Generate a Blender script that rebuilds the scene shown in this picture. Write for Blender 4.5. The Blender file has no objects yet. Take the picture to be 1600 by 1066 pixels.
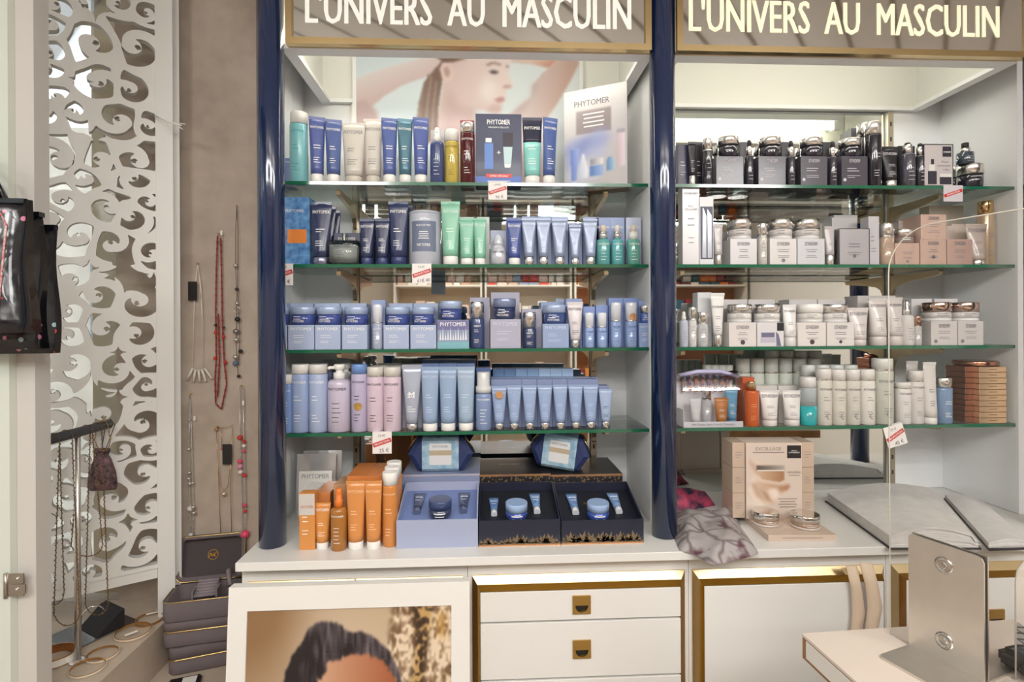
import bpy, bmesh, math, random
import numpy as np
from mathutils import Vector, Matrix
random.seed(7)
SC = bpy.context.scene
COL = SC.collection
PI = math.pi

# ------------------------------------------------------------------ camera
FPX = 850.0                       # focal length in pixels of the 1600x1066 frame
HORY = 509.0                      # image row of the horizon
YAW = math.radians(2.75); ROLL = -0.005
CAM = Vector((0.0, -1.756, 1.447))
CR = (Matrix.Rotation(-YAW, 3, 'Z') @ Matrix.Rotation(PI / 2, 3, 'X') @ Matrix.Rotation(ROLL, 3, 'Z'))
cd = bpy.data.cameras.new('camera'); cd.sensor_width = 36.0; cd.lens = 36.0 * FPX / 1600
cd.shift_y = -(533 - HORY) / 1600.0
cd.clip_start = 0.05
cam = bpy.data.objects.new('camera', cd); COL.objects.link(cam)
cam.location = CAM; cam.rotation_euler = CR.to_euler(); SC.camera = cam

# ------------------------------------------------------------------ world, added fill lights, exposure
wd = bpy.data.worlds.new('daylight'); SC.world = wd; wd.use_nodes = True
nt = wd.node_tree; nt.nodes.clear()
bg = nt.nodes.new('ShaderNodeBackground'); wo = nt.nodes.new('ShaderNodeOutputWorld')
bg.inputs[0].default_value = (0.93, 0.96, 1.0, 1); bg.inputs[1].default_value = 2.6
nt.links.new(bg.outputs[0], wo.inputs[0])
SC.view_settings.view_transform = 'Standard'; SC.view_settings.look = 'None'
SC.view_settings.exposure = -0.44; SC.view_settings.gamma = 1.0
SC.view_settings.use_curve_mapping = False
CEIL = 2.75
def area(name, loc, sx, sy, power, col=(1, 1, 1), rot=(0, 0, 0)):
    l = bpy.data.lights.new(name, 'AREA'); l.shape = 'RECTANGLE'; l.size = sx; l.size_y = sy
    l.energy = power; l.color = col
    o = bpy.data.objects.new(name, l); COL.objects.link(o); o.location = loc; o.rotation_euler = rot
    return o
CEIL_FILLS = [(-0.35, -2.3), (1.25, -2.3), (-0.35, -3.7), (1.25, -3.7)]      # added fill lights, down for the shop and up for the ceiling
ZFILL = 2.50
for lx, ly in CEIL_FILLS:
    area('fill_down_light', (lx, ly, ZFILL - 0.003), 1.16, 0.16, 22, (1.0, 0.98, 0.95))
    area('fill_up_light', (lx, ly, ZFILL + 0.053), 1.16, 0.16, 18, (1.0, 0.98, 0.95), (PI, 0, 0))
FRONT_FILLS = [(-1.0, -2.75, -0.55), (0.45, -2.75, 0.35), (1.9, -2.75, 1.3)]    # added tilted fill lights that brighten the bays from the front
def aim(a, b): return (Vector(b) - Vector(a)).to_track_quat('-Z', 'Y').to_euler()
for sx, sy, tx in FRONT_FILLS:
    a0 = Vector((sx, sy, 2.45)); area('front_fill_light', a0, 0.6, 0.3, 18, (1.0, 0.985, 0.96), aim(a0, (tx, -.2, 1.2)))

# ------------------------------------------------------------------ pixel -> place
def ray(px, py):
    return CR @ Vector(((px - 800) / FPX, (HORY - py) / FPX, -1.0))
def P(px, py, Y):
    d = ray(px, py); return CAM + d * ((Y - CAM.y) / d.y)
def PZ(px, py, Z):
    d = ray(px, py); return CAM + d * ((Z - CAM.z) / d.z)
def PX(px, py, X):
    d = ray(px, py); return CAM + d * ((X - CAM.x) / d.x)
def PN(px, py, pt, n):
    d = ray(px, py); return CAM + d * ((pt - CAM).dot(n) / d.dot(n))

# ------------------------------------------------------------------ materials
def lin(h):
    if isinstance(h, (tuple, list)): return tuple(h[:3]) + (1,)
    h = h.lstrip('#'); v = [int(h[i:i + 2], 16) / 255 for i in (0, 2, 4)]
    return tuple((c / 12.92 if c <= .04045 else ((c + .055) / 1.055) ** 2.4) for c in v) + (1,)
_M = {}
def M(h, rough=0.4, metal=0.0, coat=0.0, emit=0.0, noise=0.0, nscale=20.0, h2=None, bump=0.0, alpha=1.0, spec=0.5):
    key = (h if isinstance(h, str) else tuple(h), rough, metal, coat, emit, noise, nscale, h2, bump, alpha, spec)
    if key in _M: return _M[key]
    m = bpy.data.materials.new('mat_%d' % len(_M)); m.use_nodes = True
    nt = m.node_tree; b = nt.nodes['Principled BSDF']
    b.inputs['Base Color'].default_value = lin(h); b.inputs['Roughness'].default_value = rough
    b.inputs['Metallic'].default_value = metal; b.inputs['Coat Weight'].default_value = coat
    b.inputs['Coat Roughness'].default_value = 0.08
    b.inputs['Specular IOR Level'].default_value = spec
    b.inputs['Alpha'].default_value = alpha
    if emit:
        b.inputs['Emission Color'].default_value = lin(h); b.inputs['Emission Strength'].default_value = emit
    if noise or bump:
        tc = nt.nodes.new('ShaderNodeTexCoord'); n = nt.nodes.new('ShaderNodeTexNoise')
        n.inputs['Scale'].default_value = nscale; n.inputs['Detail'].default_value = 6
        nt.links.new(tc.outputs['Object'], n.inputs['Vector'])
        if noise:
            r = nt.nodes.new('ShaderNodeMix'); r.data_type = 'RGBA'
            c1 = lin(h); c2 = lin(h2) if h2 else tuple(max(0, c * (1 - noise)) for c in c1[:3]) + (1,)
            r.inputs['A'].default_value = c1; r.inputs['B'].default_value = c2
            mp = nt.nodes.new('ShaderNodeMapRange'); mp.inputs['From Min'].default_value = .35; mp.inputs['From Max'].default_value = .65
            nt.links.new(n.outputs['Fac'], mp.inputs['Value']); nt.links.new(mp.outputs['Result'], r.inputs['Factor'])
            nt.links.new(r.outputs['Result'], b.inputs['Base Color'])
        if bump:
            bp = nt.nodes.new('ShaderNodeBump'); bp.inputs['Strength'].default_value = bump; bp.inputs['Distance'].default_value = .01
            nt.links.new(n.outputs['Fac'], bp.inputs['Height']); nt.links.new(bp.outputs['Normal'], b.inputs['Normal'])
    _M[key] = m; return m
def clear(name, tint=(1, 1, 1), refl=0.5, rough=0.02):
    k = ('clear', name)
    if k in _M: return _M[k]
    m = bpy.data.materials.new(name); m.use_nodes = True; nt = m.node_tree; nt.nodes.clear()
    o = nt.nodes.new('ShaderNodeOutputMaterial'); t = nt.nodes.new('ShaderNodeBsdfTransparent'); g = nt.nodes.new('ShaderNodeBsdfGlossy')
    mx = nt.nodes.new('ShaderNodeMixShader'); f = nt.nodes.new('ShaderNodeFresnel'); mu = nt.nodes.new('ShaderNodeMath')
    f.inputs[0].default_value = 1.5; mu.operation = 'MULTIPLY'; mu.inputs[1].default_value = refl
    t.inputs[0].default_value = tuple(tint) + (1,); g.inputs['Roughness'].default_value = rough
    nt.links.new(f.outputs[0], mu.inputs[0]); nt.links.new(mu.outputs[0], mx.inputs[0])
    nt.links.new(t.outputs[0], mx.inputs[1]); nt.links.new(g.outputs[0], mx.inputs[2]); nt.links.new(mx.outputs[0], o.inputs[0])
    _M[k] = m; return m
GLASS = clear('shelf_glass', (.90, .955, .93), .8)
ACRYL = clear('clear_acrylic', (.985, .99, .985), .9)
WRAP = clear('clear_film', (.97, .97, .97), 2.2, .08)
PANE = clear('window_pane', (.95, .97, .96), .8)
WHITE = M('#E9E9E7', .35); WHITE2 = M('#E4E4E2', .28)
SILVER = M('#ECE9E6', .25, 1.0); BRASS = M('#D3B679', .24, 1.0); BRASS2 = M('#C3A05C', .26, 1.0)
CHAMP = M('#CFC0A2', .28, .85)
EDGE = M('#1F6549', .15, 0, .6); CAPW = M('#EDEBE6', .3)
TW = M('#F4F4F2', .5); TD = M('#3B3A40', .5); TG = M('#8E8E90', .5); TGOLD = M('#D9A55A', .3, .8)

# ------------------------------------------------------------------ mesh helpers
class MB:
    def __init__(s): s.v = []; s.f = []; s.sm = []
    def add(s, vs, fs, smooth=False):
        b = len(s.v); s.v += [tuple(v) for v in vs]; s.f += [tuple(b + i for i in f) for f in fs]; s.sm += [smooth] * len(fs); return s
    def box(s, x0, x1, y0, y1, z0, z1):
        vs = [(x0, y0, z0), (x1, y0, z0), (x1, y1, z0), (x0, y1, z0), (x0, y0, z1), (x1, y0, z1), (x1, y1, z1), (x0, y1, z1)]
        return s.add(vs, [(3, 2, 1, 0), (4, 5, 6, 7), (0, 1, 5, 4), (1, 2, 6, 5), (2, 3, 7, 6), (3, 0, 4, 7)])
    def loft(s, rings, cap0=True, cap1=True, smooth=True, close=False):
        n = len(rings[0]); vs = [p for r in rings for p in r]; fs = []
        m = len(rings)
        for i in range(m if close else m - 1):
            a = i * n; c = ((i + 1) % m) * n
            for j in range(n):
                k = (j + 1) % n; fs.append((a + j, a + k, c + k, c + j))
        s.add(vs, fs, smooth)
        b = len(s.v) - len(vs)
        if not close:
            if cap0: s.f.append(tuple(b + j for j in reversed(range(n)))); s.sm.append(False)
            if cap1: s.f.append(tuple(b + (m - 1) * n + j for j in range(n))); s.sm.append(False)
        return s
    def lathe(s, prof, n=24, c=(0, 0), cap0=True, cap1=True):
        rings = [[(c[0] + r * math.cos(2 * PI * j / n), c[1] + r * math.sin(2 * PI * j / n), z) for j in range(n)] for r, z in prof]
        return s.loft(rings, cap0, cap1)
    def path(s, pts, r, n=8, close=False):
        pts = [Vector(p) for p in pts]; m = len(pts); rings = []
        rr = r if isinstance(r, (list, tuple)) else [r] * m
        for i, p in enumerate(pts):
            if close: t = pts[(i + 1) % m] - pts[i - 1]
            else: t = pts[min(i + 1, m - 1)] - pts[max(i - 1, 0)]
            if t.length < 1e-9: t = Vector((0, 0, 1))
            t.normalize(); u = Vector((0, 1, 0)) if abs(t.y) < .85 else Vector((1, 0, 0))
            a = t.cross(u).normalized(); b = a.cross(t)
            rings.append([tuple(p + (a * math.cos(2 * PI * j / n) + b * math.sin(2 * PI * j / n)) * rr[i]) for j in range(n)])
        return s.loft(rings, close=close)
    def ball(s, c, r, n=8, sz=1.0):
        m = max(4, n // 2 + 1); rings = []
        for i in range(m):
            th = PI * (i + .08) / (m - 1 + .16)
            rings.append([(c[0] + r * math.sin(th) * math.cos(2 * PI * j / n), c[1] + r * math.sin(th) * math.sin(2 * PI * j / n), c[2] - r * sz * math.cos(th)) for j in range(n)])
        return s.loft(rings)
    def prism(s, poly, y0, y1):
        n = len(poly); return s.loft([[(x, y0, z) for x, z in poly], [(x, y1, z) for x, z in poly]], smooth=False)
    def mesh(s, name):
        me = bpy.data.meshes.new(name); me.from_pydata(s.v, [], s.f); me.polygons.foreach_set('use_smooth', s.sm); me.update(); return me
def link(name, mb, mat, parent=None, loc=None):
    me = mb.mesh(name) if isinstance(mb, MB) else mb
    if isinstance(mb, MB):
        bm = bmesh.new(); bm.from_mesh(me); bmesh.ops.recalc_face_normals(bm, faces=bm.faces); bm.to_mesh(me); bm.free()
    if mat is not None and not me.materials: me.materials.append(mat)
    o = bpy.data.objects.new(name, me); COL.objects.link(o)
    if parent is not None: o.parent = parent
    if loc is not None: o.location = loc
    return o
def tag(o, label, cat, group=None):
    o['label'] = label; o['category'] = cat
    if group: o['group'] = group
    return o
def root(name, label, cat, loc=(0, 0, 0), group=None, rz=0.0):
    o = bpy.data.objects.new(name, None); COL.objects.link(o); o.empty_display_size = .02
    o.location = loc; o.rotation_euler = (0, 0, rz)
    return tag(o, label, cat, group)
def struct(name, mb, mat, parent=None):
    o = link(name, mb, mat, parent)
    if parent is None: o['kind'] = 'structure'
    return o
def bevbox(w, d, h, r=0.001, seg=1, cx=0, cy=0, z0=0):
    bm = bmesh.new(); bmesh.ops.create_cube(bm, size=1)
    for v in bm.verts: v.co = Vector((v.co.x * w + cx, v.co.y * d + cy, (v.co.z + .5) * h + z0))
    if r > 0: bmesh.ops.bevel(bm, geom=list(bm.edges), offset=min(r, w * .3, d * .3, h * .3), segments=seg, affect='EDGES')
    me = bpy.data.meshes.new('bev'); bm.to_mesh(me); bm.free()
    mb = MB(); mb.add([tuple(v.co) for v in me.vertices], [tuple(p.vertices) for p in me.polygons], seg > 1)
    bpy.data.meshes.remove(me); return mb
def rrect(w, d, r, n=5, cx=0, cy=0):
    pts = []
    for k, (sx, sy) in enumerate(((1, 1), (-1, 1), (-1, -1), (1, -1))):
        for i in range(n + 1):
            a = PI / 2 * (k + i / n); pts.append((cx + sx * (w / 2 - r) + r * math.cos(a), cy + sy * (d / 2 - r) + r * math.sin(a)))
    return pts

# ------------------------------------------------------------------ lettering
_T = {}
def text_mesh(s, bold=0.0, italic=False):
    k = (s, bold, italic)
    if k in _T: return _T[k]
    c = bpy.data.curves.new('txt', 'FONT'); c.body = s; c.size = 1; c.resolution_u = 2; c.offset = bold
    c.shear = .35 if italic else 0
    c.fill_mode = 'FRONT' if hasattr(c, 'fill_mode') and 'FRONT' in [e.identifier for e in c.bl_rna.properties['fill_mode'].enum_items] else c.fill_mode
    o = bpy.data.objects.new('txt', c); COL.objects.link(o)
    dg = bpy.context.evaluated_depsgraph_get(); dg.update()
    me = bpy.data.meshes.new_from_object(o.evaluated_get(dg))
    vs = np.array([v.co[:2] for v in me.vertices]); fs = [tuple(p.vertices) for p in me.polygons]
    bpy.data.objects.remove(o); bpy.data.curves.remove(c); bpy.data.meshes.remove(me)
    lo, hi = vs.min(0), vs.max(0)
    vs = (vs - (lo + hi) / 2) / (hi[1] - lo[1])          # height 1, centred
    _T[k] = (vs, fs, (hi[0] - lo[0]) / (hi[1] - lo[1])); return _T[k]
def put_print(parent, surf, items, mat, name='lettering', eps=.0006):
    if name == 'lettering' and len(items) > 1:
        rows = sorted([i for i in items if i[0] == 'l'], key=lambda i: i[2])
        for i in items:
            if i[0] != 'l': put_print(parent, surf, [i], mat, name, eps)
        blk = []
        for i in rows:
            if blk and i[2] - blk[-1][2] > .009: put_print(parent, surf, blk, mat, 'small_print', eps); blk = []
            blk.append(i)
        if blk: put_print(parent, surf, blk, mat, 'small_print', eps)
        return
    if name.startswith('printed') and len(items) > 1:
        for i in items: put_print(parent, surf, [i], mat, name, eps)
        return
    mb = MB()
    for it in items:
        if it[0] == 't':
            _, s, cx, cz, hh, mw = it[:6]; bold = it[6] if len(it) > 6 else .012
            vs, fs, asp = text_mesh(s)
            sx = hh
            if mw and asp * hh > mw: sx = mw / asp
            sx = mw / asp if (mw and mw < 0) else sx
            rot = it[7] if len(it) > 7 else 0
            ca, sa = math.cos(rot), math.sin(rot); out = []
            for a, b in vs:
                x = a * sx; z = b * hh; xx = cx + x * ca - z * sa; zz = cz + x * sa + z * ca
                out.append((xx, surf(xx, zz) - eps, zz))
            mb.add(out, fs)
            if bold > 0: mb.add([(x + sx * .03, surf(x + sx * .03, z) - eps - .00018, z) for x, y, z in out], fs)
        elif it[0] == 'l':
            _, cx, cz, w, hh = it[:5]; n = 6; vs = []; rot = it[5] if len(it) > 5 else 0
            ca, sa = math.cos(rot), math.sin(rot)
            for i in range(n + 1):
                for z in (-hh / 2, hh / 2):
                    x = -w / 2 + w * i / n; xx = cx + x * ca - z * sa; zz = cz + x * sa + z * ca
                    vs.append((xx, surf(xx, zz) - eps, zz))
            mb.add(vs, [(2 * i, 2 * i + 2, 2 * i + 3, 2 * i + 1) for i in range(n)])
        elif it[0] == 'd':
            _, cx, cz, r = it[:4]; n = 16; vs = [(cx, surf(cx, cz) - eps, cz)]
            for i in range(n):
                x = cx + r * math.cos(2 * PI * i / n); z = cz + r * math.sin(2 * PI * i / n); vs.append((x, surf(x, z) - eps, z))
            mb.add(vs, [(0, i + 1, (i + 1) % n + 1) for i in range(n)])
        elif it[0] == 'p':
            vs = [(x, surf(x, z) - eps, z) for x, z in it[1]]; mb.add(vs, [tuple(range(len(vs)))])
        elif it[0] == 'o':                                  # ring
            _, cx, cz, r, wd = it[:5]; a0, a1 = (it[5], it[6]) if len(it) > 6 else (0, 2 * PI); n = 18; vs = []
            for i in range(n + 1):
                a = a0 + (a1 - a0) * i / n
                for q in (r, r - wd):
                    x = cx + q * math.cos(a); z = cz + q * math.sin(a); vs.append((x, surf(x, z) - eps, z))
            mb.add(vs, [(2 * i, 2 * i + 2, 2 * i + 3, 2 * i + 1) for i in range(n)])
    if mb.f:
        me = mb.mesh(name); me.materials.append(mat)
        o = bpy.data.objects.new(name, me); COL.objects.link(o); o.parent = parent; return o
def smalltext(w, z0, z1, n, seed, cx=0, hh=.0022, left=True, fr=.7):
    r = random.Random(seed); out = []
    for i in range(n):
        z = z1 - (z1 - z0) * i / max(1, n - 1); ww = w * r.uniform(fr * .55, fr)
        out.append(('l', cx + (-(w * fr - ww) / 2 if left else 0), z, ww, hh))
    return out

def ds(h, k=.80):
    v = [int(h[i:i + 2], 16) for i in (1, 3, 5)]; g = .3 * v[0] + .59 * v[1] + .11 * v[2]
    return '#%02X%02X%02X' % tuple(max(0, min(255, int(g + (c - g) * k))) for c in v)
ORD = ['first', 'second', 'third', 'fourth', 'fifth', 'sixth', 'seventh', 'eighth', 'ninth', 'tenth']
# a printed picture: polygons painted on a fine grid of vertices, softened like a photograph
def blur(a, n):
    for _ in range(2):
        for ax in (0, 1):
            if n < 1: continue
            k = 2 * n + 1; p = np.pad(a, [(n, n) if i == ax else (0, 0) for i in range(a.ndim)], mode='edge')
            c = np.cumsum(p, axis=ax); z = np.zeros_like(np.take(c, [0], axis=ax)); c = np.concatenate([z, c], axis=ax)
            hi = np.take(c, range(k, c.shape[ax]), axis=ax); lo = np.take(c, range(0, c.shape[ax] - k), axis=ax); a = (hi - lo) / k
    return a
def fill(poly, GX, GY):
    inside = np.zeros(GX.shape, bool); n = len(poly); j = n - 1
    for i in range(n):
        xi, yi = poly[i]; xj, yj = poly[j]
        cnd = ((yi > GY) != (yj > GY)) & (GX < (xj - xi) * (GY - yi) / ((yj - yi) or 1e-9) + xi); inside ^= cnd; j = i
    return inside.astype(float)
def vnoise(shape, cell, seed):
    g = np.random.RandomState(seed).rand(shape[0] // cell + 3, shape[1] // cell + 3)
    a = np.kron(g, np.ones((cell, cell)))[:shape[0], :shape[1]]; return blur(a, max(1, cell // 2))
def print_grid(img, fn, name, parent, rough=.45):
    ny, nx = img.shape[:2]
    vs = [fn(i / (nx - 1), j / (ny - 1)) for j in range(ny) for i in range(nx)]
    fs = [(j * nx + i, j * nx + i + 1, (j + 1) * nx + i + 1, (j + 1) * nx + i) for j in range(ny - 1) for i in range(nx - 1)]
    me = bpy.data.meshes.new(name); me.from_pydata(vs, [], fs); ca = me.color_attributes.new('print', 'FLOAT_COLOR', 'POINT')
    col = np.ones((ny * nx, 4), np.float32); s = np.clip(img.reshape(-1, 3), 0, 1); col[:, :3] = np.where(s <= .04045, s / 12.92, ((s + .055) / 1.055) ** 2.4)
    ca.data.foreach_set('color', col.ravel())
    m = bpy.data.materials.new(name + '_ink'); m.use_nodes = True; b = m.node_tree.nodes['Principled BSDF']; b.inputs['Roughness'].default_value = rough
    at = m.node_tree.nodes.new('ShaderNodeAttribute'); at.attribute_name = 'print'; m.node_tree.links.new(at.outputs['Color'], b.inputs['Base Color'])
    return link(name, me, m, parent)
class Ink:
    """paint in unit coordinates (0..1 across, 0..1 up) for a printed card"""
    def __init__(s, nx, ny, col): s.GX, s.GY = np.meshgrid(np.linspace(0, 1, nx), np.linspace(0, 1, ny)); s.img = np.ones((ny, nx, 3)) * rgb(col)
    def poly(s, p, col, soft=1, col2=None, vert=False, op=1.0):
        m = blur(fill(p, s.GX, s.GY), soft)[..., None] * op; c = rgb(col)
        if col2:
            xs = [q[vert] for q in p]; t = np.clip(((s.GY if vert else s.GX) - min(xs)) / (max(xs) - min(xs)), 0, 1)[..., None]; c = rgb(col) * (1 - t) + rgb(col2) * t
        s.img = s.img * (1 - m) + c * m
    def rect(s, a, b, c, d, col, soft=0, col2=None, vert=False, op=1.0): s.poly([(a, c), (b, c), (b, d), (a, d)], col, soft, col2, vert, op)
    def disc(s, x, y, rx, ry, col, soft=1, op=1.0): s.poly([(x + rx * math.cos(2 * PI * k / 20), y + ry * math.sin(2 * PI * k / 20)) for k in range(20)], col, soft, None, False, op)
def rgb(h): return np.array([int(h[i:i + 2], 16) / 255 for i in (1, 3, 5)])
# ================================================================== the place
CT = 0.90                                    # worktop height
YF = -0.467                                  # worktop front
YS = -0.264; YB = -0.03                      # glass shelf front / back
YP = -0.272                                  # side panel front
XL = P(426, 500, YP).x; XR = P(1468, 700, 0).x
XC = [P(425, 600, -.361).x, P(1037, 600, -.361).x]
XM0, XM1 = XC[1] - .008, XC[1] + .012
XC.append(XC[1] + (XC[1] - XC[0]) + .03)
ZS = {1: P(740, 285, YS).z, 2: P(740, 413, YS).z, 3: P(740, 545, YS).z, 4: P(740, 674, YS).z}
ZSOF = 2.15

def concrete(name, a, b, c, scale=3.0):
    m = bpy.data.materials.new(name); m.use_nodes = True; nt = m.node_tree; bs = nt.nodes['Principled BSDF']
    tc = nt.nodes.new('ShaderNodeTexCoord'); n1 = nt.nodes.new('ShaderNodeTexNoise'); n2 = nt.nodes.new('ShaderNodeTexNoise')
    n1.inputs['Scale'].default_value = scale; n1.inputs['Detail'].default_value = 8; n1.inputs['Distortion'].default_value = .6
    n2.inputs['Scale'].default_value = scale * 7; n2.inputs['Detail'].default_value = 6
    r = nt.nodes.new('ShaderNodeValToRGB'); r.color_ramp.elements[0].position = .33; r.color_ramp.elements[1].position = .68
    r.color_ramp.elements[0].color = lin(a); r.color_ramp.elements[1].color = lin(b); e = r.color_ramp.elements.new(.5); e.color = lin(c)
    mx = nt.nodes.new('ShaderNodeMix'); mx.data_type = 'FLOAT'; mx.inputs['Factor'].default_value = .3
    nt.links.new(tc.outputs['Object'], n1.inputs['Vector']); nt.links.new(tc.outputs['Object'], n2.inputs['Vector'])
    nt.links.new(n1.outputs['Fac'], mx.inputs['A']); nt.links.new(n2.outputs['Fac'], mx.inputs['B'])
    nt.links.new(mx.outputs['Result'], r.inputs['Fac']); nt.links.new(r.outputs['Color'], bs.inputs['Base Color'])
    bs.inputs['Roughness'].default_value = .55
    bp = nt.nodes.new('ShaderNodeBump'); bp.inputs['Strength'].default_value = .12; bp.inputs['Distance'].default_value = .004
    nt.links.new(n2.outputs['Fac'], bp.inputs['Height']); nt.links.new(bp.outputs['Normal'], bs.inputs['Normal'])
    return m
TAUPE = concrete('taupe_plaster', '#A39486', '#C6B8AA', '#B4A597')
SILLM = concrete('ledge_render', '#B3A392', '#C2B3A2', '#BAAB9A', 5)
FLOORM = concrete('floor_screed', '#9C8F80', '#B3A594', '#A79A8A', 2)

# room shell
XW0 = -1.9; XJ = P(182, 600, .012).x          # far end of the corner window, jamb of the taupe wall
RX1, RY0 = 3.0, -4.6
struct('floor', MB().box(XW0, RX1, RY0, .2, -.05, 0), FLOORM)
LZ = 0.59                                    # window ledge height
struct('wall_back', MB().box(XJ, RX1, 0.012, .15, 0, CEIL).box(XW0, XJ, .012, .15, 0, LZ - .04).box(XW0, XJ, .012, .15, 2.62, CEIL), TAUPE)
struct('wall_right', MB().box(RX1, RX1 + .1, RY0, .15, 0, CEIL), M('#E2DDD5', .6))
struct('wall_rear', MB().box(XW0, RX1, RY0 - .1, RY0, 0, CEIL), M('#DCD2C4', .6))
wl = MB(); YW1 = -.15
wl.box(XW0 - .14, XW0, YW1, .15, 0, CEIL); wl.box(XW0 - .14, XW0, -3.2, YW1, 0, LZ - .04); wl.box(XW0 - .14, XW0, -3.2, YW1, 2.62, CEIL)
wl.box(XW0 - .14, XW0, RY0 - .1, -3.2, 0, CEIL)
struct('wall_left', wl, M('#CFC3B5', .6))
wn = struct('window_1', MB().box(XW0 - .075, XW0 - .067, -3.2, YW1, LZ - .04, 2.62), PANE)
wfm = MB()
for y in (-3.18, -1.7, YW1 - .03): wfm.box(XW0 - .095, XW0 - .05, y, y + .03, LZ - .04, 2.62)
wfm.box(XW0 - .095, XW0 - .05, -3.2, YW1, 2.58, 2.62)
link('window_frame', wfm, M('#D9D9D5', .4), wn)
struct('window_2', MB().box(XW0, XJ - .001, .07, .078, LZ - .04, 2.62), PANE)
struct('outside_pier', MB().box(P(145, 600, .28).x, XJ + .15, .28, .6, 0, 3.2), M('#D9C7AE', .8, noise=.15, nscale=6))
# outside: pavement and the facade across the street
struct('street_pavement', MB().box(-9, XW0 - .14, -7, .16, -.05, 0).box(-9, 6, .16, 7, -.05, 0), M('#C8C2B8', .8, noise=.2, nscale=4))
fc = struct('street_facade', MB().box(-6.2, -6, -7, 5, 0, 5), M('#E4DDD2', .8, noise=.12, nscale=2))
fd = struct('street_facade', MB().box(-6, 5, 6, 6.2, 0, 4.2), M('#DDD6CC', .8, noise=.15, nscale=3))
for k in range(4): link('facade_window', MB().box(-5.4 + 2.2 * k, -4.4 + 2.2 * k, 5.95, 6, .9, 2.6), M('#8C97A0', .2), fd)
for k in range(5):
    link('facade_window', MB().box(-6, -5.96, -5.5 + 2 * k, -4.5 + 2 * k, 1.0, 2.6), M('#8C97A0', .2), fc)
# ceiling of diagonal panels with brass joints
cl = struct('ceiling', MB().box(XW0 - .2, RX1 + .1, RY0 - .1, .2, CEIL + .012, CEIL + .1), M('#7A6648', .4, .6))
a = math.atan2(-1, .86); dv = Vector((math.cos(a), math.sin(a))); nv = Vector((-dv.y, dv.x)); PW = .175
CEILM = M('#D2CDC6', .5)
for k in range(-10, 26):
    c = nv * (k * PW)
    bm = bmesh.new()
    q = [c + dv * t + nv * s for t, s in ((-7, .010), (7, .010), (7, PW - .010), (-7, PW - .010))]
    top = [bm.verts.new((p.x, p.y, CEIL + .012)) for p in q]; bot = [bm.verts.new((p.x, p.y, CEIL)) for p in q]
    bm.faces.new(bot); bm.faces.new(top[::-1])
    for i in range(4): bm.faces.new((bot[i], top[i], top[(i + 1) % 4], bot[(i + 1) % 4]))
    for co, no in (((XW0, 0, 0), (-1, 0, 0)), ((RX1, 0, 0), (1, 0, 0)), ((0, RY0, 0), (0, -1, 0)), ((0, .012, 0), (0, 1, 0))):
        r = bmesh.ops.bisect_plane(bm, geom=list(bm.verts) + list(bm.edges) + list(bm.faces), plane_co=co, plane_no=no, clear_outer=True)
    if len(bm.faces) > 0:
        me = bpy.data.meshes.new('ceiling_panel'); bm.to_mesh(me); link('ceiling_panel', me, CEILM, cl)
    bm.free()
for i, (lx, ly) in enumerate(CEIL_FILLS):  # invented housings and rods around the added ceiling fills
    r = root('ceiling_fill_housing', 'long white housing of an added fill light under the shop ceiling', 'lamp', (lx, ly, ZFILL), 'added ceiling fill lights')
    link('housing', MB().box(-.6, .6, -.09, .09, 0, .05), WHITE, r)
    for q in (-.4, .4): link('rod', MB().lathe([(.006, .05), (.006, CEIL - ZFILL)], 8, (q, 0)), SILVER, r)
for sx, sy, tx in FRONT_FILLS:  # invented housings and arms for the added front fills
    a0 = Vector((sx, sy, 2.45)); e = aim(a0, (tx, -.2, 1.2))
    r = root('front_fill_housing', 'white tilted housing of an added front fill light under the shop ceiling', 'lamp', a0, 'added front fill lights'); r.rotation_euler = e
    link('housing', MB().box(-.32, .32, -.17, .17, .004, .05), WHITE, r)
    m = MB(); v = e.to_matrix().inverted() @ Vector((0, 0, CEIL - 2.45)); m.path([(0, 0, .05), v], .012, 8); link('arm', m, WHITE, r)

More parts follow.
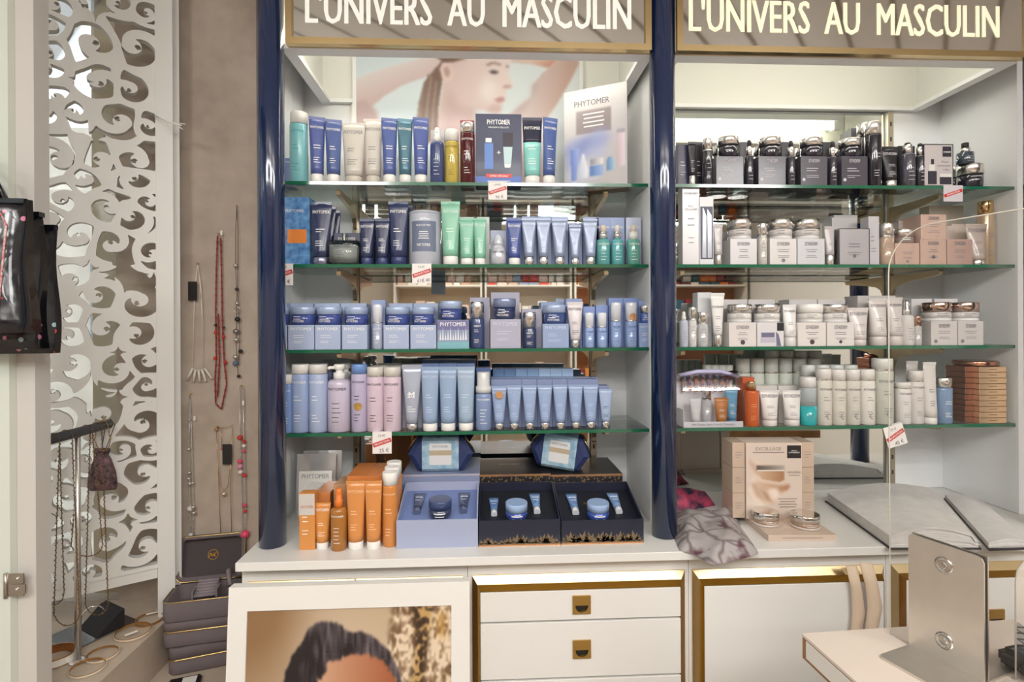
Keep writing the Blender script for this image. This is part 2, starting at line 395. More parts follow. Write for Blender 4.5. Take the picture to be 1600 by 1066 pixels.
# ------------------------------------------------------------------ lower cabinets and worktop
CHAMPB = M('#C9B48C', .3, 1.0); WTOP = M('#E3E1DD', .3, 0, .15, noise=.05, nscale=3); CABW = M('#DCDAD6', .35); DRW = M('#E4E2DE', .35)
XT0 = P(367, 882, YF).x; XT1 = 1.95
link_w = tag(link('worktop', bevbox(XT1 - XT0, -YF - .002, .021, .0015, 1, (XT0 + XT1) / 2, YF / 2 - .001, CT - .021), WTOP), 'long white worktop running under both display bays', 'worktop')
YK = -.437
def cabinet(x0, x1, fx0, fx1, label, fronts, handles=True, split=None):
    r = root('base_cabinet', label, 'cabinet', ((x0 + x1) / 2, 0, 0)); ox = (x0 + x1) / 2
    zt = CT - .0215
    b = MB(); b.box(x0 - ox, x1 - ox, YK, -.005, .08, zt); b.box(x0 - ox, x1 - ox, YK + .03, -.005, 0, .08)
    link('carcass', b, CABW, r)
    z1 = P(900, 898, YK - .012).z
    tz = z1 - P(900, 921, YK - .03).z; tx = .019; t = tz
    GOLDIN = M('#D0A752', .24, 1.0)
    def frame(a, c, za, zb, nm='brass_frame'):
        # flat champagne outer frame sloping inwards, narrow bright gold inner lip
        def strip(o0, o1, y_o, y_i, mat, nm):
            f = MB(); O = [(a + o0 * tx, zb - o0 * tz), (c - o0 * tx, zb - o0 * tz), (c - o0 * tx, za + o0 * tx), (a + o0 * tx, za + o0 * tx)]; I = [(a + o1 * tx, zb - o1 * tz), (c - o1 * tx, zb - o1 * tz), (c - o1 * tx, za + o1 * tx), (a + o1 * tx, za + o1 * tx)]
            for i in range(4):
                j = (i + 1) % 4; pl = [O[i], O[j], I[j], I[i]]; ys = (y_o, y_o, y_i, y_i)
                vs = [(p[0], y, p[1]) for p, y in zip(pl, ys)] + [(p[0], YK, p[1]) for p in pl]
                f.add(vs, [(0, 1, 2, 3), (4, 5, 1, 0), (3, 2, 6, 7), (0, 3, 7, 4), (1, 5, 6, 2)])
            return link(nm, f, mat, r)
        strip(0, .66, YK - .004, YK - .014, CHAMPB, nm); strip(.66, 1.0, YK - .0145, YK - .0305, GOLDIN, 'gold_lip')
    a, c = fx0 - ox, fx1 - ox; zb = .13
    spans = [(a, c)] if split is None else [(a, split - ox - .001), (split - ox + .001, c)]
    for a, c in spans:
        frame(a, c, zb, z1)
        zz = z1 - t
        for i, hpx in enumerate(fronts):
            zn = max(zb + tx, zz - hpx)
            d = link('drawer' if handles else 'door', bevbox(c - a - 2 * tx - .001, .028, zz - zn - .0025, .001, 1, (a + c) / 2, YK - .016, zn), DRW, r)
            if handles:
                s = .0435; hz = (zz + zn) / 2; hx = (a + c) / 2 + .0
                h = MB(); y0 = YK - .034
                # square plate with a half-round cut
                n = 10; arc = [(hx + s * .36 * math.cos(PI + PI * i / n), hz - .001 + s * .38 * math.sin(PI + PI * i / n)) for i in range(n + 1)]
                out = [(hx + s / 2, hz - .001), (hx + s / 2, hz + s / 2), (hx - s / 2, hz + s / 2), (hx - s / 2, hz - .001)]
                h.prism(out, y0, y0 + .005)
                lo = [(hx - s / 2, hz - .001)] + arc + [(hx + s / 2, hz - .001), (hx + s / 2, hz - s / 2), (hx - s / 2, hz - s / 2)]
                m = len(arc)
                for i in range(m - 1):
                    xa, xb = arc[i][0], arc[i + 1][0]
                    h.prism([(xa, arc[i][1]), (xb, arc[i + 1][1]), (xb, hz - s / 2), (xa, hz - s / 2)], y0, y0 + .005)
                h.prism([(hx - s / 2, hz - s / 2), (arc[0][0], hz - s / 2), (arc[0][0], hz - .001), (hx - s / 2, hz - .001)], y0, y0 + .005)
                h.prism([(arc[-1][0], hz - s / 2), (hx + s / 2, hz - s / 2), (hx + s / 2, hz - .001), (arc[-1][0], hz - .001)], y0, y0 + .005)
                link('handle_plate', h, BRASS2, d)
                k = MB(); k.prism([(hx + s * .36 * math.cos(PI + PI * i / n), hz - .001 + s * .38 * math.sin(PI + PI * i / n)) for i in range(n + 1)], y0 + .0035, y0 + .005)
                kk = link('handle_recess', k, M('#15130F', .25), d)
            zz = zn - .0025
            if zz <= zb + tx + .01: break
    return r
px = lambda x, y=960, Y=YK - .012: P(x, y, Y).x
C0, C1 = px(375), px(731); C2 = px(1079); C3 = px(1390); C4 = px(1700)
cabinet(C0, C1 - .001, px(385), px(724), 'white base cabinet with brass trim behind the leaning framed photo', [.6], False, px(554, 905))
cabinet(C1, C2 - .001, px(738), px(1072), 'white drawer unit with brass trim and square brass recessed pulls, next to the framed photo', [.0727, .1345, .136, .15, .2])
cabinet(C2, C3 - .001, px(1084), px(1385), 'white cupboard with wide brass door frame under the crumpled scarf', [.8], False)
cabinet(C3, C4, px(1396), px(1690), 'white drawer unit with brass trim behind the steel bracket', [.20, .16, .16, .16])

# ------------------------------------------------------------------ display bays
BAYW = M('#F1F2F3', .4); BAYB = M('#F0F2F3', .35); MIRROR = M('#E6E9E6', .02, 1.0)
UPR = M('#BDB29C', .35, .7)
def bay(x0, x1, ua, ub, label, sx0, sx1, left_panel, right_panel):
    r = root('display_bay', label, 'display unit', ((x0 + x1) / 2, 0, CT)); ox = (x0 + x1) / 2
    B = lambda a, b, c, d, e, f: MB().box(a - ox, b - ox, c, d, e - CT, f - CT)
    link('mirror', B(ua, ub, -.006, -.002, CT + .001, ZSOF + .006), MIRROR, r)
    link('back_panel', B(x0, ua - .0005, -.012, -.002, CT + .001, CEIL - .16), BAYB, r)
    link('back_panel', B(ub + .0005, x1, -.012, -.002, CT + .001, CEIL - .16), BAYB, r)
    if left_panel:
        link('side_panel', B(x0 - .02, x0, -.12, -.002, CT + .001, CEIL - .05), BAYW, r)
        link('side_panel', B(x0 - .02, x0, YP, -.1215, CT + .001, CEIL - .05), BAYW, r)
    link('side_panel', B(x1, x1 + .02, YP, -.002, CT + .001, CEIL - .05), BAYW, r)
    # slotted uprights
    for u in (ua - .007, ub + .007):
        m = B(u - .009, u + .009, -.021, -.0125, CT + .0015, ZSOF - .002); up = link('slotted_upright', m, UPR, r)
        s = MB(); z = CT + .05
        while z < ZSOF - .03:
            for q in (0,): s.box(u - .0028 - ox, u + .0028 - ox, -.0216, -.0208, z - CT, z + .014 - CT)
            z += .05
        link('slot_row', s, M('#3A352C', .6), up)
        for k in (1, 2, 3, 4):
            zt = ZS[k] - .0105
            prof = [(-.014, zt - .075), (-.014, zt), (-.214, zt), (-.217, zt - .004), (-.214, zt - .014), (-.10, zt - .026), (-.055, zt - .034), (-.036, zt - .045), (-.029, zt - .06), (-.026, zt - .072), (-.02, zt - .078)]
            bk = MB(); w = .006
            bk.loft([[(u - w - ox, y, z - CT) for y, z in prof], [(u + w - ox, y, z - CT) for y, z in prof]], smooth=False)
            link('shelf_bracket', bk, CHAMP, r)
    # dropped light box: soffit ring, well, back lining
    yo = -.357; s = .03; zt = CEIL - .17
    ring = MB()
    for a, b, c, d in ((sx0, sx1, yo, yo + .036), (sx0, sx1, -.03, -.0125), (sx0, sx0 + s, yo + .036, -.03), (sx1 - s, sx1, yo + .036, -.03)):
        ring.box(a - ox, b - ox, c, d, ZSOF - CT, ZSOF + .012 - CT)
    link('soffit', ring, BAYW, r)
    wellm = M('#E6E6E0', .5); wm = MB()
    wm.box(sx0 - .002 - ox, sx0 + .006 - ox, yo + .004, -.0125, ZSOF + .012 - CT, zt - CT); wm.box(sx1 - .006 - ox, sx1 + .002 - ox, yo + .004, -.0125, ZSOF + .012 - CT, zt - CT)
    wm.box(sx0 - ox, sx1 - ox, yo + .004, -.0125, zt - CT, zt + .012 - CT)
    wm.box(sx0 + .006 - ox, sx1 - .006 - ox, -.021, -.0125, ZSOF + .012 - CT, zt - CT)
    link('light_well', wm, wellm, r)
    return r
UA, UB = P(562, 600, 0).x, P(922, 600, 0).x
bay(XL, XM0, UA, UB, 'white display bay with a mirror back holding the blue and orange cosmetics', P(505, 165, 0).x, XM0 - .015, True, True)
UC, UD = XM1 + .10, P(1383, 500, 0).x
bay(XM1, XR, UC, UD, 'white display bay with a mirror back holding the black and beige cosmetics', XM1 + .012, P(1428, 171, 0).x, False, True)
link('side_panel', MB(), None) if False else None

# glass shelves
for k in (1, 2, 3, 4):
    for b, (x0, x1) in enumerate(((XL + .001, XM0 - .001), (XM1 + .001, XR - .001))):
        nm = ['top', 'second', 'third', 'lowest'][k - 1]
        r = root('glass_shelf', '%s glass shelf with green edge in the bay of %s cosmetics' % (nm, ('blue and orange', 'black and beige')[b]), 'shelf', ((x0 + x1) / 2, 0, ZS[k] - .009))
        w = (x1 - x0) / 2
        link('pane', MB().box(-w, w, YS + .0012, YB, 0.001, .009), GLASS, r)
        link('front_edge', MB().box(-w, w, YS, YS + .001, .0, .009), EDGE, r)

# navy columns
NAVY = M('#12264C', .14, 0, .8)
for i, (x, l) in enumerate(zip(XC, ('glossy navy blue round column next to the orange tubes', 'glossy navy blue round column in front of the crumpled scarf', 'glossy navy blue round column beyond the last display bay'))):
    m = MB(); m.lathe([(.0325, CT + .0005), (.0325, CEIL)], 40)
    tag(link('round_column', m, NAVY, None, (x, -.361, 0)), l, 'column')

# illuminated signs
SIGNM = bpy.data.materials.new('sign_glass'); SIGNM.use_nodes = True
b = SIGNM.node_tree.nodes['Principled BSDF']; b.inputs['Base Color'].default_value = lin('#D6D2CC'); b.inputs['Metallic'].default_value = .93; b.inputs['Roughness'].default_value = .05
LET_W = M('#E9E8E2', .4, emit=.35); LET_C = M('#EDE9CC', .4, emit=.45)
for i, (pa, pb, la, lb, lm, lab) in enumerate(((447, 1017, 478, 985, LET_W, 'mirrored sign with white letters in a brass frame over the blue cosmetics'), (1057, 1597, 1077, 1560, LET_C, 'mirrored sign with glowing cream letters in a brass frame over the black cosmetics'))):
    Y = -.372; x0, x1 = P(pa, 60, Y).x, P(pb, 60, Y).x; z0 = P(740, 75, Y).z; z1 = z0 + .235
    if i: x0 = XC[1] + .034; x1 = XC[2] - .034
    r = root('shop_sign', lab, 'sign', ((x0 + x1) / 2, Y, z0)); w = (x1 - x0) / 2; t = .016; h = z1 - z0
    f = MB()
    for a, c, d, e in ((-w, w, 0, t), (-w, w, h - t, h), (-w, -w + t, t, h - t), (w - t, w, t, h - t)): f.box(a, c, -.008, .014, d, e)
    link('brass_frame', f, M('#C4AC80', .22, 1.0), r)
    link('mirror_panel', MB().box(-w + t, w - t, 0, .004, t, h - t), SIGNM, r)
    link('back_board', MB().box(-w + t, w - t, .0045, .010, t, h - t), M('#ECEBDD', .5), r)
    vs, fs, asp = text_mesh("L'UNIVERS  AU  MASCULIN")
    back_only = 0
    xa, xb = P(la, 20, Y).x - r.location.x, P(lb, 20, Y).x - r.location.x
    zb = P(740, 42, Y).z - z0; hh = .088; sx = (xb - xa) / asp
    order = np.argsort(vs[:, 0]); gaps = [vs[order[k + 1], 0] - vs[order[k], 0] for k in range(len(order) - 1)]
    cuts = sorted(vs[order[k], 0] + .01 for k in sorted(range(len(gaps)), key=lambda k: -gaps[k])[:2])
    for wd_ in range(3):
        inw = lambda f: sum(vs[f[0], 0] > c for c in cuts) == wd_
        wf = [f for f in fs if inw(f)]; ids = sorted({i_ for f in wf for i_ in f}); mp = {v: k for k, v in enumerate(ids)}; wf = [tuple(mp[i_] for i_ in f) for f in wf]; wv = vs[ids]
        front = MB()
        for q, dy in ((0, 0), (-.022, .0001), (.022, .0002)): front.add([((xa + xb) / 2 + a * sx + q * hh, -.0012 - dy, zb + hh / 2 + c * hh) for a, c in wv], wf)
        link('lettering', front, lm, r)
        back = MB(); back.add([((xa + xb) / 2 + a * sx, .0108, zb + hh / 2 + c * hh) for a, c in wv], wf); link('lettering_back', back, M('#B9BBB0', .6), r)
# fluorescent tubes in the light boxes
TUBE = M('#FFFBEE', .5, emit=25.0)
for i, (x0, x1, l) in enumerate(((XL + .05, XM0 - .08, 'white fluorescent tube in the light box over the blue cosmetics'), (XM1 + .05, P(1300, 195, .29).x, 'white fluorescent tube in the light box over the black cosmetics'))):
    z = 2.208; Y = -.30; cx = (x0 + x1) / 2; w = (x1 - x0) / 2
    r = root('fluorescent_tube', l, 'lamp', (cx, Y, z))
    m = MB(); m.loft([[(xx, .009 * math.cos(t * PI / 6), .009 * math.sin(t * PI / 6)) for t in range(12)] for xx in (-w, w)]); link('glow_tube', m, TUBE, r)
    link('batten', MB().box(-w - .03, w + .03, -.02, .02, .02, .045), WHITE, r)
    e = MB(); e.box(-w - .03, -w, -.011, .011, -.011, .02); e.box(w, w + .03, -.011, .011, -.011, .02); link('tube_holder', e, CAPW, r)
# ================================================================== product builders
YFR = -0.258                                    # front row of a shelf
def span(x0, x1, yt, z, Yf, df=.5):
    """pixel width / top of a thing standing on height z with its front at depth Yf -> centre x, width, height, centre y"""
    ym = yt + 30
    w = P(x1, ym, Yf).x - P(x0, ym, Yf).x
    Yc = Yf + w * df
    a, b = P(x0, ym, Yc).x, P(x1, ym, Yc).x
    return (a + b) / 2, b - a, P((x0 + x1) / 2, yt, Yc).z - z, Yc
def G(name): return name
def zof(sh): return CT if sh == 0 else (ZS[sh] if sh in ZS else sh)
_seed = [0]
def sd(): _seed[0] += 1; return _seed[0]

def tube(x0, x1, yt, sh, col, label, cap=CAPW, capf=.13, taper=.78, text='PHYTOMER', tm=None, Yf=YFR, group=None, lean=0.0, lines=True, lower=None, split=.0, tz=.84, rough=.3, metal=0.0, mtext=None, rz=0.0):
    col = ds(col); z = zof(sh); cx, w, h, Yc = span(x0, x1, yt, z, Yf, .40)
    mat = M(col, rough, metal, .25); tm = tm or TW
    r = root('cosmetic_tube', label, 'tube', (cx, Yc, z), group, rz)
    if lean: r.rotation_euler = (0, lean, rz)
    ch = h * capf; rb = w / 2 * taper
    n = 20
    def prof(zz):
        t = min(1, max(0, (zz - ch) / (h - ch))); tt = min(1, t / .95)
        return rb + (w / 2 - rb) * tt ** 1.15, max(.0012, rb * (1 - tt) ** .8)
    def rings(za, zb, m=9):
        out = []
        for i in range(m):
            zz = za + (zb - za) * i / (m - 1); a, b = prof(zz)
            out.append([(a * math.cos(2 * PI * j / n), b * math.sin(2 * PI * j / n), zz) for j in range(n)])
        return out
    if lower:
        zs = ch + (h - ch) * split
        link('tube_body', MB().loft(rings(zs, h)), mat, r); link('tube_lower_body', MB().loft(rings(ch, zs, 6)), M(lower, rough, metal, .25), r)
    else: link('tube_body', MB().loft(rings(ch, h)), mat, r)
    c = MB(); c.lathe([(rb * .93, 0), (rb * .97, .001), (rb * .97, ch * .9), (rb * .9, ch)], 22); link('cap', c, cap, r)
    cr = MB(); cr.box(-w / 2, w / 2, -.0016, .0016, h * .955, h); link('crimp', cr, mat, r)
    surf = lambda x, zz: -prof(zz)[1] * math.sqrt(max(0, 1 - (x / prof(zz)[0]) ** 2))
    it = []
    if text: it.append(('t', text, 0, h * tz, w * .16, w * .8))
    if mtext: it.append(('t', mtext[0], 0, h * mtext[1], w * mtext[2], w * .8))
    if lines:
        s = sd(); it += smalltext(w * .62, h * .52, h * .56, 2, s, 0, h * .011); it += smalltext(w * .62, h * .3, h * .37, 3, s + 99, 0, h * .009)
    put_print(r, surf, it, tm)
    return r

def bottle(x0, x1, yt, sh, col, label, cap=CAPW, capf=.16, capw=.96, text='PHYTOMER', tm=None, Yf=YFR, group=None, rough=.25, shoulder=.02, lines=True, tz=None, band=None, sticker=None, lower=None, lowf=.5, mark=None, name='lotion_bottle', cat='bottle', neck=None, metal=0, gap=None):
    col = ds(col); z = zof(sh); cx, w, h, Yc = span(x0, x1, yt, z, Yf, .5); R = w / 2
    r = root(name, label, cat, (cx, Yc, z), group); hb = h * (1 - capf)
    mat = M(col, rough, metal, .4); sh_ = h * shoulder
    if lower:
        hl = hb * lowf
        b = MB(); b.lathe([(R, hl), (R, hb - sh_), (R * .97, hb - sh_ * .4), (R * .85, hb)], 28); link('bottle_body', b, mat, r)
        b = MB(); b.lathe([(R * .94, 0), (R, .002), (R, hl)], 28); link('liquid', b, M(lower, rough, 0, .4), r)
    else:
        b = MB(); b.lathe([(R * .94, 0), (R, .002), (R, hb - sh_), (R * .97, hb - sh_ * .4), (R * .85, hb)], 28); link('bottle_body', b, mat, r)
    c = MB(); c.lathe([(R * capw, hb + .0004), (R * capw, h - .002), (R * capw * .94, h)], 28); link('cap', c, cap, r)
    if band: b = MB(); b.lathe([(R * capw * 1.015, hb), (R * capw * 1.015, hb + h * .018)], 28, cap0=False, cap1=False); link('band', b, band, r)
    surf = lambda x, zz: -math.sqrt(max(0, R * R - x * x))
    it = []
    if text: it.append(('t', text, 0, hb * (tz or .86), w * .13, w * .78))
    if mark: it.append(mark(w, h))
    if lines:
        s = sd(); it += smalltext(w * .6, hb * .56, hb * .62, 2, s, -w * .02, h * .009); it += smalltext(w * .6, hb * .2, hb * .3, 3, s + 77, -w * .02, h * .008)
    put_print(r, surf, it, tm or TW)
    if sticker: put_print(r, surf, [('d', w * .0, h * sticker[1], w * sticker[2])], M(sticker[0], .3, .5), 'sticker', .0009)
    return r

def carton(x0, x1, yt, sh, col, label, Yf=YFR, d=None, text='PHYTOMER', tm=None, group=None, tz=.84, lines=True, rz=0.0, texth=.13, name='product_box', rough=.35, dot=None, extra=None, tw=.8, metal=0.0, cat='box', lc=False, side=None, coat=.1):
    col = ds(col); z = zof(sh); ym = yt + 25
    a, b = P(x0, ym, Yf).x, P(x1, ym, Yf).x; w = b - a; cx = (a + b) / 2; h = P((x0 + x1) / 2, yt, Yf).z - z
    d = d or w
    o = link(name, bevbox(w - .0006, d, h, .0007, 1, 0, d / 2, 0), M(col, rough, metal, coat), None, (cx, Yf, z)); tag(o, label, cat, group)
    if rz: o.rotation_euler = (0, 0, rz)
    surf = lambda x, zz: 0.0; it = []
    if text: it.append(('t', text, 0, h * tz, w * texth, w * tw))
    if lines:
        s = sd(); it += smalltext(w * .7, h * .50, h * .58, 2, s, -w * .04 if not lc else 0, min(.0022, h * .02), not lc); it += smalltext(w * .7, h * .28, h * .34, 2, s + 55, -w * .04 if not lc else 0, min(.0018, h * .016), not lc)
    if dot: it.append(('d', w * dot[0], h * dot[1], w * dot[2]))
    if extra: it += extra(w, h)
    put_print(o, surf, it, tm or TW)
    return o

def jar(x0, x1, yt, z, col, label, lid, Yf=YFR, group=None, lidf=.42, text='', tm=None, body_rough=.12, base=None, lidr=1.0, lid2=None):
    col = ds(col); cx, w, h, Yc = span(x0, x1, yt, z, Yf, .5); R = w / 2
    r = root('cream_jar', label, 'jar', (cx, Yc, z), group); hb = h * (1 - lidf)
    if base:   # thick clear glass foot
        b = MB(); b.lathe([(R * .9, 0), (R * .97, .0015), (R * .97, hb * .32)], 28); link('glass_foot', b, M(base, .08, 0, 1.0), r)
        b = MB(); b.lathe([(R * .97, hb * .32), (R * .97, hb * .92), (R * .9, hb)], 28); link('jar_body', b, M(col, body_rough, 0, .6), r)
    else:
        b = MB(); b.lathe([(R * .78, 0), (R * .86, .0012), (R * .95, hb * .2), (R * .97, hb * .5), (R * .96, hb)], 28); link('jar_body', b, M(col, body_rough, 0, .6), r)
    c = MB(); c.lathe([(R * lidr, hb + .0004), (R * lidr, h - .0018), (R * lidr * .96, h)], 32); link('lid', c, lid, r)
    surf = lambda x, zz: -math.sqrt(max(0, (R * .975) ** 2 - x * x)); it = []
    if text: it.append(('t', text, -w * .1, hb * .35, w * .09, w * .5))
    it += smalltext(w * .6, hb * .55, hb * .78, 2, sd(), -w * .1, h * .03, True)
    put_print(r, surf, it, tm or TW)
    return r
def top_of(o): return o.location.z + max(v.co.z for v in o.data.vertices)

def airless(x0, x1, yt, sh, col, label, capcol='#DDE1EA', capf=.42, Yf=YFR, group=None, tm=None, ring=True, sticker=None, text=''):
    col = ds(col); z = zof(sh); cx, w, h, Yc = span(x0, x1, yt, z, Yf, .5); R = w / 2; hb = h * (1 - capf)
    r = root('airless_bottle', label, 'bottle', (cx, Yc, z), group)
    b = MB(); b.lathe([(R * .95, 0), (R, .0015), (R, hb)], 24); link('bottle_body', b, M(col, .22, .1, .5), r)
    if ring: b = MB(); b.lathe([(R * 1.01, hb), (R * 1.01, hb + h * .025)], 24); link('collar', b, SILVER, r)
    c = MB(); h0 = hb + h * .026 if ring else hb + .0004
    c.lathe([(R * .97, h0), (R * .97, h - .003), (R * .9, h)], 24); link('cap', c, M(capcol, .12, 0, .8) if isinstance(capcol, str) else capcol, r)
    if isinstance(capcol, str):
        c = MB(); c.lathe([(R * .45, h - .0005), (R * .45, h + .0005)], 12); link('pump_top', c, CAPW, r)
    surf = lambda x, zz: -math.sqrt(max(0, R * R - x * x))
    it = smalltext(w * .7, hb * .25, hb * .75, 5, sd(), 0, h * .008)
    if text: it.append(('t', text, 0, hb * .8, w * .13, w * .7))
    put_print(r, surf, it, tm or TW)
    if sticker: put_print(r, lambda x, zz: surf(x, zz) * 1.0, [('d', w * .05, h * .68, w * .32)], M(sticker, .4), 'sticker', .001)
    return r

def dropper(x0, x1, yt, sh, col, label, bulb='#D9CBBE', collar=SILVER, Yf=YFR, group=None, tm=None, bodyf=.64, text='', lower=None):
    col = ds(col); z = zof(sh); cx, w, h, Yc = span(x0, x1, yt, z, Yf, .5); R = w / 2; hb = h * bodyf
    r = root('dropper_bottle', label, 'bottle', (cx, Yc, z), group)
    b = MB(); b.lathe([(R * .93, 0), (R, .0015), (R, hb * .94), (R * .9, hb * .98), (R * .55, hb)], 24); link('bottle_body', b, M(col, .12, 0, .7), r)
    b = MB(); b.lathe([(R * .6, hb), (R * .6, hb + h * .19)], 20); link('collar', b, collar, r)
    b = MB(); h1 = hb + h * .19; b.lathe([(R * .42, h1), (R * .42, h - h * .03), (R * .3, h - .001), (R * .12, h)], 16); link('rubber_bulb', b, M(bulb, .5), r)
    surf = lambda x, zz: -math.sqrt(max(0, R * R - x * x)); it = smalltext(w * .7, hb * .2, hb * .55, 4, sd(), 0, h * .01)
    if text: it.append(('t', text, 0, hb * .8, w * .13, w * .75))
    put_print(r, surf, it, tm or TW); return r

def pump(x0, x1, yt, sh, col, label, ybody, Yf=YFR, group=None, head='long', pcol=None, tm=None, text='PHYTOMER', sw=.55):
    col = ds(col); z = zof(sh); cx, w, h, Yc = span(x0, x1, yt, z, Yf, .5); R = w / 2; hb = P((x0 + x1) / 2, ybody, Yc).z - z
    r = root('pump_bottle', label, 'bottle', (cx, Yc, z), group); pm = pcol or CAPW
    b = MB(); b.lathe([(R * .93, 0), (R, .002), (R, hb * .9), (R * .95, hb * .95), (R * .8, hb * .985), (R * .45, hb)], 28); link('bottle_body', b, M(col, .22, 0, .4), r)
    c = MB()
    if head == 'long':
        c.lathe([(R * .5, hb), (R * .5, hb + (h - hb) * .42), (R * .3, hb + (h - hb) * .46), (R * .3, hb + (h - hb) * .62), (R * .48, hb + (h - hb) * .66), (R * .48, h - .002), (R * .4, h)], 20)
        c.path([(-R * .3, -R * .2, h - .009), (-R * .75, -R * .35, h - .009), (-R * .85, -R * .4, h - .013)], .0045, 8)
    elif head == 'spray':
        c.lathe([(R * .5, hb), (R * .5, hb + (h - hb) * .35), (R * .42, hb + (h - hb) * .4), (R * .36, h - .004), (R * .26, h)], 18)
        c.box(-R * .16, R * .16, -R * .5, 0, h - .014, h - .008)
    else:      # foamer with clear cap
        c.lathe([(R * .97, hb), (R * .97, hb + (h - hb) * .3), (R * .8, hb + (h - hb) * .32), (R * .8, h - .003), (R * .74, h)], 24)
    link('pump_head', c, pm, r)
    surf = lambda x, zz: -math.sqrt(max(0, R * R - x * x)); it = []
    if text: it.append(('t', text, 0, hb * .82, w * .12, w * .75))
    s = sd(); it += smalltext(w * .6, hb * .2, hb * .55, 5, s, 0, h * .008)
    put_print(r, surf, it, tm or TW); return r

def price_tag(x0, x1, y0, y1, sh, label, price='', tilt=0.0, col='#E9E5E2'):
    z = ZS[sh]; Y = YS - .0016
    a, b = P(x0, y0 + 10, Y).x, P(x1, y0 + 10, Y).x; zt = z + .001; zb = P((x0 + x1) / 2, y1, Y).z; w = b - a; h = zt - zb
    r = root('price_tag', label, 'price tag', ((a + b) / 2, Y, zb))
    m = MB(); m.box(-w / 2, w / 2, -.0006, 0, 0, h); m.box(-w / 2, w / 2, 0, .012, h, h + .0006); link('card', m, M(col, .5), r)
    surf = lambda x, zz: -.0006
    put_print(r, surf, [('l', 0, h * .52, w * .98, h * .2, .32)], M('#C8322E', .5), 'red_banner', .0003)
    put_print(r, surf, [('t', 'PROMOTION', 0, h * .52, h * .1, w * .8, .02, .32)], TW, 'lettering', .0007)
    if price: put_print(r, surf, [('t', price[0], -w * .02, h * .83, h * .12, w * .6, -.01, .1), ('t', price[1], w * .1, h * .16, h * .18, w * .66, 0, .08)], M('#5A3A4A', .5), 'handwriting', .0004)
    if tilt: r.rotation_euler = (0, tilt, 0); r.location.x -= h * math.sin(tilt) * 1.0
    return r
# ================================================================== left bay
BL = '#4F63AE'; NV = '#2B3560'; LB = '#8DA3CC'; PB = '#9FB4DA'; CR_ = '#CFC8BD'; GRN = '#7FC9A8'; ORG = '#E08A35'
# ---- top shelf
carton(443, 459, 247, 1, '#7C8CD0', 'periwinkle blue carton half hidden by the navy column on the top shelf', Yf=-.20, d=.04, tm=TW, lines=False, tz=.86, texth=.2)
bottle(453, 481, 177, 1, '#79CBD3', 'turquoise lotion bottle with white cap at the end of the top shelf', capf=.17, text='PHYTOMER', tm=M('#4FA7B3', .5), rough=.3)
tube(483, 508, 183, 1, '#4A5CA6', 'blue squeeze tube with white cap beside the turquoise bottle', lean=.0, rz=.25)
tube(508, 534, 187, 1, '#4A60A4', 'blue squeeze tube with white cap beside the wide cream tube', rz=.25)
tube(534, 571, 192, 1, CR_, 'wide cream squeeze tube with matching cream cap', cap=M('#C9C2B6', .35), tm=TG, taper=.74, capf=.12)
tube(568, 598, 186, 1, '#D2CBC0', 'slim cream squeeze tube with matching cap next to the wide cream tube', cap=M('#CDC6BA', .35), tm=TG, Yf=YFR + .012)
tube(596, 621, 185, 1, '#4C62AC', 'blue squeeze tube standing between a cream tube and the teal tube', rz=.2)
tube(621, 645, 186, 1, '#4E7F94', 'teal metallic squeeze tube with white cap between two blue tubes', rz=.2, metal=.3)
tube(645, 670, 184, 1, '#4C60AC', 'blue squeeze tube beside the dark blue spray bottle', rz=.2)
carton(673, 695, 203, 1, '#BDBBBE', 'light grey carton standing behind the dark blue spray bottle', Yf=YFR + .055, d=.03, text='', tm=TG)
pump(672, 694, 200, 1, '#3E4E84', 'dark blue translucent spray bottle with white sprayer on the top shelf', 222, head='spray', text='')
bottle(695, 717, 204, 1, '#C9AE3E', 'yellow oil bottle with white cap on the top shelf', capf=.22, shoulder=.03, text='PHYTOMER', tm=M('#8A7425', .5), rough=.1)
carton(719, 741, 188, 1, '#A8242B', 'red carton standing behind the dark red bottle', Yf=YFR + .055, d=.04, text='', lines=False)
bottle(719, 742, 193, 1, '#5A1A20', 'dark red bottle with silver cap beside the special offer box', cap=SILVER, capf=.17, rough=.12, text='PHYTOMER')
b = carton(743, 815, 178, 1, '#2A3159', 'navy special offer box printed with a bottle and a tube on the top shelf', Yf=-.232, d=.055, lines=False, tz=.885, texth=.105, tw=.5, name='gift_carton')
w = .5 * (b.data.vertices[0].co.x); W = max(v.co.x for v in b.data.vertices) * 2; H = max(v.co.z for v in b.data.vertices); S0 = lambda x, z: 0.0
put_print(b, S0, [('l', 0, H * .065, W * .995, H * .125)], M('#5573BE', .4), 'blue_footer', .0003)
put_print(b, S0, [('l', -W * .0, H * .135, W * .56, H * .055)], M('#D8433F', .4), 'red_label', .0006)
put_print(b, S0, [('t', 'OFFRE SPÉCIALE', 0, H * .135, H * .032, W * .5), ('t', 'MINCEUR & CELLULITE', 0, H * .81, H * .022, W * .44), ('l', .10 * W, H * .863, W * .14, H * .006), ('t', '+', 0, H * .46, H * .05, 0, .03),
                  ('l', 0, H * .06, W * .5, H * .01), ('p', [(-W * .285, H * .60), (-W * .155, H * .60), (-W * .155, H * .66), (-W * .285, H * .66)]),
                  ('p', [(W * .13, H * .25), (W * .25, H * .25), (W * .27, H * .3), (W * .12, H * .3)])], TW, 'lettering', .0009)
put_print(b, S0, [('p', [(-W * .31, H * .23), (-W * .12, H * .23), (-W * .12, H * .59), (-W * .31, H * .59)])], M('#5E86CC', .4), 'printed_bottle', .0005)
put_print(b, S0, [('p', [(W * .12, H * .3), (W * .27, H * .3), (W * .30, H * .54), (W * .10, H * .54)])], M('#BFD8DC', .4), 'printed_tube', .0005)
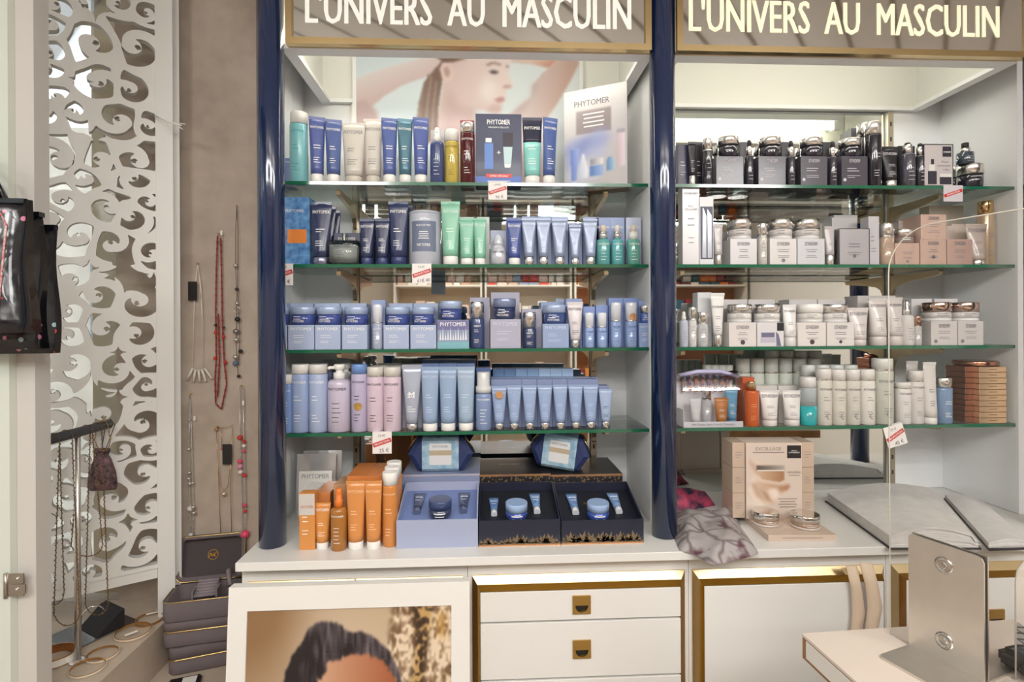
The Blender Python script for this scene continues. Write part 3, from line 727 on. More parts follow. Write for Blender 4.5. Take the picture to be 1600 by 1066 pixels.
put_print(b, S0, [('p', [(W * .10, H * .545), (W * .30, H * .545), (W * .32, H * .74), (W * .09, H * .74)])], M('#22182C', .4), 'printed_tube_top', .0005)
tube(816, 847, 184, 1, '#252744', 'squeeze tube with navy top and mint lower half on the top shelf', lower='#8CCFC8', split=.57, Yf=YFR + .004)
tube(845, 869, 184, 1, '#4560AA', 'blue squeeze tube between the navy and mint tube and the display card', rz=.25, lean=.03)
# leaflet display card on its stand
z = ZS[1]; p0 = P(882, 283, -.14); p1 = P(980, 276, -.225); yawc = math.atan2(p1.y - p0.y, p1.x - p0.x); Lc = (p1 - p0).length
r = root('display_card', 'tall white display card with printed bottles leaning at the end of the top shelf', 'display card', (p0.x, p0.y, z), None, yawc)
hl = P(882, 150, -.14).z - z; hr = P(980, 122, -.225).z - z; hc = (hl + hr) / 2
link('card', MB().box(0, Lc, 0, .003, 0.003, hc), M('#DEDBDC', .35, 0, .5), r)
link('foot', MB().box(Lc * .35, Lc, -.0005, .05, 0, .003), M('#C98F5C', .5), r)
S1 = lambda x, zz: 0.0
ink = Ink(110, 165, '#C6C2C3')
ink.rect(.2, .76, .56, .79, '#93888A', 1)
for x, y, rx, ry, c, o in ((.2, .4, .2, .12, '#8E9ACA', .8), (.42, .45, .2, .1, '#7F8CC0', .75), (.6, .5, .16, .09, '#98A2CE', .7), (.14, .28, .14, .1, '#A3AED8', .7), (.52, .36, .2, .08, '#B5BCDC', .6), (.3, .16, .3, .1, '#CDD2E6', .6)): ink.disc(x, y, rx, ry, c, 6, o)
ink.poly([(.12, .10), (.2, .10), (.24, .42), (.10, .42)], '#7286C4', 1, '#9DB0E2')
ink.rect(.13, .195, .06, .1, '#D3D8EA', 1)
ink.poly([(.25, .12), (.38, .12), (.39, .2), (.35, .3), (.33, .36), (.29, .36), (.27, .3), (.24, .2)], '#C6CCE0', 1, '#EDEFF6')
ink.rect(.42, .64, .13, .235, '#5F80BE', 1, '#A9C2E6'); ink.rect(.43, .63, .24, .30, '#8E8E98', 1, '#F0EEF0')
ink.poly([(.68, .17), (.8, .17), (.8, .26), (.77, .30), (.71, .30), (.68, .26)], '#5E86B8', 1, '#A6C6E2')
ink.rect(.835, .965, .2, .52, '#C9B4C0', 1, '#EBDDE4'); ink.rect(.835, .965, .52, .56, '#A9A2B0', 1)
ink.rect(.3, .75, .045, .055, '#B5B1B6', 1); ink.rect(.42, .58, .075, .083, '#B5B1B6', 1)
print_grid(ink.img, lambda u, v: (Lc * u, -.0004, .004 + (hc - .005) * v), 'printed_face', r, .3)
put_print(r, S1, [('t', 'PHYTOMER', Lc * .45, hc * .86, hc * .055, Lc * .56)], M('#6E6A70', .5), 'lettering', .001)
put_print(r, S1, [('l', Lc * .48, hc * (.75 - .04 * i), Lc * (.34 - .03 * (i % 2)), hc * .012) for i in range(4)], TW, 'small_print', .001)
price_tag(763, 792, 282, 312, 1, 'promotion price tag on the glass edge below the special offer box', ('139,95', '96 €'))

# ---- second shelf
bx = carton(437, 484, 308, 2, '#5E93C8', 'tall blue carton with water pattern and orange square next to the navy column', Yf=-.225, d=.075, lines=False, tz=.8, texth=.1, tw=.6)
bx.data.materials.clear(); bx.data.materials.append(M('#6FA6D8', .4, noise=1, nscale=55, h2='#3F6FAE'))
Hh = max(v.co.z for v in bx.data.vertices); put_print(bx, S0, [('l', .006, Hh * .43, .052, Hh * .2)], M('#E88A3C', .4), 'orange_square', .0004)
tube(486, 519, 316, 2, NV, 'tall navy squeeze tube with silvery cap beside the blue water carton', cap=M('#8C8FA6', .25, .6), capf=.12)
for i, (a, b_, t) in enumerate(((500, 525, 323), (508, 532, 329))): tube(a, b_, t, 2, '#262F58', ORD[i] + ' navy tube standing in line behind the tall navy tube', Yf=YFR + .05 + .05 * i, text='', lines=False)
carton(521, 563, 364, 2, '#2C3458', 'navy carton standing behind the square perfume bottle', Yf=YFR + .04, d=.05, tz=.82, lines=False, tm=M('#D8D4C8', .5), tw=.65)
# perfume flacon
cx, w, h, Yc = span(513, 563, 377, ZS[2], YFR, .3)
r = root('perfume_bottle', 'square clear glass perfume bottle with silver cap on the second shelf', 'bottle', (cx, Yc, ZS[2]))
link('flacon', bevbox(w, w * .45, h, .003, 2), clear('flacon_glass', (.96, .97, .965), 1.1), r)
link('perfume', bevbox(w * .86, w * .32, h * .74, .002, 1, 0, 0, h * .1), M('#C9CECC', .12, alpha=.6), r)
c = MB(); c.lathe([(.0055, h), (.0055, h + .002), (.005, h + .002), (.005, h + .022)], 16); link('cap', c, SILVER, r)
put_print(r, lambda x, z: -w * .225, [('t', 'PHYTOMER', 0, h * .76, h * .1, w * .5)] + smalltext(w * .5, h * .3, h * .55, 3, 4, 0, .0012), M('#54585C', .5))
for k, (a, b_) in enumerate(((562, 585), (586, 609))):
    tube(a, b_, 343, 2, NV, ('short navy squeeze tube touching the perfume bottle', 'short navy squeeze tube touching the tall navy tube')[k], cap=M('#3A4470', .35), capf=.16)
    carton(a, b_, 341, 2, '#2C3664', ('navy carton behind the short navy tube touching the perfume bottle', 'navy carton behind the short navy tube touching the tall one')[k], Yf=YFR + .045, d=.04, text='', lines=False)
tube(607, 638, 315, 2, '#2B3768', 'tall navy squeeze tube beside the pale grey canister', cap=M('#333E6C', .35), capf=.13, taper=.82)
carton(618, 645, 321, 2, '#222B52', 'navy carton behind the tall navy tube next to the pale grey canister', Yf=YFR + .055, d=.04, text='', lines=False)
r = bottle(639, 690, 333, 2, '#B9BECB', 'pale grey round cardboard canister with a grey label on the second shelf', cap=M('#B7BCC9', .45), capf=.05, capw=1.0, text='', lines=False, rough=.5, shoulder=0, name='canister', cat='canister')
cx, w, h, Yc = span(639, 690, 333, ZS[2], YFR, .5); sf = lambda x, z: -math.sqrt(max(0, w * w / 4 - x * x))
mb = MB(); n = 12; vs = []
for i in range(n + 1):
    x = -w * .36 + w * .72 * i / n
    for z in (h * .24, h * .8): vs.append((x, sf(x, z) - .0004, z))
mb.add(vs, [(2 * i, 2 * i + 2, 2 * i + 3, 2 * i + 1) for i in range(n)], True); link('label', mb, M('#6E7890', .5), r)
put_print(r, sf, [('t', 'PHYTOMER', 0, h * .36, h * .05, w * .4), ('t', 'BLEU DE MER', 0, h * .72, h * .035, w * .42)] + smalltext(w * .55, h * .48, h * .6, 4, 3, 0, h * .014, False), TW, 'lettering', .001)
tube(689, 719, 315, 2, GRN, 'large mint green squeeze tube beside the grey canister', capf=.14, taper=.8, tm=M('#DDF1E6', .5))
for k, (a, b_) in enumerate(((718, 741), (740, 760))):
    tube(a, b_, 341, 2, '#78C4A4', ('small mint green tube touching the large mint tube', 'small mint green tube next to the rounded serum bottle')[k], capf=.14, tm=M('#DDF1E6', .5), taper=.84)
    carton(a, b_ + 5, 339, 2, '#C7D2CC', ('pale carton behind the small mint tube touching the large one', 'pale carton behind the small mint tube next to the serum')[k], Yf=YFR + .05, d=.04, text='', lines=False)
cx, w, h, Yc = span(766, 791, 366, ZS[2], YFR, .5); R = w / 2
carton(766, 792, 360, 2, '#A9B2D2', 'lilac carton standing behind the rounded serum bottle', Yf=YFR + .05, d=.03, text='', lines=False)
r = root('serum_bottle', 'rounded pearl white serum bottle with clear dome cap', 'bottle', (cx, Yc, ZS[2]))
b = MB(); b.lathe([(R * .7, 0), (R * .95, h * .06), (R, h * .25), (R * .9, h * .5), (R * .62, h * .66)], 26); link('bottle_body', b, M('#C3C4CE', .2, .1, .6), r)
b = MB(); b.lathe([(R * .6, h * .66), (R * .62, h * .7), (R * .5, h * .88), (R * .3, h * .97), (R * .1, h)], 22); link('dome_cap', b, M('#CBD0DA', .08, 0, 1.0), r)
put_print(r, lambda x, z: -math.sqrt(max(0, R * R - x * x)), [('t', 'PHYTOMER', 0, h * .4, h * .05, w * .7)], TD, 'lettering', .0008)
carton(791, 815, 340, 2, '#6E80C2', 'blue carton standing behind the blue tube with white cap', Yf=YFR + .045, d=.035, text='', lines=False)
tube(792, 815, 342, 2, '#3F55A8', 'blue squeeze tube with white cap and silver box label on the second shelf', capf=.15)
for a, b_, t in ((815, 838, 341), (838, 860, 341), (862, 886, 342), (889, 908, 352), (911, 934, 342)):
    same = ORD[[815, 838, 862, 889, 911].index(a)] + ' silver capped light blue tube counted from the blue white capped tube' if t != 352 else 'shortest light blue grey squeeze tube with rose silver cap on the second shelf'
    tube(a, b_, t, 2, '#8FA0BF', same, cap=SILVER, capf=.17, taper=.66, text='PHYTOMER', tm=M('#B9C6DC', .5), metal=.15)
    carton(a, b_ + 2, t - 3, 2, '#8A9CC8', 'light blue carton behind the ' + ORD[[815, 838, 862, 889, 911].index(a)] + ' silver capped second shelf tube' if t != 352 else 'light blue carton behind the shortest rose silver capped tube', Yf=YFR + .045, d=.035, text='', lines=False)
for i, (a, b_, c1, bulb, col) in enumerate(((932, 953, '#4FA7A6', '#D9C8B8', SILVER), (955, 974, '#4FB1B6', '#E6E2DE', SILVER), (979, 1000, '#57AC9C', '#DCD2C0', CAPW))):
    lab = ('teal dropper bottle with beige bulb and silver collar', 'teal dropper bottle with white bulb and silver collar', 'green teal dropper bottle with white collar')[i]
    dropper(a, b_, 352, 2, c1, lab, bulb, col, text='PHYTOMER')
    carton(a - 1, b_ + 2, 340, 2, ('#8FA5DA', '#9DB2E2', '#C9D3EE')[i], ('mid blue', 'light blue', 'bluish white')[i] + ' carton behind the ' + lab, Yf=YFR + .045, d=.035, text='PHYTOMER', tz=.8, lines=False)
price_tag(428, 458, 413, 446, 2, 'promotion price tag on the glass edge below the blue water carton', ('59,90', '45 €'))
price_tag(644, 674, 413, 443, 2, 'promotion price tag on the glass edge below the grey canister', ('72,50', '61€ 40'))

# ---- third shelf : stacks of jar boxes
LIDB = M('#A9BBDB', .3, .1, .3)
def stack(bx0, bx1, jx0, jx1, jt, bt, sh, bcol, jcol, lid, blabel, jlabel, rlabel, bgroup=None, jgroup=None, rgroup=None, rear=None, tm=None, text='PHYTOMER', jkw={}, bkw={}, rcol=None):
    b = carton(bx0, bx1, bt, sh, bcol, blabel, text=text, tm=tm, group=bgroup, tz=.84, texth=.12, **bkw)
    zt = top_of(b)
    d = max(v.co.y for v in b.data.vertices)
    jar(jx0, jx1, jt, zt, jcol, jlabel, lid, Yf=YFR + .003, group=jgroup, **jkw)
    if rear:
        yr = YFR + d + .004
        lo = carton(bx0, bx1, bt, sh, bcol, rlabel + ', lower of two', Yf=yr, text='', lines=False, group=(rgroup + ' lower') if rgroup else None, d=d)
        w0 = P(rear[0], rear[2] + 10, yr).x
        carton(rear[0], rear[1], rear[2], top_of(lo), rcol or bcol, rlabel + ', upper of two', Yf=yr, text=text, tm=tm, lines=False, group=(rgroup + ' upper') if rgroup else None, tz=.5, d=d * .9)
jb = dict(tm=TW, text='PHYTOMER', lidf=.42)
for bx0, bx1, jx0, jx1, ra, rb in ((426, 448, 428, 452, 428, 448), (450, 491, 456, 494, 449, 490), (492, 532, 496, 535, 491, 531), (534, 574, 539, 576, 532, 573), (599, 639, 603, 641, 607, 645), (641, 682, 644, 680, 646, 685)):
    NJ = [426, 450, 492, 534, 599, 641].index(bx0)
    stack(bx0, bx1, jx0, jx1, 480, 508, 3, '#A6B8DC', '#3F52A6', LIDB, ORD[NJ] + ' pale blue jar carton counted from the navy column', ORD[NJ] + ' royal blue jar with pale blue lid counted from the navy column', 'pale blue carton behind the %s royal blue jar' % ORD[NJ],
          None, None, None, (ra, rb, 474), TW, jkw=jb)
carton(580, 602, 469, 3, '#8FA3D4', 'slim pale blue carton standing behind the pump serum among the jar cartons', Yf=YFR + .034, d=.03, text='', lines=False)
airless(582, 598, 476, 3, '#A9B4CE', 'slim silvery blue airless serum between the pale blue jar cartons', text='PHYTOMER')
b = carton(683, 733, 500, 3, '#8C9CBF', 'holiday patterned jar carton in violet white and turquoise on the third shelf', text='PHYTOMER', tz=.85, lines=False)
W = max(v.co.x for v in b.data.vertices) * 2; H = max(v.co.z for v in b.data.vertices)
put_print(b, S0, [('l', 0, H * .12, W, H * .24)], M('#7FB3BE', .4), 'turquoise_band', .0003); put_print(b, S0, [('l', 0, H * .82, W, H * .33)], M('#72719F', .4), 'violet_band', .0003)
put_print(b, S0, [('p', [(-W * .48 + W * .08 * i - W * .03, H * .3), (-W * .48 + W * .08 * i + W * .03, H * .3), (-W * .48 + W * .08 * i, H * (.55 + .1 * (i % 3)))]) for i in range(1, 12)], M('#E3E6EE', .4), 'white_firs', .0005)
jar(687, 722, 471, top_of(b), '#3B4FA0', 'royal blue cream jar with pale blue lid on the holiday patterned carton', LIDB, Yf=YFR + .003, **jb)
carton(734, 765, 465, 3, '#9C9DB8', 'greyish mauve carton behind the taller navy serum with silver cap', Yf=YFR + .042, d=.04, text='', lines=False)
bottle(735, 757, 472, 3, '#3A4C80', 'taller navy serum cylinder with silver cap on the third shelf', cap=SILVER, capf=.36, text='NEXT', tz=.75, rough=.15, name='serum_bottle')
stack(766, 814, 771, 806, 467, 499, 3, '#AEAEC6', '#2F3A6C', M('#8E99BC', .25, .3), 'greyish mauve jar carton on the third shelf', 'dark navy cream jar on the greyish mauve carton', 'greyish mauve carton behind the dark navy jar', rear=(767, 812, 457), tm=M('#D5D5E4', .5), jkw=jb)
carton(815, 847, 483, 3, '#A6A6BC', 'greyish mauve carton behind the shorter navy serum with silver cap', Yf=YFR + .042, d=.035, text='', lines=False)
bottle(817, 838, 488, 3, '#34436F', 'shorter navy serum cylinder with silver cap on the third shelf', cap=SILVER, capf=.45, text='NEXT', tz=.75, rough=.15, name='serum_bottle')
stack(848, 889, 849, 884, 477, 506, 3, '#8FA6D2', '#3C5498', LIDB, 'sky blue jar carton beside the pale pink tube', 'royal blue cream jar on the sky blue carton beside the pale pink tube', 'sky blue carton behind the royal blue jar beside the pale pink tube', rear=(845, 885, 472), tm=M('#C9D6EC', .5), jkw=jb)
carton(884, 910, 467, 3, '#8AA0D4', 'sky blue carton standing behind the pale pink tube', Yf=YFR + .045, d=.035, text='', lines=False)
tube(886, 911, 472, 3, '#D6CDD0', 'pale pink squeeze tube with silver cap on the third shelf', cap=SILVER, capf=.17, tm=TD, taper=.62)
for i, (a, b_, t, c0, c1, ct) in enumerate(((911, 930, 479, 914, 928, 489), (931, 950, 477, 933, 948, 489), (951, 974, 466, 954, 971, 473), (974, 998, 466, 977, 995, 473))):
    lab = ('small airless bottle closest to the pale pink tube', 'small airless bottle closest to the tall airless pair', 'tall airless bottle without sticker', 'tall airless bottle with copper cap sticker')[i]
    carton(a, b_, t, 3, '#7F9ADB', 'sky blue carton behind the ' + lab, Yf=YFR + .036, d=.035, text='', lines=False)
    airless(c0, c1, ct, 3, '#8FABDF', lab, sticker='#C08B62' if i == 3 else None, text='PHYTOMER', tm=M('#5670A8', .5))
stack(999, 1018, 1000, 1019, 478, 505, 3, '#93AEE6', '#4C74CC', SILVER, 'sky blue jar carton half hidden by the navy column', 'blue cream jar with silver lid half hidden by the navy column', 'sky blue carton behind the silver lidded jar by the navy column', rear=(998, 1018, 470), tm=TW, jkw=jb)

# ---- fourth shelf
bottle(443, 457, 585, 4, '#7398DA', 'short blue lotion bottle with white cap beside the navy column', capf=.16)
bottle(456, 484, 569, 4, '#98B0E0', 'tall pale blue lotion bottle with white cap beside the short blue bottle', capf=.14)
bottle(483, 512, 569, 4, '#A3B6DE', 'tall pale blue lotion bottle with grey white cap beside the lilac pump bottle', cap=M('#D9D6D0', .35), capf=.14)
for i in range(3): bottle(489 + 7 * i, 513 + 7 * i - i, 568 - i * 3, 4, '#8FA0D0', ORD[i] + ' pale blue bottle with grey cap behind the front lotion bottles', cap=M('#BFC0C4', .4), capf=.15, Yf=YFR + .056 + .052 * i, text='', lines=False)
pump(512, 549, 569, 4, '#C9BDD6', 'lilac pump bottle with white pump head on the lowest shelf', 592, tm=TD)
pump(525, 556, 567, 4, '#C2B8D2', 'second lilac pump bottle standing behind the first', 592, Yf=YFR + .075, tm=TD, text='')
bottle(549, 574, 569, 4, '#B9AFD2', 'lilac bottle with blue cap and a gold round sticker', cap=M('#6F93CC', .35), capf=.14, tm=TD, sticker=('#C9A45C', .38, .26))
for k, (a, b_) in enumerate(((573, 600), (599, 627))):
    bottle(a, b_, 573, 4, '#D8BFD0', ('wrapped pink lotion bottle touching the lilac gold sticker bottle', 'wrapped pink lotion bottle touching the silver letter M tube')[k], cap=M('#D6D2CA', .35), capf=.15, tm=TD, band=SILVER)
for k, (a, b_, i) in enumerate(((582, 606, 0), (603, 630, 0), (590, 612, 1), (607, 632, 1))):
    bottle(a, b_, 571 - i * 3, 4, '#D2B3C4', ('pink bottle behind the wrapped bottle next to the lilac bottle', 'pink bottle behind the wrapped bottle next to the M tube', 'rear pink bottle in line with the lilac side wrapped bottle', 'rear pink bottle in line with the M tube side wrapped bottle')[k], cap=M('#CFCCC2', .35), capf=.15, text='', lines=False, Yf=YFR + .056 + .05 * i)
carton(628, 660, 570, 4, '#B9BCCB', 'pale silver carton standing behind the silver tube', Yf=YFR + .055, d=.04, text='', lines=False)
tube(628, 659, 571, 4, '#AEB6CC', 'silver blue squeeze tube with letter M and silver cap', cap=SILVER, capf=.11, taper=.6, text='', mtext=('M', .55, .3), metal=.3)
for i, (a, b_) in enumerate(((658, 686), (686, 714), (714, 742))):
    tube(a, b_, 573, 4, ('#8FA9D0', '#8CA8CE', '#98B1CE')[i], ORD[i] + ' large light blue white capped tube counted from the letter M tube', capf=.12, taper=.82, tm=M('#C6D2E6', .5))
    carton(a, b_, 568, 4, '#6E88BE', 'blue carton behind the %s large light blue white capped tube' % ORD[i], Yf=YFR + .06, d=.045, text='', lines=False)
    carton(a + 2, b_ + 2, 562, 4, '#4D72A4', 'steel blue back carton in line with the %s large light blue tube' % ORD[i], Yf=YFR + .115, d=.045, text='', lines=False)
pump(743, 768, 581, 4, '#7F97C6', 'blue foaming wash bottle with white pump and clear cap on the lowest shelf', 613, head='foam', pcol=M('#D3D3D3', .25), text='PHYTOMER')
carton(744, 767, 575, 4, '#4F69A4', 'blue carton standing behind the foaming wash bottle', Yf=YFR + .06, d=.05, text='', lines=False)
tops = (603, 602, 602, 602, 601, 601, 601)
for i, (a, b_) in enumerate(((768, 792), (792, 815), (816, 839), (840, 863), (864, 887), (888, 911), (911, 935))):
    tube(a, b_, tops[i], 4, '#8FA8D4', ORD[i] + ' silver capped tube counted from the foaming wash bottle' if i else 'light blue squeeze tube with a copper round sticker beside the foaming wash', cap=SILVER, capf=.15, taper=.62, tm=M('#BCCBE6', .5), text='PHYTOMER')
    if i == 0: pass
    for q in range(2):
        carton(a - 1, b_, 593 - q * 3, 4, '#8797C4', ('periwinkle carton directly behind the %s silver capped tube' if q == 0 else 'rear periwinkle carton in line with the %s silver capped tube') % ORD[i], Yf=YFR + .045 + q * .042, d=.04, text='', lines=False)
    carton(770 + i * 18, 788 + i * 18, 576, 4, ('#5F88BE', '#7FA6D6', '#9FC2E8')[min(2, i // 2)], ORD[i] + ' steel blue carton by the mirror counted from the foaming wash', Yf=YFR + .13, d=.04, text='', lines=False)
t0 = [o for o in COL.objects if o.get('label', '').startswith('light blue squeeze tube with a copper')][0]
put_print(t0, lambda x, z: -.0145, [('d', .0, .098, .0105)], M('#C2905F', .4), 'sticker', .0005)
carton(935, 952, 603, 4, '#8A9BCB', 'periwinkle carton behind the last short tube on the lowest shelf', Yf=YFR + .04, d=.04, text='', lines=False)
tube(936, 957, 608, 4, '#9DB3DA', 'short light blue squeeze tube with silver cap at the end of the lowest shelf', cap=SILVER, capf=.18, taper=.62, text='', tm=TD)
price_tag(582, 612, 674, 709, 4, 'promotion price tag reading 25 euro on the glass edge below the pink bottles', ('37,90', '25 €'))

# ---- worktop, left bay
YW = P(540, 862, -.40).y
def onz(px_, py_): return PZ(px_, py_, CT)
# silver sachets
for i, (dx, c, l) in enumerate(((0, '#C9C9C9', 'crinkled silver foil sachet leaning behind the small orange carton'), (.012, '#BDBDBD', 'second silver foil sachet leaning directly behind the first'))):
    p = P(490, 790, -.2); w = P(520, 760, -.2).x - P(458, 760, -.2).x; h = P(490, 713 - i * 3, -.2).z - CT
    n, m = 10, 12; vs = []; rr = random.Random(5 + i)
    for s_ in (-1, 1):
        for j in range(m + 1):
            for k in range(n + 1):
                u, v = k / n, j / m; t = math.sin(PI * u) ** .5 * math.sin(PI * min(1, v)) ** .5 if .02 < v < .98 else 0
                vs.append(((u - .5) * w, s_ * (.0035 * t + .0004) + rr.uniform(-.0012, .0012) * (1 if 0 < u < 1 else .3), v * h))
    fs = []
    for s_ in range(2):
        o_ = s_ * (n + 1) * (m + 1)
        for j in range(m):
            for k in range(n):
                a0 = o_ + j * (n + 1) + k; fs.append((a0, a0 + 1, a0 + n + 2, a0 + n + 1))
    mb = MB(); mb.add(vs, fs, True)
    r = root('foil_sachet', l, 'sachet', (p.x + dx, -.19 + i * .016, CT + .0006)); r.rotation_euler = (-.12, 0, 0)
    link('pouch', mb, M(c, .28, .8), r)
    if i == 0:
        link('label_panel', MB().box(-w * .42, w * .42, -.0062, -.0052, h * .04, h * .74), M('#DAD8D2', .4), r)
        put_print(r, lambda x, z: -.0062, [('t', 'PHYTOMER', 0, h * .66, h * .07, w * .7)] + smalltext(w * .7, h * .2, h * .42, 4, 9, 0, .0016), TG, 'lettering', .0006)
def P0(px_, py_, Y): return P(px_, py_, Y)
YO = -.405
b = carton(467, 492, 771, 0, ORG, 'small carton with orange lower half and silver top beside the orange tubes', Yf=YO + .004, d=.03, text='', lines=True)
H = max(v.co.z for v in b.data.vertices); W = max(v.co.x for v in b.data.vertices) * 2
put_print(b, S0, [('l', 0, H * .80, W * .99, H * .37)], M('#D6D2CE', .3, .3), 'silver_panel', .0003); put_print(b, S0, [('t', 'PHYTOMER', 0, H * .76, H * .05, W * .8)], M('#C98A58', .5), 'lettering', .0007)
for q in range(3): carton(469 + 5 * q, 493 + 5 * q, 768 - 5 * q, 0, '#D8D4CF', ORD[q] + ' silver topped carton behind the small orange and silver carton', Yf=YO + .036 + .032 * q, d=.03, text='', lines=False)
tube(491, 517, 785, 0, ORG, 'small orange squeeze tube with white cap between a carton and the oil spray', capf=.15, taper=.74, Yf=YO)
for q in range(4): carton(492 + 5 * q, 516 + 5 * q, 770 - 4.5 * q, 0, '#DB7F3A', ORD[q] + ' orange carton in line behind the small orange tube', Yf=YO + .042 + .032 * q, d=.03, text='', lines=False)
pump(517, 542, 763, 0, '#B06A1C', 'amber oil spray bottle with orange sprayer and gold collar', 792, Yf=YO - .012, head='spray', pcol=M('#E0792E', .35), text='PHYTOMER')
c = [o for o in COL.objects if o.get('label', '').startswith('amber oil')][0]; hb = (P(530, 792, YO).z - CT)
m = MB(); m.lathe([(.0095, hb), (.0095, hb + .012)], 20); link('gold_collar', m, BRASS, c)
for q in range(3): carton(521 + 5 * q, 543 + 5 * q, 757 - 4 * q, 0, '#B9875A', ORD[q] + ' bronze carton in line behind the amber oil spray', Yf=YO + .036 + .034 * q, d=.032, text='', lines=False)
for k, (a, b_) in enumerate(((541, 571), (570, 597))):
    tube(a, b_, 751, 0, '#E2893A', ('large orange squeeze tube touching the amber oil spray', 'large orange squeeze tube touching the orange cylinder bottle')[k], capf=.12, taper=.8, Yf=YO - .008, tm=M('#F3C9A0', .5))
    for q in range(4): carton(a + 1 + 4.5 * q, b_ + 1 + 4.2 * q, 744 - 5 * q, 0, '#D9772F', ORD[q] + (' tall orange carton behind the large tube touching the oil spray', ' tall orange carton behind the large tube touching the cylinder')[k], Yf=YO + .042 + .042 * q, d=.04, text='', lines=False)
for q in range(3):
    bottle(597 + 3.5 * q, 622 + 3 * q, 737 - 8 * q, 0, '#DE8332', ('front', 'middle', 'rear')[q] + ' orange cylinder bottle with white cap beside the blue gift box', capf=.17, Yf=YO + .006 + .048 * q, lines=q == 0, text='PHYTOMER' if q == 0 else '', tm=M('#F3C9A0', .5))

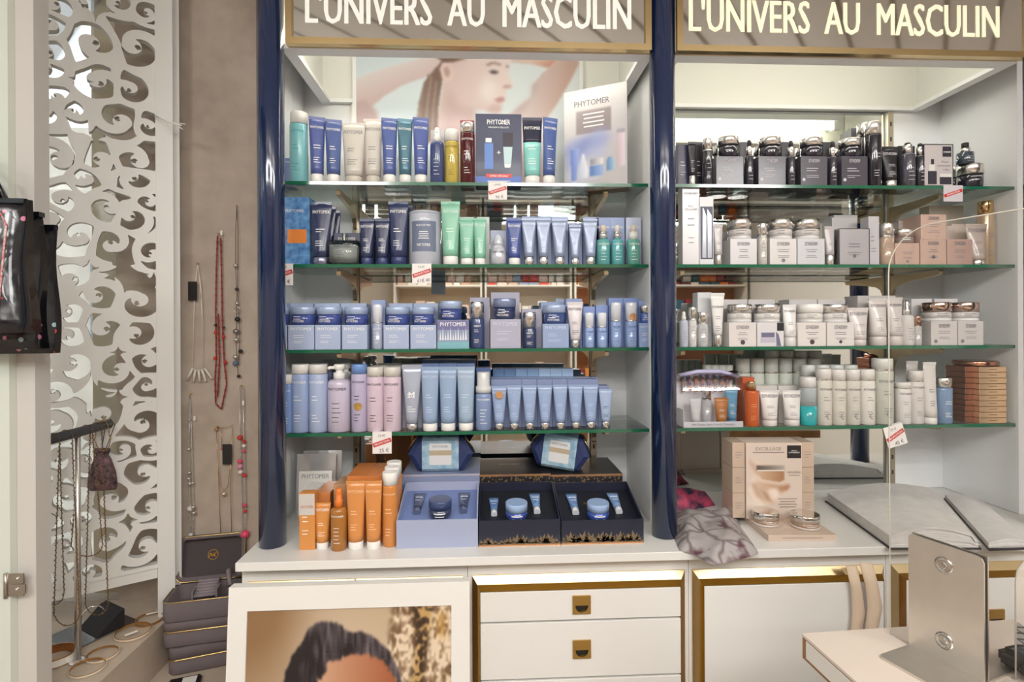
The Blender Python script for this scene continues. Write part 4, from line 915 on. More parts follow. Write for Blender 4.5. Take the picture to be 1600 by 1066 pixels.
# gift boxes: open wedge boxes with sloping tray, closed boxes behind, wash bags
def gift(xa, xb, label, fcol, rim, icol, kind, items):
    Yf_ = -.407; a, b_ = P(xa, 832, Yf_).x, P(xb, 832, Yf_).x; w = b_ - a - .001; cx = (a + b_) / 2; D = .165
    hf = P((xa + xb) / 2, 813, Yf_).z - CT; hb = P((xa + xb) / 2, 753, Yf_ + D).z - CT
    r = root('gift_box', label, 'gift box', (cx, Yf_, CT))
    t = .003; m = MB(); h0 = w / 2
    zr = lambda y: hf + (hb - hf) * y / D
    def wedge(x0, x1, y0, y1, lo=0):
        m.add([(x0, y0, lo), (x1, y0, lo), (x1, y1, lo), (x0, y1, lo), (x0, y0, zr(y0)), (x1, y0, zr(y0)), (x1, y1, zr(y1)), (x0, y1, zr(y1))], [(3, 2, 1, 0), (4, 5, 6, 7), (0, 1, 5, 4), (1, 2, 6, 5), (2, 3, 7, 6), (3, 0, 4, 7)])
    wedge(-h0, h0, 0, t); wedge(-h0, h0, D - t, D); wedge(-h0, -h0 + t, t, D - t); wedge(h0 - t, h0, t, D - t); m.box(-h0 + t, h0 - t, t, D - t, 0, .004)
    link('box_shell', m, M(fcol, .35, 0, .2), r)
    sl = (hb - hf) / D; dz = .022
    ins = MB(); y0, y1 = t + .0005, D - t - .0005; z0, z1 = zr(y0) - dz, zr(y1) - dz
    ins.add([(-h0 + t, y0, z0), (h0 - t, y0, z0), (h0 - t, y1, z1), (-h0 + t, y1, z1), (-h0 + t, y0, z0 - .006), (h0 - t, y0, z0 - .006), (h0 - t, y1, z1 - .006), (-h0 + t, y1, z1 - .006)], [(0, 1, 2, 3), (7, 6, 5, 4), (0, 4, 5, 1), (1, 5, 6, 2), (2, 6, 7, 3), (3, 7, 4, 0)])
    link('insert_tray', ins, M(icol, .55), r)
    if rim: link('gold_rim', MB().box(-h0, h0, -.0012, 0, 0, .0035), M('#D8A070', .25, .8), r)
    surf = lambda x, z: 0.0
    if kind == 'dark':
        it = []; rr = random.Random(xa)
        x = -h0 + .008
        while x < h0 - .008:
            H = rr.uniform(.010, .03); ang = rr.uniform(-.35, .35)
            for k in range(5):
                aa = PI / 2 + ang + (k - 2) * .55; L = H * (1 - .16 * abs(k - 2)); bx_, bz = x, .006
                tip = (bx_ + L * math.cos(aa), bz + L * math.sin(aa)); nn = (-math.sin(aa) * L * .16, math.cos(aa) * L * .16); md = (bx_ + L * .5 * math.cos(aa), bz + L * .5 * math.sin(aa))
                if abs(tip[0]) < h0: it.append(('p', [(bx_, bz), (md[0] - nn[0], md[1] - nn[1]), tip, (md[0] + nn[0], md[1] + nn[1])]))
            x += rr.uniform(.008, .016)
        it.append(('l', 0, .0065, w * .99, .004)); put_print(r, surf, it, M('#86735A', .4, .5), 'gold_leaf_print', .0005)
    # sloping items in the tray
    ang = math.atan(sl)
    def slot(u, v): y = t + v * (D - 2 * t); return Vector((u * w, y, zr(y) - dz + .0005))
    out = []
    for kind_, u, v, s, col, lab, txt in items:
        p = Vector(r.location) + slot(u, v)
        o = root('mini_tube' if kind_ == 't' else 'mini_jar', lab, 'tube' if kind_ == 't' else 'jar', p); o.rotation_euler = (ang, 0, 0)
        if kind_ == 't':   # lying in the tray, crimp up-slope
            L = s * 1.5; W2 = s * .27; n = 16; rings = []
            for i in range(7):
                q = i / 6; a2 = W2 * (.62 + .38 * q); b2 = max(.001, W2 * .62 * (1 - q))
                rings.append([(a2 * math.cos(2 * PI * j / n), L * .22 + L * .78 * q, W2 * .3 + b2 * math.sin(2 * PI * j / n)) for j in range(n)])
            link('tube_body', MB().loft(rings), M(col, .25, .1, .4), o)
            rings = [[(W2 * .58 * math.cos(2 * PI * j / n), yy, W2 * .3 + W2 * .58 * math.sin(2 * PI * j / n)) for j in range(n)] for yy in (0, L * .215)]
            link('cap', MB().loft(rings), txt, o)
            mb = MB(); mb.box(-W2 * .6, W2 * .6, L * .74, L * .78, W2 * .3 + W2 * .16, W2 * .3 + W2 * .2); mb.box(-W2 * .5, W2 * .4, L * .5, L * .52, W2 * .85, W2 * .88); link('lettering', mb, M('#C9D8EA', .4), o)
        else:
            R = s / 2; hj = s * .80
            mb = MB(); mb.lathe([(R * .8, .002), (R * .95, .006), (R, hj * .3), (R * .97, hj * .55)], 28); o.rotation_euler = (ang * .25, 0, 0)
            link('jar_body', mb, M(col, .12, .1, .7), o)
            mb = MB(); mb.lathe([(R * 1.0, hj * .56), (R * 1.0, hj * .96), (R * .95, hj)], 28); link('lid', mb, txt, o)
            put_print(o, lambda x, z: -math.sqrt(max(0, R * R * .98 - x * x)), [('l', 0, hj * .38, R * 1.0, hj * .07), ('l', 0, hj * .22, R * .8, hj * .05)], TW, 'lettering', .0008)
        out.append(o)
    return r, w, hf, hb, D
SK = M('#8E9CC8', .3, .2); SB = M('#9DB7DE', .3, .1); DK = M('#4C5170', .3, .2)
gift(619, 747, 'open pale blue gift box with grey minis beside the orange bottles', '#A3ABC6', False, '#7081B2', 'blue',
     [('t', -.29, .34, .058, '#4E5672', 'slate grey mini tube beside the gift box jar, on the orange bottles side', M('#5A627E', .3)), ('j', .02, .28, .058, '#39425F', 'steel blue mini jar in the pale blue gift box', M('#4B5A85', .2, .3)), ('t', .31, .34, .058, '#4E5672', 'slate grey mini tube beside the gift box jar, on the dark gift box side', M('#5A627E', .3))])
gift(748, 876, 'open black gift box with gold leaves in the middle of the three gift boxes', '#1F2336', True, '#10131F', 'dark',
     [('t', -.31, .30, .05, '#5F86BE', 'smaller light blue mini tube in the middle gift box', M('#D0D4DC', .3)), ('j', -.03, .22, .056, '#3A4FA0', 'royal blue mini jar in the middle gift box', SB), ('t', .24, .34, .056, '#6E96C8', 'larger light blue mini tube in the middle gift box', M('#D0D4DC', .3))])
g3 = gift(877, 1006, 'open black gift box with gold leaves and gold brand name next to the navy column', '#1F2336', True, '#10131F', 'dark',
     [('t', -.28, .34, .058, '#6189C0', 'light blue mini tube beside the middle gift box, in the end gift box', M('#D0D4DC', .3)), ('j', -.02, .22, .056, '#3A55A8', 'royal blue mini jar in the end gift box', SB), ('t', .27, .34, .058, '#7A9CCB', 'light blue mini tube by the navy column, in the end gift box', M('#D0D4DC', .3))])
# gold brand name on the end tray
vs, fs, asp = text_mesh('PHYTOMER'); r3, w3, hf3, hb3, D3 = g3; mb = MB(); sl3 = (hb3 - hf3) / D3
for a_, b__ in vs: pass
s3 = w3 * .24 / asp; mb.add([(-.004 + a_ * s3, D3 * .62 + b__ * s3 * 1.4, hf3 + sl3 * (D3 * .62 + b__ * s3 * 1.4) - .0212) for a_, b__ in vs], fs); link('lettering', mb, TGOLD, r3)
# closed boxes behind
Yg = -.225
for i, (xa, xb, c, lab) in enumerate(((628, 750, '#8894BC', 'closed pale blue gift box behind the open pale blue one'), (749, 861, '#26262E', 'closed black gift box behind the middle open gift box'), (861, 973, '#2A2A31', 'closed black gift box under the tilted navy wash bag'))):
    o = carton(xa, xb, 741, 0, c, lab, Yf=Yg, d=.19, text='', lines=False, name='closed_gift_box', cat='gift box', rough=.3)
    W = max(v.co.x for v in o.data.vertices) * 2; H = max(v.co.z for v in o.data.vertices)
    link('lid_edge', MB().box(-W / 2, W / 2, -.0015, 0, H - .006, H), M('#C79A74', .25, .7) if i else M('#C9CBE0', .25, .4), o)
    if i:
        mb = MB(); vs, fs, asp = text_mesh('PHYTOMER', .01); s = W * .3 / asp
        mb.add([(-W * .06 + a_ * s, .11 + b__ * s, H + .0005) for a_, b__ in vs], fs); link('lettering', mb, M('#C9C2B4', .4), o)
        it = []; rr = random.Random(i)
        for k in range(60):
            x = rr.uniform(-W * .49, W * .49); z = rr.uniform(H - .03, H - .007); it.append(('p', [(x, z), (x + .003, z + .002), (x + .001, z + .006), (x - .002, z + .003)]))
        put_print(o, S0, it, M('#9C8560', .35, .5), 'gold_leaf_print', .0005)
    if i == 0: GZ0 = CT + H
    else: GZ1 = CT + H
def washbag(cx_px, cy_px, zbase, Yc, w, h, label, tilt, yaw):
    p = P(cx_px, cy_px, Yc)
    r = root('wash_bag', label, 'wash bag', (p.x, Yc, zbase)); r.rotation_euler = (0, 0, yaw)
    hexa = [(-.5, .5), (-.36, .03), (-.3, 0), (.3, 0), (.36, .03), (.5, .5), (.36, .97), (.3, 1), (-.3, 1), (-.36, .97)]
    d = h * .85; rings = []
    for f, s in ((-1, .80), (-.8, .96), (0, 1.0), (.8, .96), (1, .80)):
        rings.append([(x * w * s, f * d / 2, h / 2 + (z - .5) * h * s) for x, z in hexa])
    bag = link('bag_body', MB().loft(rings, smooth=False), M('#22305C', .6, bump=.3, nscale=40), r)
    zp = MB(); zp.path([(-.36 * w, -d * .35, h * .98), (-.46 * w, -d * .3, h * .72), (-.5 * w, -d * .2, h * .5)], .0016, 6); zp.path([(.36 * w, -d * .35, h * .98), (.46 * w, -d * .3, h * .72), (.5 * w, -d * .2, h * .5)], .0016, 6)
    link('gold_zip', zp, BRASS, r)
    sl = MB(); sw = .27 * w
    sl.loft([[(x, -d / 2 * k - .001, h / 2 + (z_ - .5) * h * q) for x in (0,) for z_ in (0,)] for k, q in ((1, 1),)], False, False) if False else None
    sec = [(-d / 2 - .0015, h * .10), (-d / 2 * .8 - .0015, -.0005 + h * .02), (0, -.001), (d / 2 * .8 + .0015, h * .02), (d / 2 + .0015, h * .10), (d / 2 + .0015, h * .9), (d / 2 * .8 + .0015, h * .98), (0, h + .001), (-d / 2 * .8 - .0015, h * .98), (-d / 2 - .0015, h * .90)]
    sl.loft([[(-sw, y, z) for y, z in sec], [(sw, y, z) for y, z in sec]], False, False, smooth=False)
    link('paper_sleeve', sl, M('#A9C3D2', .45, noise=.25, nscale=60, h2='#7FA4BC'), r)
    surf = lambda x, z: -d / 2 - .0016
    put_print(r, surf, [('l', 0, h * .52, sw * 1.2, h * .62)], M('#D9D9DA', .5), 'label', .0004)
    put_print(r, surf, [('l', 0, h * .56, sw * 1.2, h * .14)], M('#B7A78C', .5), 'beige_band', .0007)
    put_print(r, surf, [('t', 'PHYTOMER', 0, h * .74, h * .06, sw * .9)], TG, 'lettering', .0007)
    return r
washbag(690, 706, GZ0 + .0006, -.165, P(743, 706, -.2).x - P(637, 706, -.2).x, P(690, 679, -.2).z - P(690, 733, -.2).z, 'navy wash bag with pale blue paper sleeve standing on the closed pale blue gift box', 0, 0)
wb = washbag(873, 706, GZ1 + .002, -.16, P(924, 706, -.2).x - P(828, 706, -.2).x, P(873, 681, -.2).z - P(873, 735, -.2).z, 'navy wash bag with silver paper sleeve tilted on the closed black gift boxes', 0, -.25)
wb.rotation_euler = (0, .13, -.25); wb.location.z += .006
# advert poster behind the top shelf
r = root('advert_poster', 'backlit style poster of a woman with raised arms behind the top shelf', 'poster', (0, 0, 0)); YPO = -.034
def pp(lst, dy, name, col, rough=.5):
    mb = MB(); vs = [tuple(P(x, y, YPO - dy)) for x, y in lst]; mb.add(vs, [tuple(range(len(vs)))]); return link(name, mb, M(col, rough), r)
za = ZS[1] + .0005; A = P(551, 250, YPO); B_ = P(912, 250, YPO)
mb = MB(); mb.box(A.x, B_.x, YPO, YPO + .002, za, 2.50); link('board', mb, M('#E6E6E8', .4), r)
NX, NY = 250, 230
GX, GY = np.meshgrid(np.linspace(557, 907, NX), np.linspace(300, -20, NY))
img = np.ones((NY, NX, 3)) * rgb('#DCE6EC'); img = img * (1 - .5 * np.clip((GX - 640) / 250, 0, 1)[..., None]) + rgb('#EEF0F1') * (.5 * np.clip((GX - 640) / 250, 0, 1)[..., None])
def lay(poly, col, soft=1, col2=None, ax=(0, 1, 0, 0)):
    global img
    m = blur(fill(poly, GX, GY), soft)[..., None]; c = rgb(col)
    if col2 is not None:
        t = np.clip(((GX - ax[0]) * (ax[2] - ax[0]) + (GY - ax[1]) * (ax[3] - ax[1])) / ((ax[2] - ax[0]) ** 2 + (ax[3] - ax[1]) ** 2), 0, 1)[..., None]; c = rgb(col) * (1 - t) + rgb(col2) * t
    img = img * (1 - m) + c * m
lay([(557, 125), (600, 108), (645, 96), (700, 80), (740, 60), (700, 92), (690, 108), (668, 120), (630, 134), (600, 152), (578, 172), (572, 200), (576, 300), (557, 300)], '#E6E0E3', 1, '#D3BFBF', (600, 105, 615, 145))
lay([(540, 165), (572, 158), (590, 178), (598, 300), (540, 300)], '#C9B3B3', 2)
lay([(798, 92), (830, 95), (858, 103), (872, 92), (900, 70), (907, 80), (907, 95), (892, 125), (868, 165), (846, 195), (850, 300), (770, 300), (778, 215), (790, 185), (812, 165), (830, 150), (833, 130), (848, 112), (858, 105), (830, 98), (798, 97)], '#DACBCB', 1, '#D0B6AE', (835, 140, 880, 150))
lay([(797, 70), (905, 50), (907, 76), (872, 92), (858, 104), (830, 97), (798, 93)], '#E2CCC4', 1, '#D2A89A', (840, 88, 850, 104))
lay([(833, 128), (844, 132), (822, 165), (800, 195), (785, 240), (772, 240), (790, 185), (812, 165), (830, 150)], '#CBBBBE', 3)
lay([(690, 30), (796, 30), (798, 92), (797, 104), (794, 111), (797, 122), (802, 133), (799, 137), (792, 138), (791, 147), (788, 153), (787, 158), (783, 163), (783, 172), (776, 177), (758, 173), (741, 170), (739, 190), (748, 230), (760, 300), (672, 300), (680, 200), (686, 165), (692, 130)], '#D9C6C6', 1, '#EADDDC', (700, 150, 790, 120))
lay([(702, 140), (718, 165), (745, 172), (741, 190), (748, 230), (700, 240), (690, 190), (694, 150)], '#CDB8B7', 4)
lay([(755, 120), (772, 124), (778, 145), (765, 160), (748, 150)], '#EFE6E4', 5)
lay([(768, 162), (783, 163), (783, 172), (776, 177), (758, 173)], '#D6C0BE', 2)
lay([(640, 66), (720, 40), (740, 60), (726, 92), (708, 98), (690, 100), (692, 118), (688, 140), (682, 175), (684, 215), (655, 235), (650, 190), (654, 160), (662, 130), (676, 112), (690, 96)], '#A38F88', 1, '#8A736A', (655, 180, 690, 140))
for k in range(5): lay([(668 + 4 * k, 118 + 3 * k), (671 + 4 * k, 118 + 3 * k), (663 + 5 * k, 170), (660 + 5 * k, 220), (657 + 5 * k, 220), (660 + 5 * k, 170)], '#AE9A92' if k % 2 else '#8E7970', 1)
lay([(712, 96), (760, 60), (796, 50), (796, 75), (740, 84)], '#BDABA6', 3)
lay([(686, 108), (692, 99), (702, 100), (710, 112), (706, 126), (698, 130), (690, 122)], '#E2CFCC', 1)
lay([(692, 108), (698, 104), (703, 112), (700, 122), (695, 120)], '#C2A8A4', 1)
lay([(759, 100), (770, 96), (782, 99), (783, 102), (771, 99), (760, 103)], '#A28D88', 1)
lay([(763, 111), (770, 109), (779, 111), (777, 114), (769, 115)], '#6E5E66', 1)
lay([(790, 103), (794, 101), (794, 106)], '#7E6E74', 1)
lay([(771, 155), (780, 151), (787, 152), (788, 156), (781, 160), (774, 158)], '#C99F9F', 1)
lay([(785, 133), (796, 131), (799, 135), (794, 138), (786, 137)], '#CDB3B0', 1)
X0, X1 = A.x + .012, B_.x - .012; Z0, Z1 = P(730, 300, YPO).z, P(730, -20, YPO).z
img = np.clip(img, 0, 1) ** 1.25 * .93
print_grid(img, lambda u, v: (X0 + (X1 - X0) * u, YPO - .0004, max(za + .001, Z0 + (Z1 - Z0) * v)), 'printed_photo', r)
# ================================================================== right bay
BK = '#2A2836'; BK2 = '#3B3846'; IE = 'ESTHEDERM'
TS = M('#C9C6CC', .5)
jd = dict(tm=TS, text='', lidf=.40)
def dotx(w, h): return [('d', -w * .38, h * .2, w * .06)]
# ---- top shelf
carton(1059, 1078, 226, 1, '#3A3558', 'dark purple carton covered in small text next to the navy column', Yf=YFR + .02, d=.07, text='', tm=TS)
tube(1075, 1088, 222, 1, '#23222C', 'slim black tube with silver cap next to the dark purple carton', cap=SILVER, capf=.22, text='', tm=TS, Yf=YFR - .002)
carton(1086, 1100, 222, 1, '#26252E', 'black carton behind the slim black tube', Yf=YFR + .045, d=.04, text='', tm=TS)
airless(1098, 1113, 217, 1, '#33323E', 'black serum cylinder with silver shoulder beside the first black jar', capcol=SILVER, capf=.28, tm=TS)
places = ('by the purple carton', 'second', 'third', 'by the tall dark bottle')
for i, (bx0, bx1, jx0, jx1, jt) in enumerate(((1119, 1162, 1122, 1153, 216), (1185, 1228, 1187, 1218, 217), (1251, 1293, 1252, 1283, 218), (1315, 1356, 1313, 1343, 219))):
    stack(bx0, bx1, jx0, jx1, jt, 244, 1, '#4A4552', '#262432', SILVER, ORD[i] + ' charcoal jar carton counted from the dark purple carton', ORD[i] + ' front row black jar counted from the dark purple carton', '',
          None, None, None, None, TS, text=IE, jkw=jd, bkw=dict(tw=.4, extra=dotx, rough=.25))
    HB = P((bx0 + bx1) / 2, 244, YFR).z; ZJ = P(jx0, jt, YFR + .03).z
    jar(jx0 - 9 + i, jx1 - 12 + i, HORY - (HORY - jt) * .955 + 0, HB + .0004, '#262432', 'rear row black jar behind the %s charcoal jar carton' % ORD[i], SILVER, Yf=YFR + .085, **jd)
    carton(bx0 - 10 + 3 * i, bx1 - 12 + 3 * i, HORY - (HB - CAM.z) * FPX / (YFR + .082 - CAM.y), ZS[1], '#35323E', 'rear charcoal carton behind the %s charcoal jar carton' % ORD[i], Yf=YFR + .082, text='', lines=False)
    o = COL.objects[-1]
for i, (a, b_, t, l) in enumerate(((1164, 1177, 219, ''), (1229, 1242, 220, ''), (1294, 1307, 221, ''))):
    dropper(a, b_, t, 1, '#3A3744', 'slim black dropper between the %s and %s charcoal jar cartons' % (ORD[i], ORD[i + 1]), '#1C1B20', SILVER, tm=TS, bodyf=.66)
    carton(a - 8, b_ - 2, 222, 1, '#2A2932', 'black carton behind the dropper between the %s and %s charcoal cartons' % (ORD[i], ORD[i + 1]), Yf=YFR + .075, d=.03, text='', lines=False)
bottle(1352, 1375, 192, 1, '#24222C', 'tall dark bottle with silver cap rising above the black jars', cap=SILVER, capf=.2, text='', tm=TS, rough=.12)
bottle(1340, 1362, 194, 1, '#2A2834', 'tall dark bottle with silver cap standing behind its twin', cap=SILVER, capf=.2, text='', tm=TS, rough=.12, Yf=YFR + .06)
for q in range(3): carton(1318 + 6 * q, 1336 + 6 * q, 208 - 4 * q, 1, '#4A4850', ORD[q] + ' dark grey carton in the line leading to the tall dark bottles', Yf=YFR + .165 - .02 * q, d=.018, text='', lines=False)
carton(1376, 1404, 229, 1, '#1F1E24', 'black carton standing behind the black tube with silver cap', Yf=YFR + .045, d=.05, text='', lines=False)
tube(1377, 1403, 231, 1, '#1F1E26', 'black squeeze tube with silver cap beside the tall dark bottle', cap=SILVER, capf=.17, text=IE, tm=TS, taper=.74)
dropper(1408, 1428, 223, 1, '#4A4856', 'grey dropper bottle with black bulb beside the black tube', '#1A191D', SILVER, tm=TS, bodyf=.75)
carton(1404, 1430, 228, 1, '#24232A', 'black carton behind the grey dropper bottle', Yf=YFR + .05, d=.05, text='', lines=False)
dropper(1430, 1445, 224, 1, '#2B2932', 'black dropper bottle beside the grey ritual card', '#1A191D', SILVER, tm=TS, bodyf=.72)
# ritual card
a, b_ = P(1444, 255, YFR).x, P(1490, 255, YFR).x; W = b_ - a; H = P(1467, 225, YFR).z - ZS[1]
r = tag(link('display_card', bevbox(W, .012, H, .0006, 1, 0, .006), M('#23222A', .4), None, ((a + b_) / 2, YFR, ZS[1])), 'grey ritual card with black border showing a dropper and a jar', 'display card')
put_print(r, S0, [('l', -W * .015, H * .5, W * .95, H * .95)], M('#BDB6B6', .5), 'grey_face', .0003)
put_print(r, S0, [('p', [(-W * .38, H * .05), (-W * .08, H * .05), (-W * .08, H * .36), (-W * .38, H * .36)]), ('p', [(-W * .27, H * .52), (-W * .17, H * .52), (-W * .17, H * .64), (-W * .27, H * .64)]), ('p', [(.02 * W, H * .05), (W * .42, H * .05), (W * .42, H * .22), (.02 * W, H * .22)]), ('p', [(.12 * W, H * .7), (W * .42, H * .7), (W * .42, H * .94), (.12 * W, H * .94)])], M('#2A2833', .4), 'printed_products', .0006)
put_print(r, S0, [('p', [(-W * .33, H * .37), (-W * .14, H * .37), (-W * .14, H * .51), (-W * .33, H * .51)]), ('p', [(.03 * W, H * .225), (W * .41, H * .225), (W * .41, H * .3), (.03 * W, H * .3)])], M('#D9D6D2', .3), 'printed_lids', .0006)
put_print(r, S0, [('t', 'Rituel', W * .2, H * .58, H * .05, W * .32, 0), ('t', 'correction', W * .16, H * .49, H * .05, W * .5, 0), ('t', 'rides', W * .24, H * .40, H * .05, W * .25, 0)], M('#6A6468', .5), 'lettering', .0006)
put_print(r, S0, [('t', IE, W * .27, H * .81, H * .035, W * .24)], TW, 'lettering', .0009)
jar(1490, 1512, 260, ZS[1], '#262430', 'black cream jar with silver lid standing behind the jar that carries a dropper', SILVER, Yf=YFR + .06, **jd)
jar(1499, 1532, 259, ZS[1], '#2B2A36', 'black cream jar with silver lid carrying a small dropper bottle', SILVER, tm=TS, lidf=.42)
j = [o for o in COL.objects if o.get('label', '').startswith('black cream jar with silver lid carrying')][0]
dropper(1497, 1519, 223, P(1515, 259, YFR + .03).z + .0008, '#3A4652', 'small dark dropper bottle standing on a black jar', '#1A191D', SILVER, tm=TS, bodyf=.54, Yf=YFR + .004)
price_tag(1474, 1504, 288, 315, 1, 'mauve grey promotion tag on the glass edge below the ritual card', None, col='#C9C2C8')

# ---- second shelf
SV = '#C7C4C6'
TGY = M('#7E7A80', .5)
b = carton(1066, 1093, 290, 2, SV, 'tall silver carton with sparkling foil next to the navy column', Yf=YFR + .004, d=.035, text=IE, tm=TGY, tz=.9, lc=True, metal=.35, extra=lambda w, h: [('t', 'EAU', 0, h * .74, h * .03, w * .5, 0), ('t', 'CELLULAIRE', 0, h * .7, h * .03, w * .75, 0)])
b = carton(1093, 1115, 308, 2, '#D9D9DD', 'white carton with a window showing two slim silver pens', Yf=YFR, d=.03, text='', lines=False)
W = max(v.co.x for v in b.data.vertices) * 2; H = max(v.co.z for v in b.data.vertices)
put_print(b, S0, [('l', 0, H * .47, W * .9, H * .78)], M('#4A4C62', .4), 'dark_window', .0003)
put_print(b, S0, [('p', [(-W * .33, H * .1), (-W * .03, H * .1), (-W * .03, H * .72), (-W * .27, H * .85)]), ('p', [(.06 * W, H * .1), (W * .36, H * .1), (W * .36, H * .72), (.06 * W, H * .82)])], M('#BFC2CC', .2, .5), 'printed_pens', .0006)
tube(1115, 1129, 352, 2, '#C2BDBD', 'slim silver tube with long silver cap beside the window carton', cap=SILVER, capf=.25, text='', tm=TGY)
JW = dict(tm=TGY, lidf=.48, base='#D9D7D6')
for i, (bx0, bx1, jx0, jx1) in enumerate(((1141, 1183, 1137, 1173), (1203, 1245, 1200, 1236), (1246, 1289, 1241, 1278))):
    lab = ('next to the slim silver tube', 'next to the silver cylinder', 'next to the wrapped silver carton')[i]
    b = carton(bx0, bx1, 373, 2, ('#C9C6C7', '#CFCAC8', '#C6C6CA')[i], 'silver white jar carton ' + lab + ' on the second shelf', text=IE, tm=TGY, lc=True, tw=.45, tz=.8, dot=(0, .16, .07) if i == 1 else None, metal=.2)
    jar(jx0, jx1, 345, top_of(b), '#D2CBC8', 'pearl cream jar with ridged silver lid on the carton ' + lab, SILVER, Yf=YFR + .004, **JW)
    carton(bx0 - 12, bx1 - 12, 362, 2, '#BFBCC0', 'silver grey rear carton behind the carton ' + lab, Yf=YFR + .085, text='', lines=False)
airless(1184, 1198, 350, 2, '#C9C2BC', 'silver serum cylinder between the pearl jars', capcol=SILVER, capf=.33, tm=TGY)
tube(1288, 1304, 354, 2, '#B9B2B2', 'slim greige tube with silver cap beside the wrapped silver carton', cap=SILVER, capf=.25, text='', tm=TGY)
b = carton(1312, 1358, 358, 2, '#C6C1C4', 'silver carton in clear wrap with a round seal', text='', tm=TGY, lc=True, d=.06, dot=(0, .24, .06), metal=.2)
W = max(v.co.x for v in b.data.vertices) * 2; H = max(v.co.z for v in b.data.vertices)
link('clear_wrap', MB().box(-W / 2 - .0015, W / 2 + .0015, -.0015, .0615, 0, H + .0015), WRAP, b)
for q in range(2): carton(1300 + 3 * q, 1340, 340 - 4 * q, 2, '#B9B6B8', ('silver carton directly behind the wrapped silver carton', 'rearmost silver carton in line with the wrapped silver carton')[q], Yf=YFR + .07 + .055 * q, d=.05, text='', lines=False)
carton(1357, 1374, 338, 2, '#BDB9C0', 'tall slim silver carton beside the foundation bottle', Yf=YFR + .01, d=.035, text='', tm=TGY)
airless(1374, 1395, 350, 2, '#B99C84', 'tan foundation bottle with silver pump cap and silver foot', capcol=SILVER, capf=.33, tm=TGY)
PK = '#C8A493'
b1 = carton(1399, 1437, 380, 2, PK, 'small rose copper carton carrying a silver lidded jar', text='', tm=TGY, lc=True, d=.06, dot=(0, .15, .06), metal=.3)
jar(1396, 1425, 360, top_of(b1), '#8E7A74', 'small brown jar with ridged silver lid on the rose copper carton', SILVER, Yf=YFR + .01, lidf=.5)
b2 = carton(1438, 1479, 374, 2, PK, 'rose copper jar carton below another one', text=IE, tm=TGY, lc=True, tw=.4, dot=(0, .3, .07), metal=.3)
carton(1439, 1479, 335, top_of(b2), '#CBA898', 'shiny wrapped rose copper carton on top of another', text=IE, tm=TGY, lc=True, tw=.4, Yf=YFR + .002, metal=.3)
carton(1480, 1520, 374, 2, '#C09A8C', 'darker rose copper jar carton beside the greige tube', text=IE, tm=TGY, lc=True, tw=.4, metal=.3)
for i, (a, b_, t, yo, d) in enumerate(((1404, 1440, 345, .07, .05), (1452, 1506, 321, .13, .04), (1479, 1492, 353, .075, .04), (1487, 1514, 350, .08, .04))):
    carton(a, b_, t, 2, ('#A89C94', '#B5A998', '#C6B0A4', '#CDB8AA')[i], ('marbled brown carton behind the small silver lidded jar', 'wide marbled beige carton at the back behind the rose copper stack', 'narrow pale rose carton behind the rose copper cartons', 'pale rose carton behind the darker rose copper carton')[i], Yf=YFR + yo, d=d, text='', lines=False)
tube(1508, 1542, 350, 2, '#B7A39A', 'greige squeeze tube with silver cap in front of the gold bottle', cap=SILVER, capf=.13, text=IE, tm=TGY, taper=.62, Yf=YFR + .002)
bottle(1529, 1551, 315, 2, '#D2B08A', 'tall gold bottle with shiny gold cap at the end of the second shelf', cap=M('#D9B984', .15, .9), capf=.2, capw=.86, text='', tm=TGY, Yf=YFR + .036, metal=.3)

# ---- third shelf
WH = '#D9D6D4'
pump(1062, 1075, 487, 3, '#BFC6DA', 'slim clear blue pump bottle next to the navy column', 500, text='', tm=TGY, head='spray')
airless(1076, 1088, 480, 3, '#D3CFCD', 'slim white serum with silver top and foot next to the clear pump', capcol=SILVER, capf=.33, tm=TGY)
b = carton(1090, 1112, 457, 3, '#D4D6DC', 'tall white carton behind the silver bottle and the white tube', Yf=YFR + .05, d=.04, text='', tm=TGY)
airless(1089, 1106, 488, 3, '#B9BABD', 'silver mirror finish bottle beside the white tube', capcol=SILVER, capf=.35, tm=TGY)
tube(1110, 1132, 458, 3, '#E2E0DE', 'white squeeze tube with silver striped cap on the third shelf', cap=SILVER, capf=.22, text=IE, tm=TGY, taper=.6, tz=.74)
rows = ((1139, 1182, 1137, 1173, 'beside the white striped cap tube', SILVER), (1183, 1225, 1179, 1217, 'with a printed jar picture', SILVER), (1247, 1291, 1244, 1283, 'beside the plain white tube', CAPW), (1292, 1335, 1285, 1321, 'beside the row of three greige tubes', SILVER))
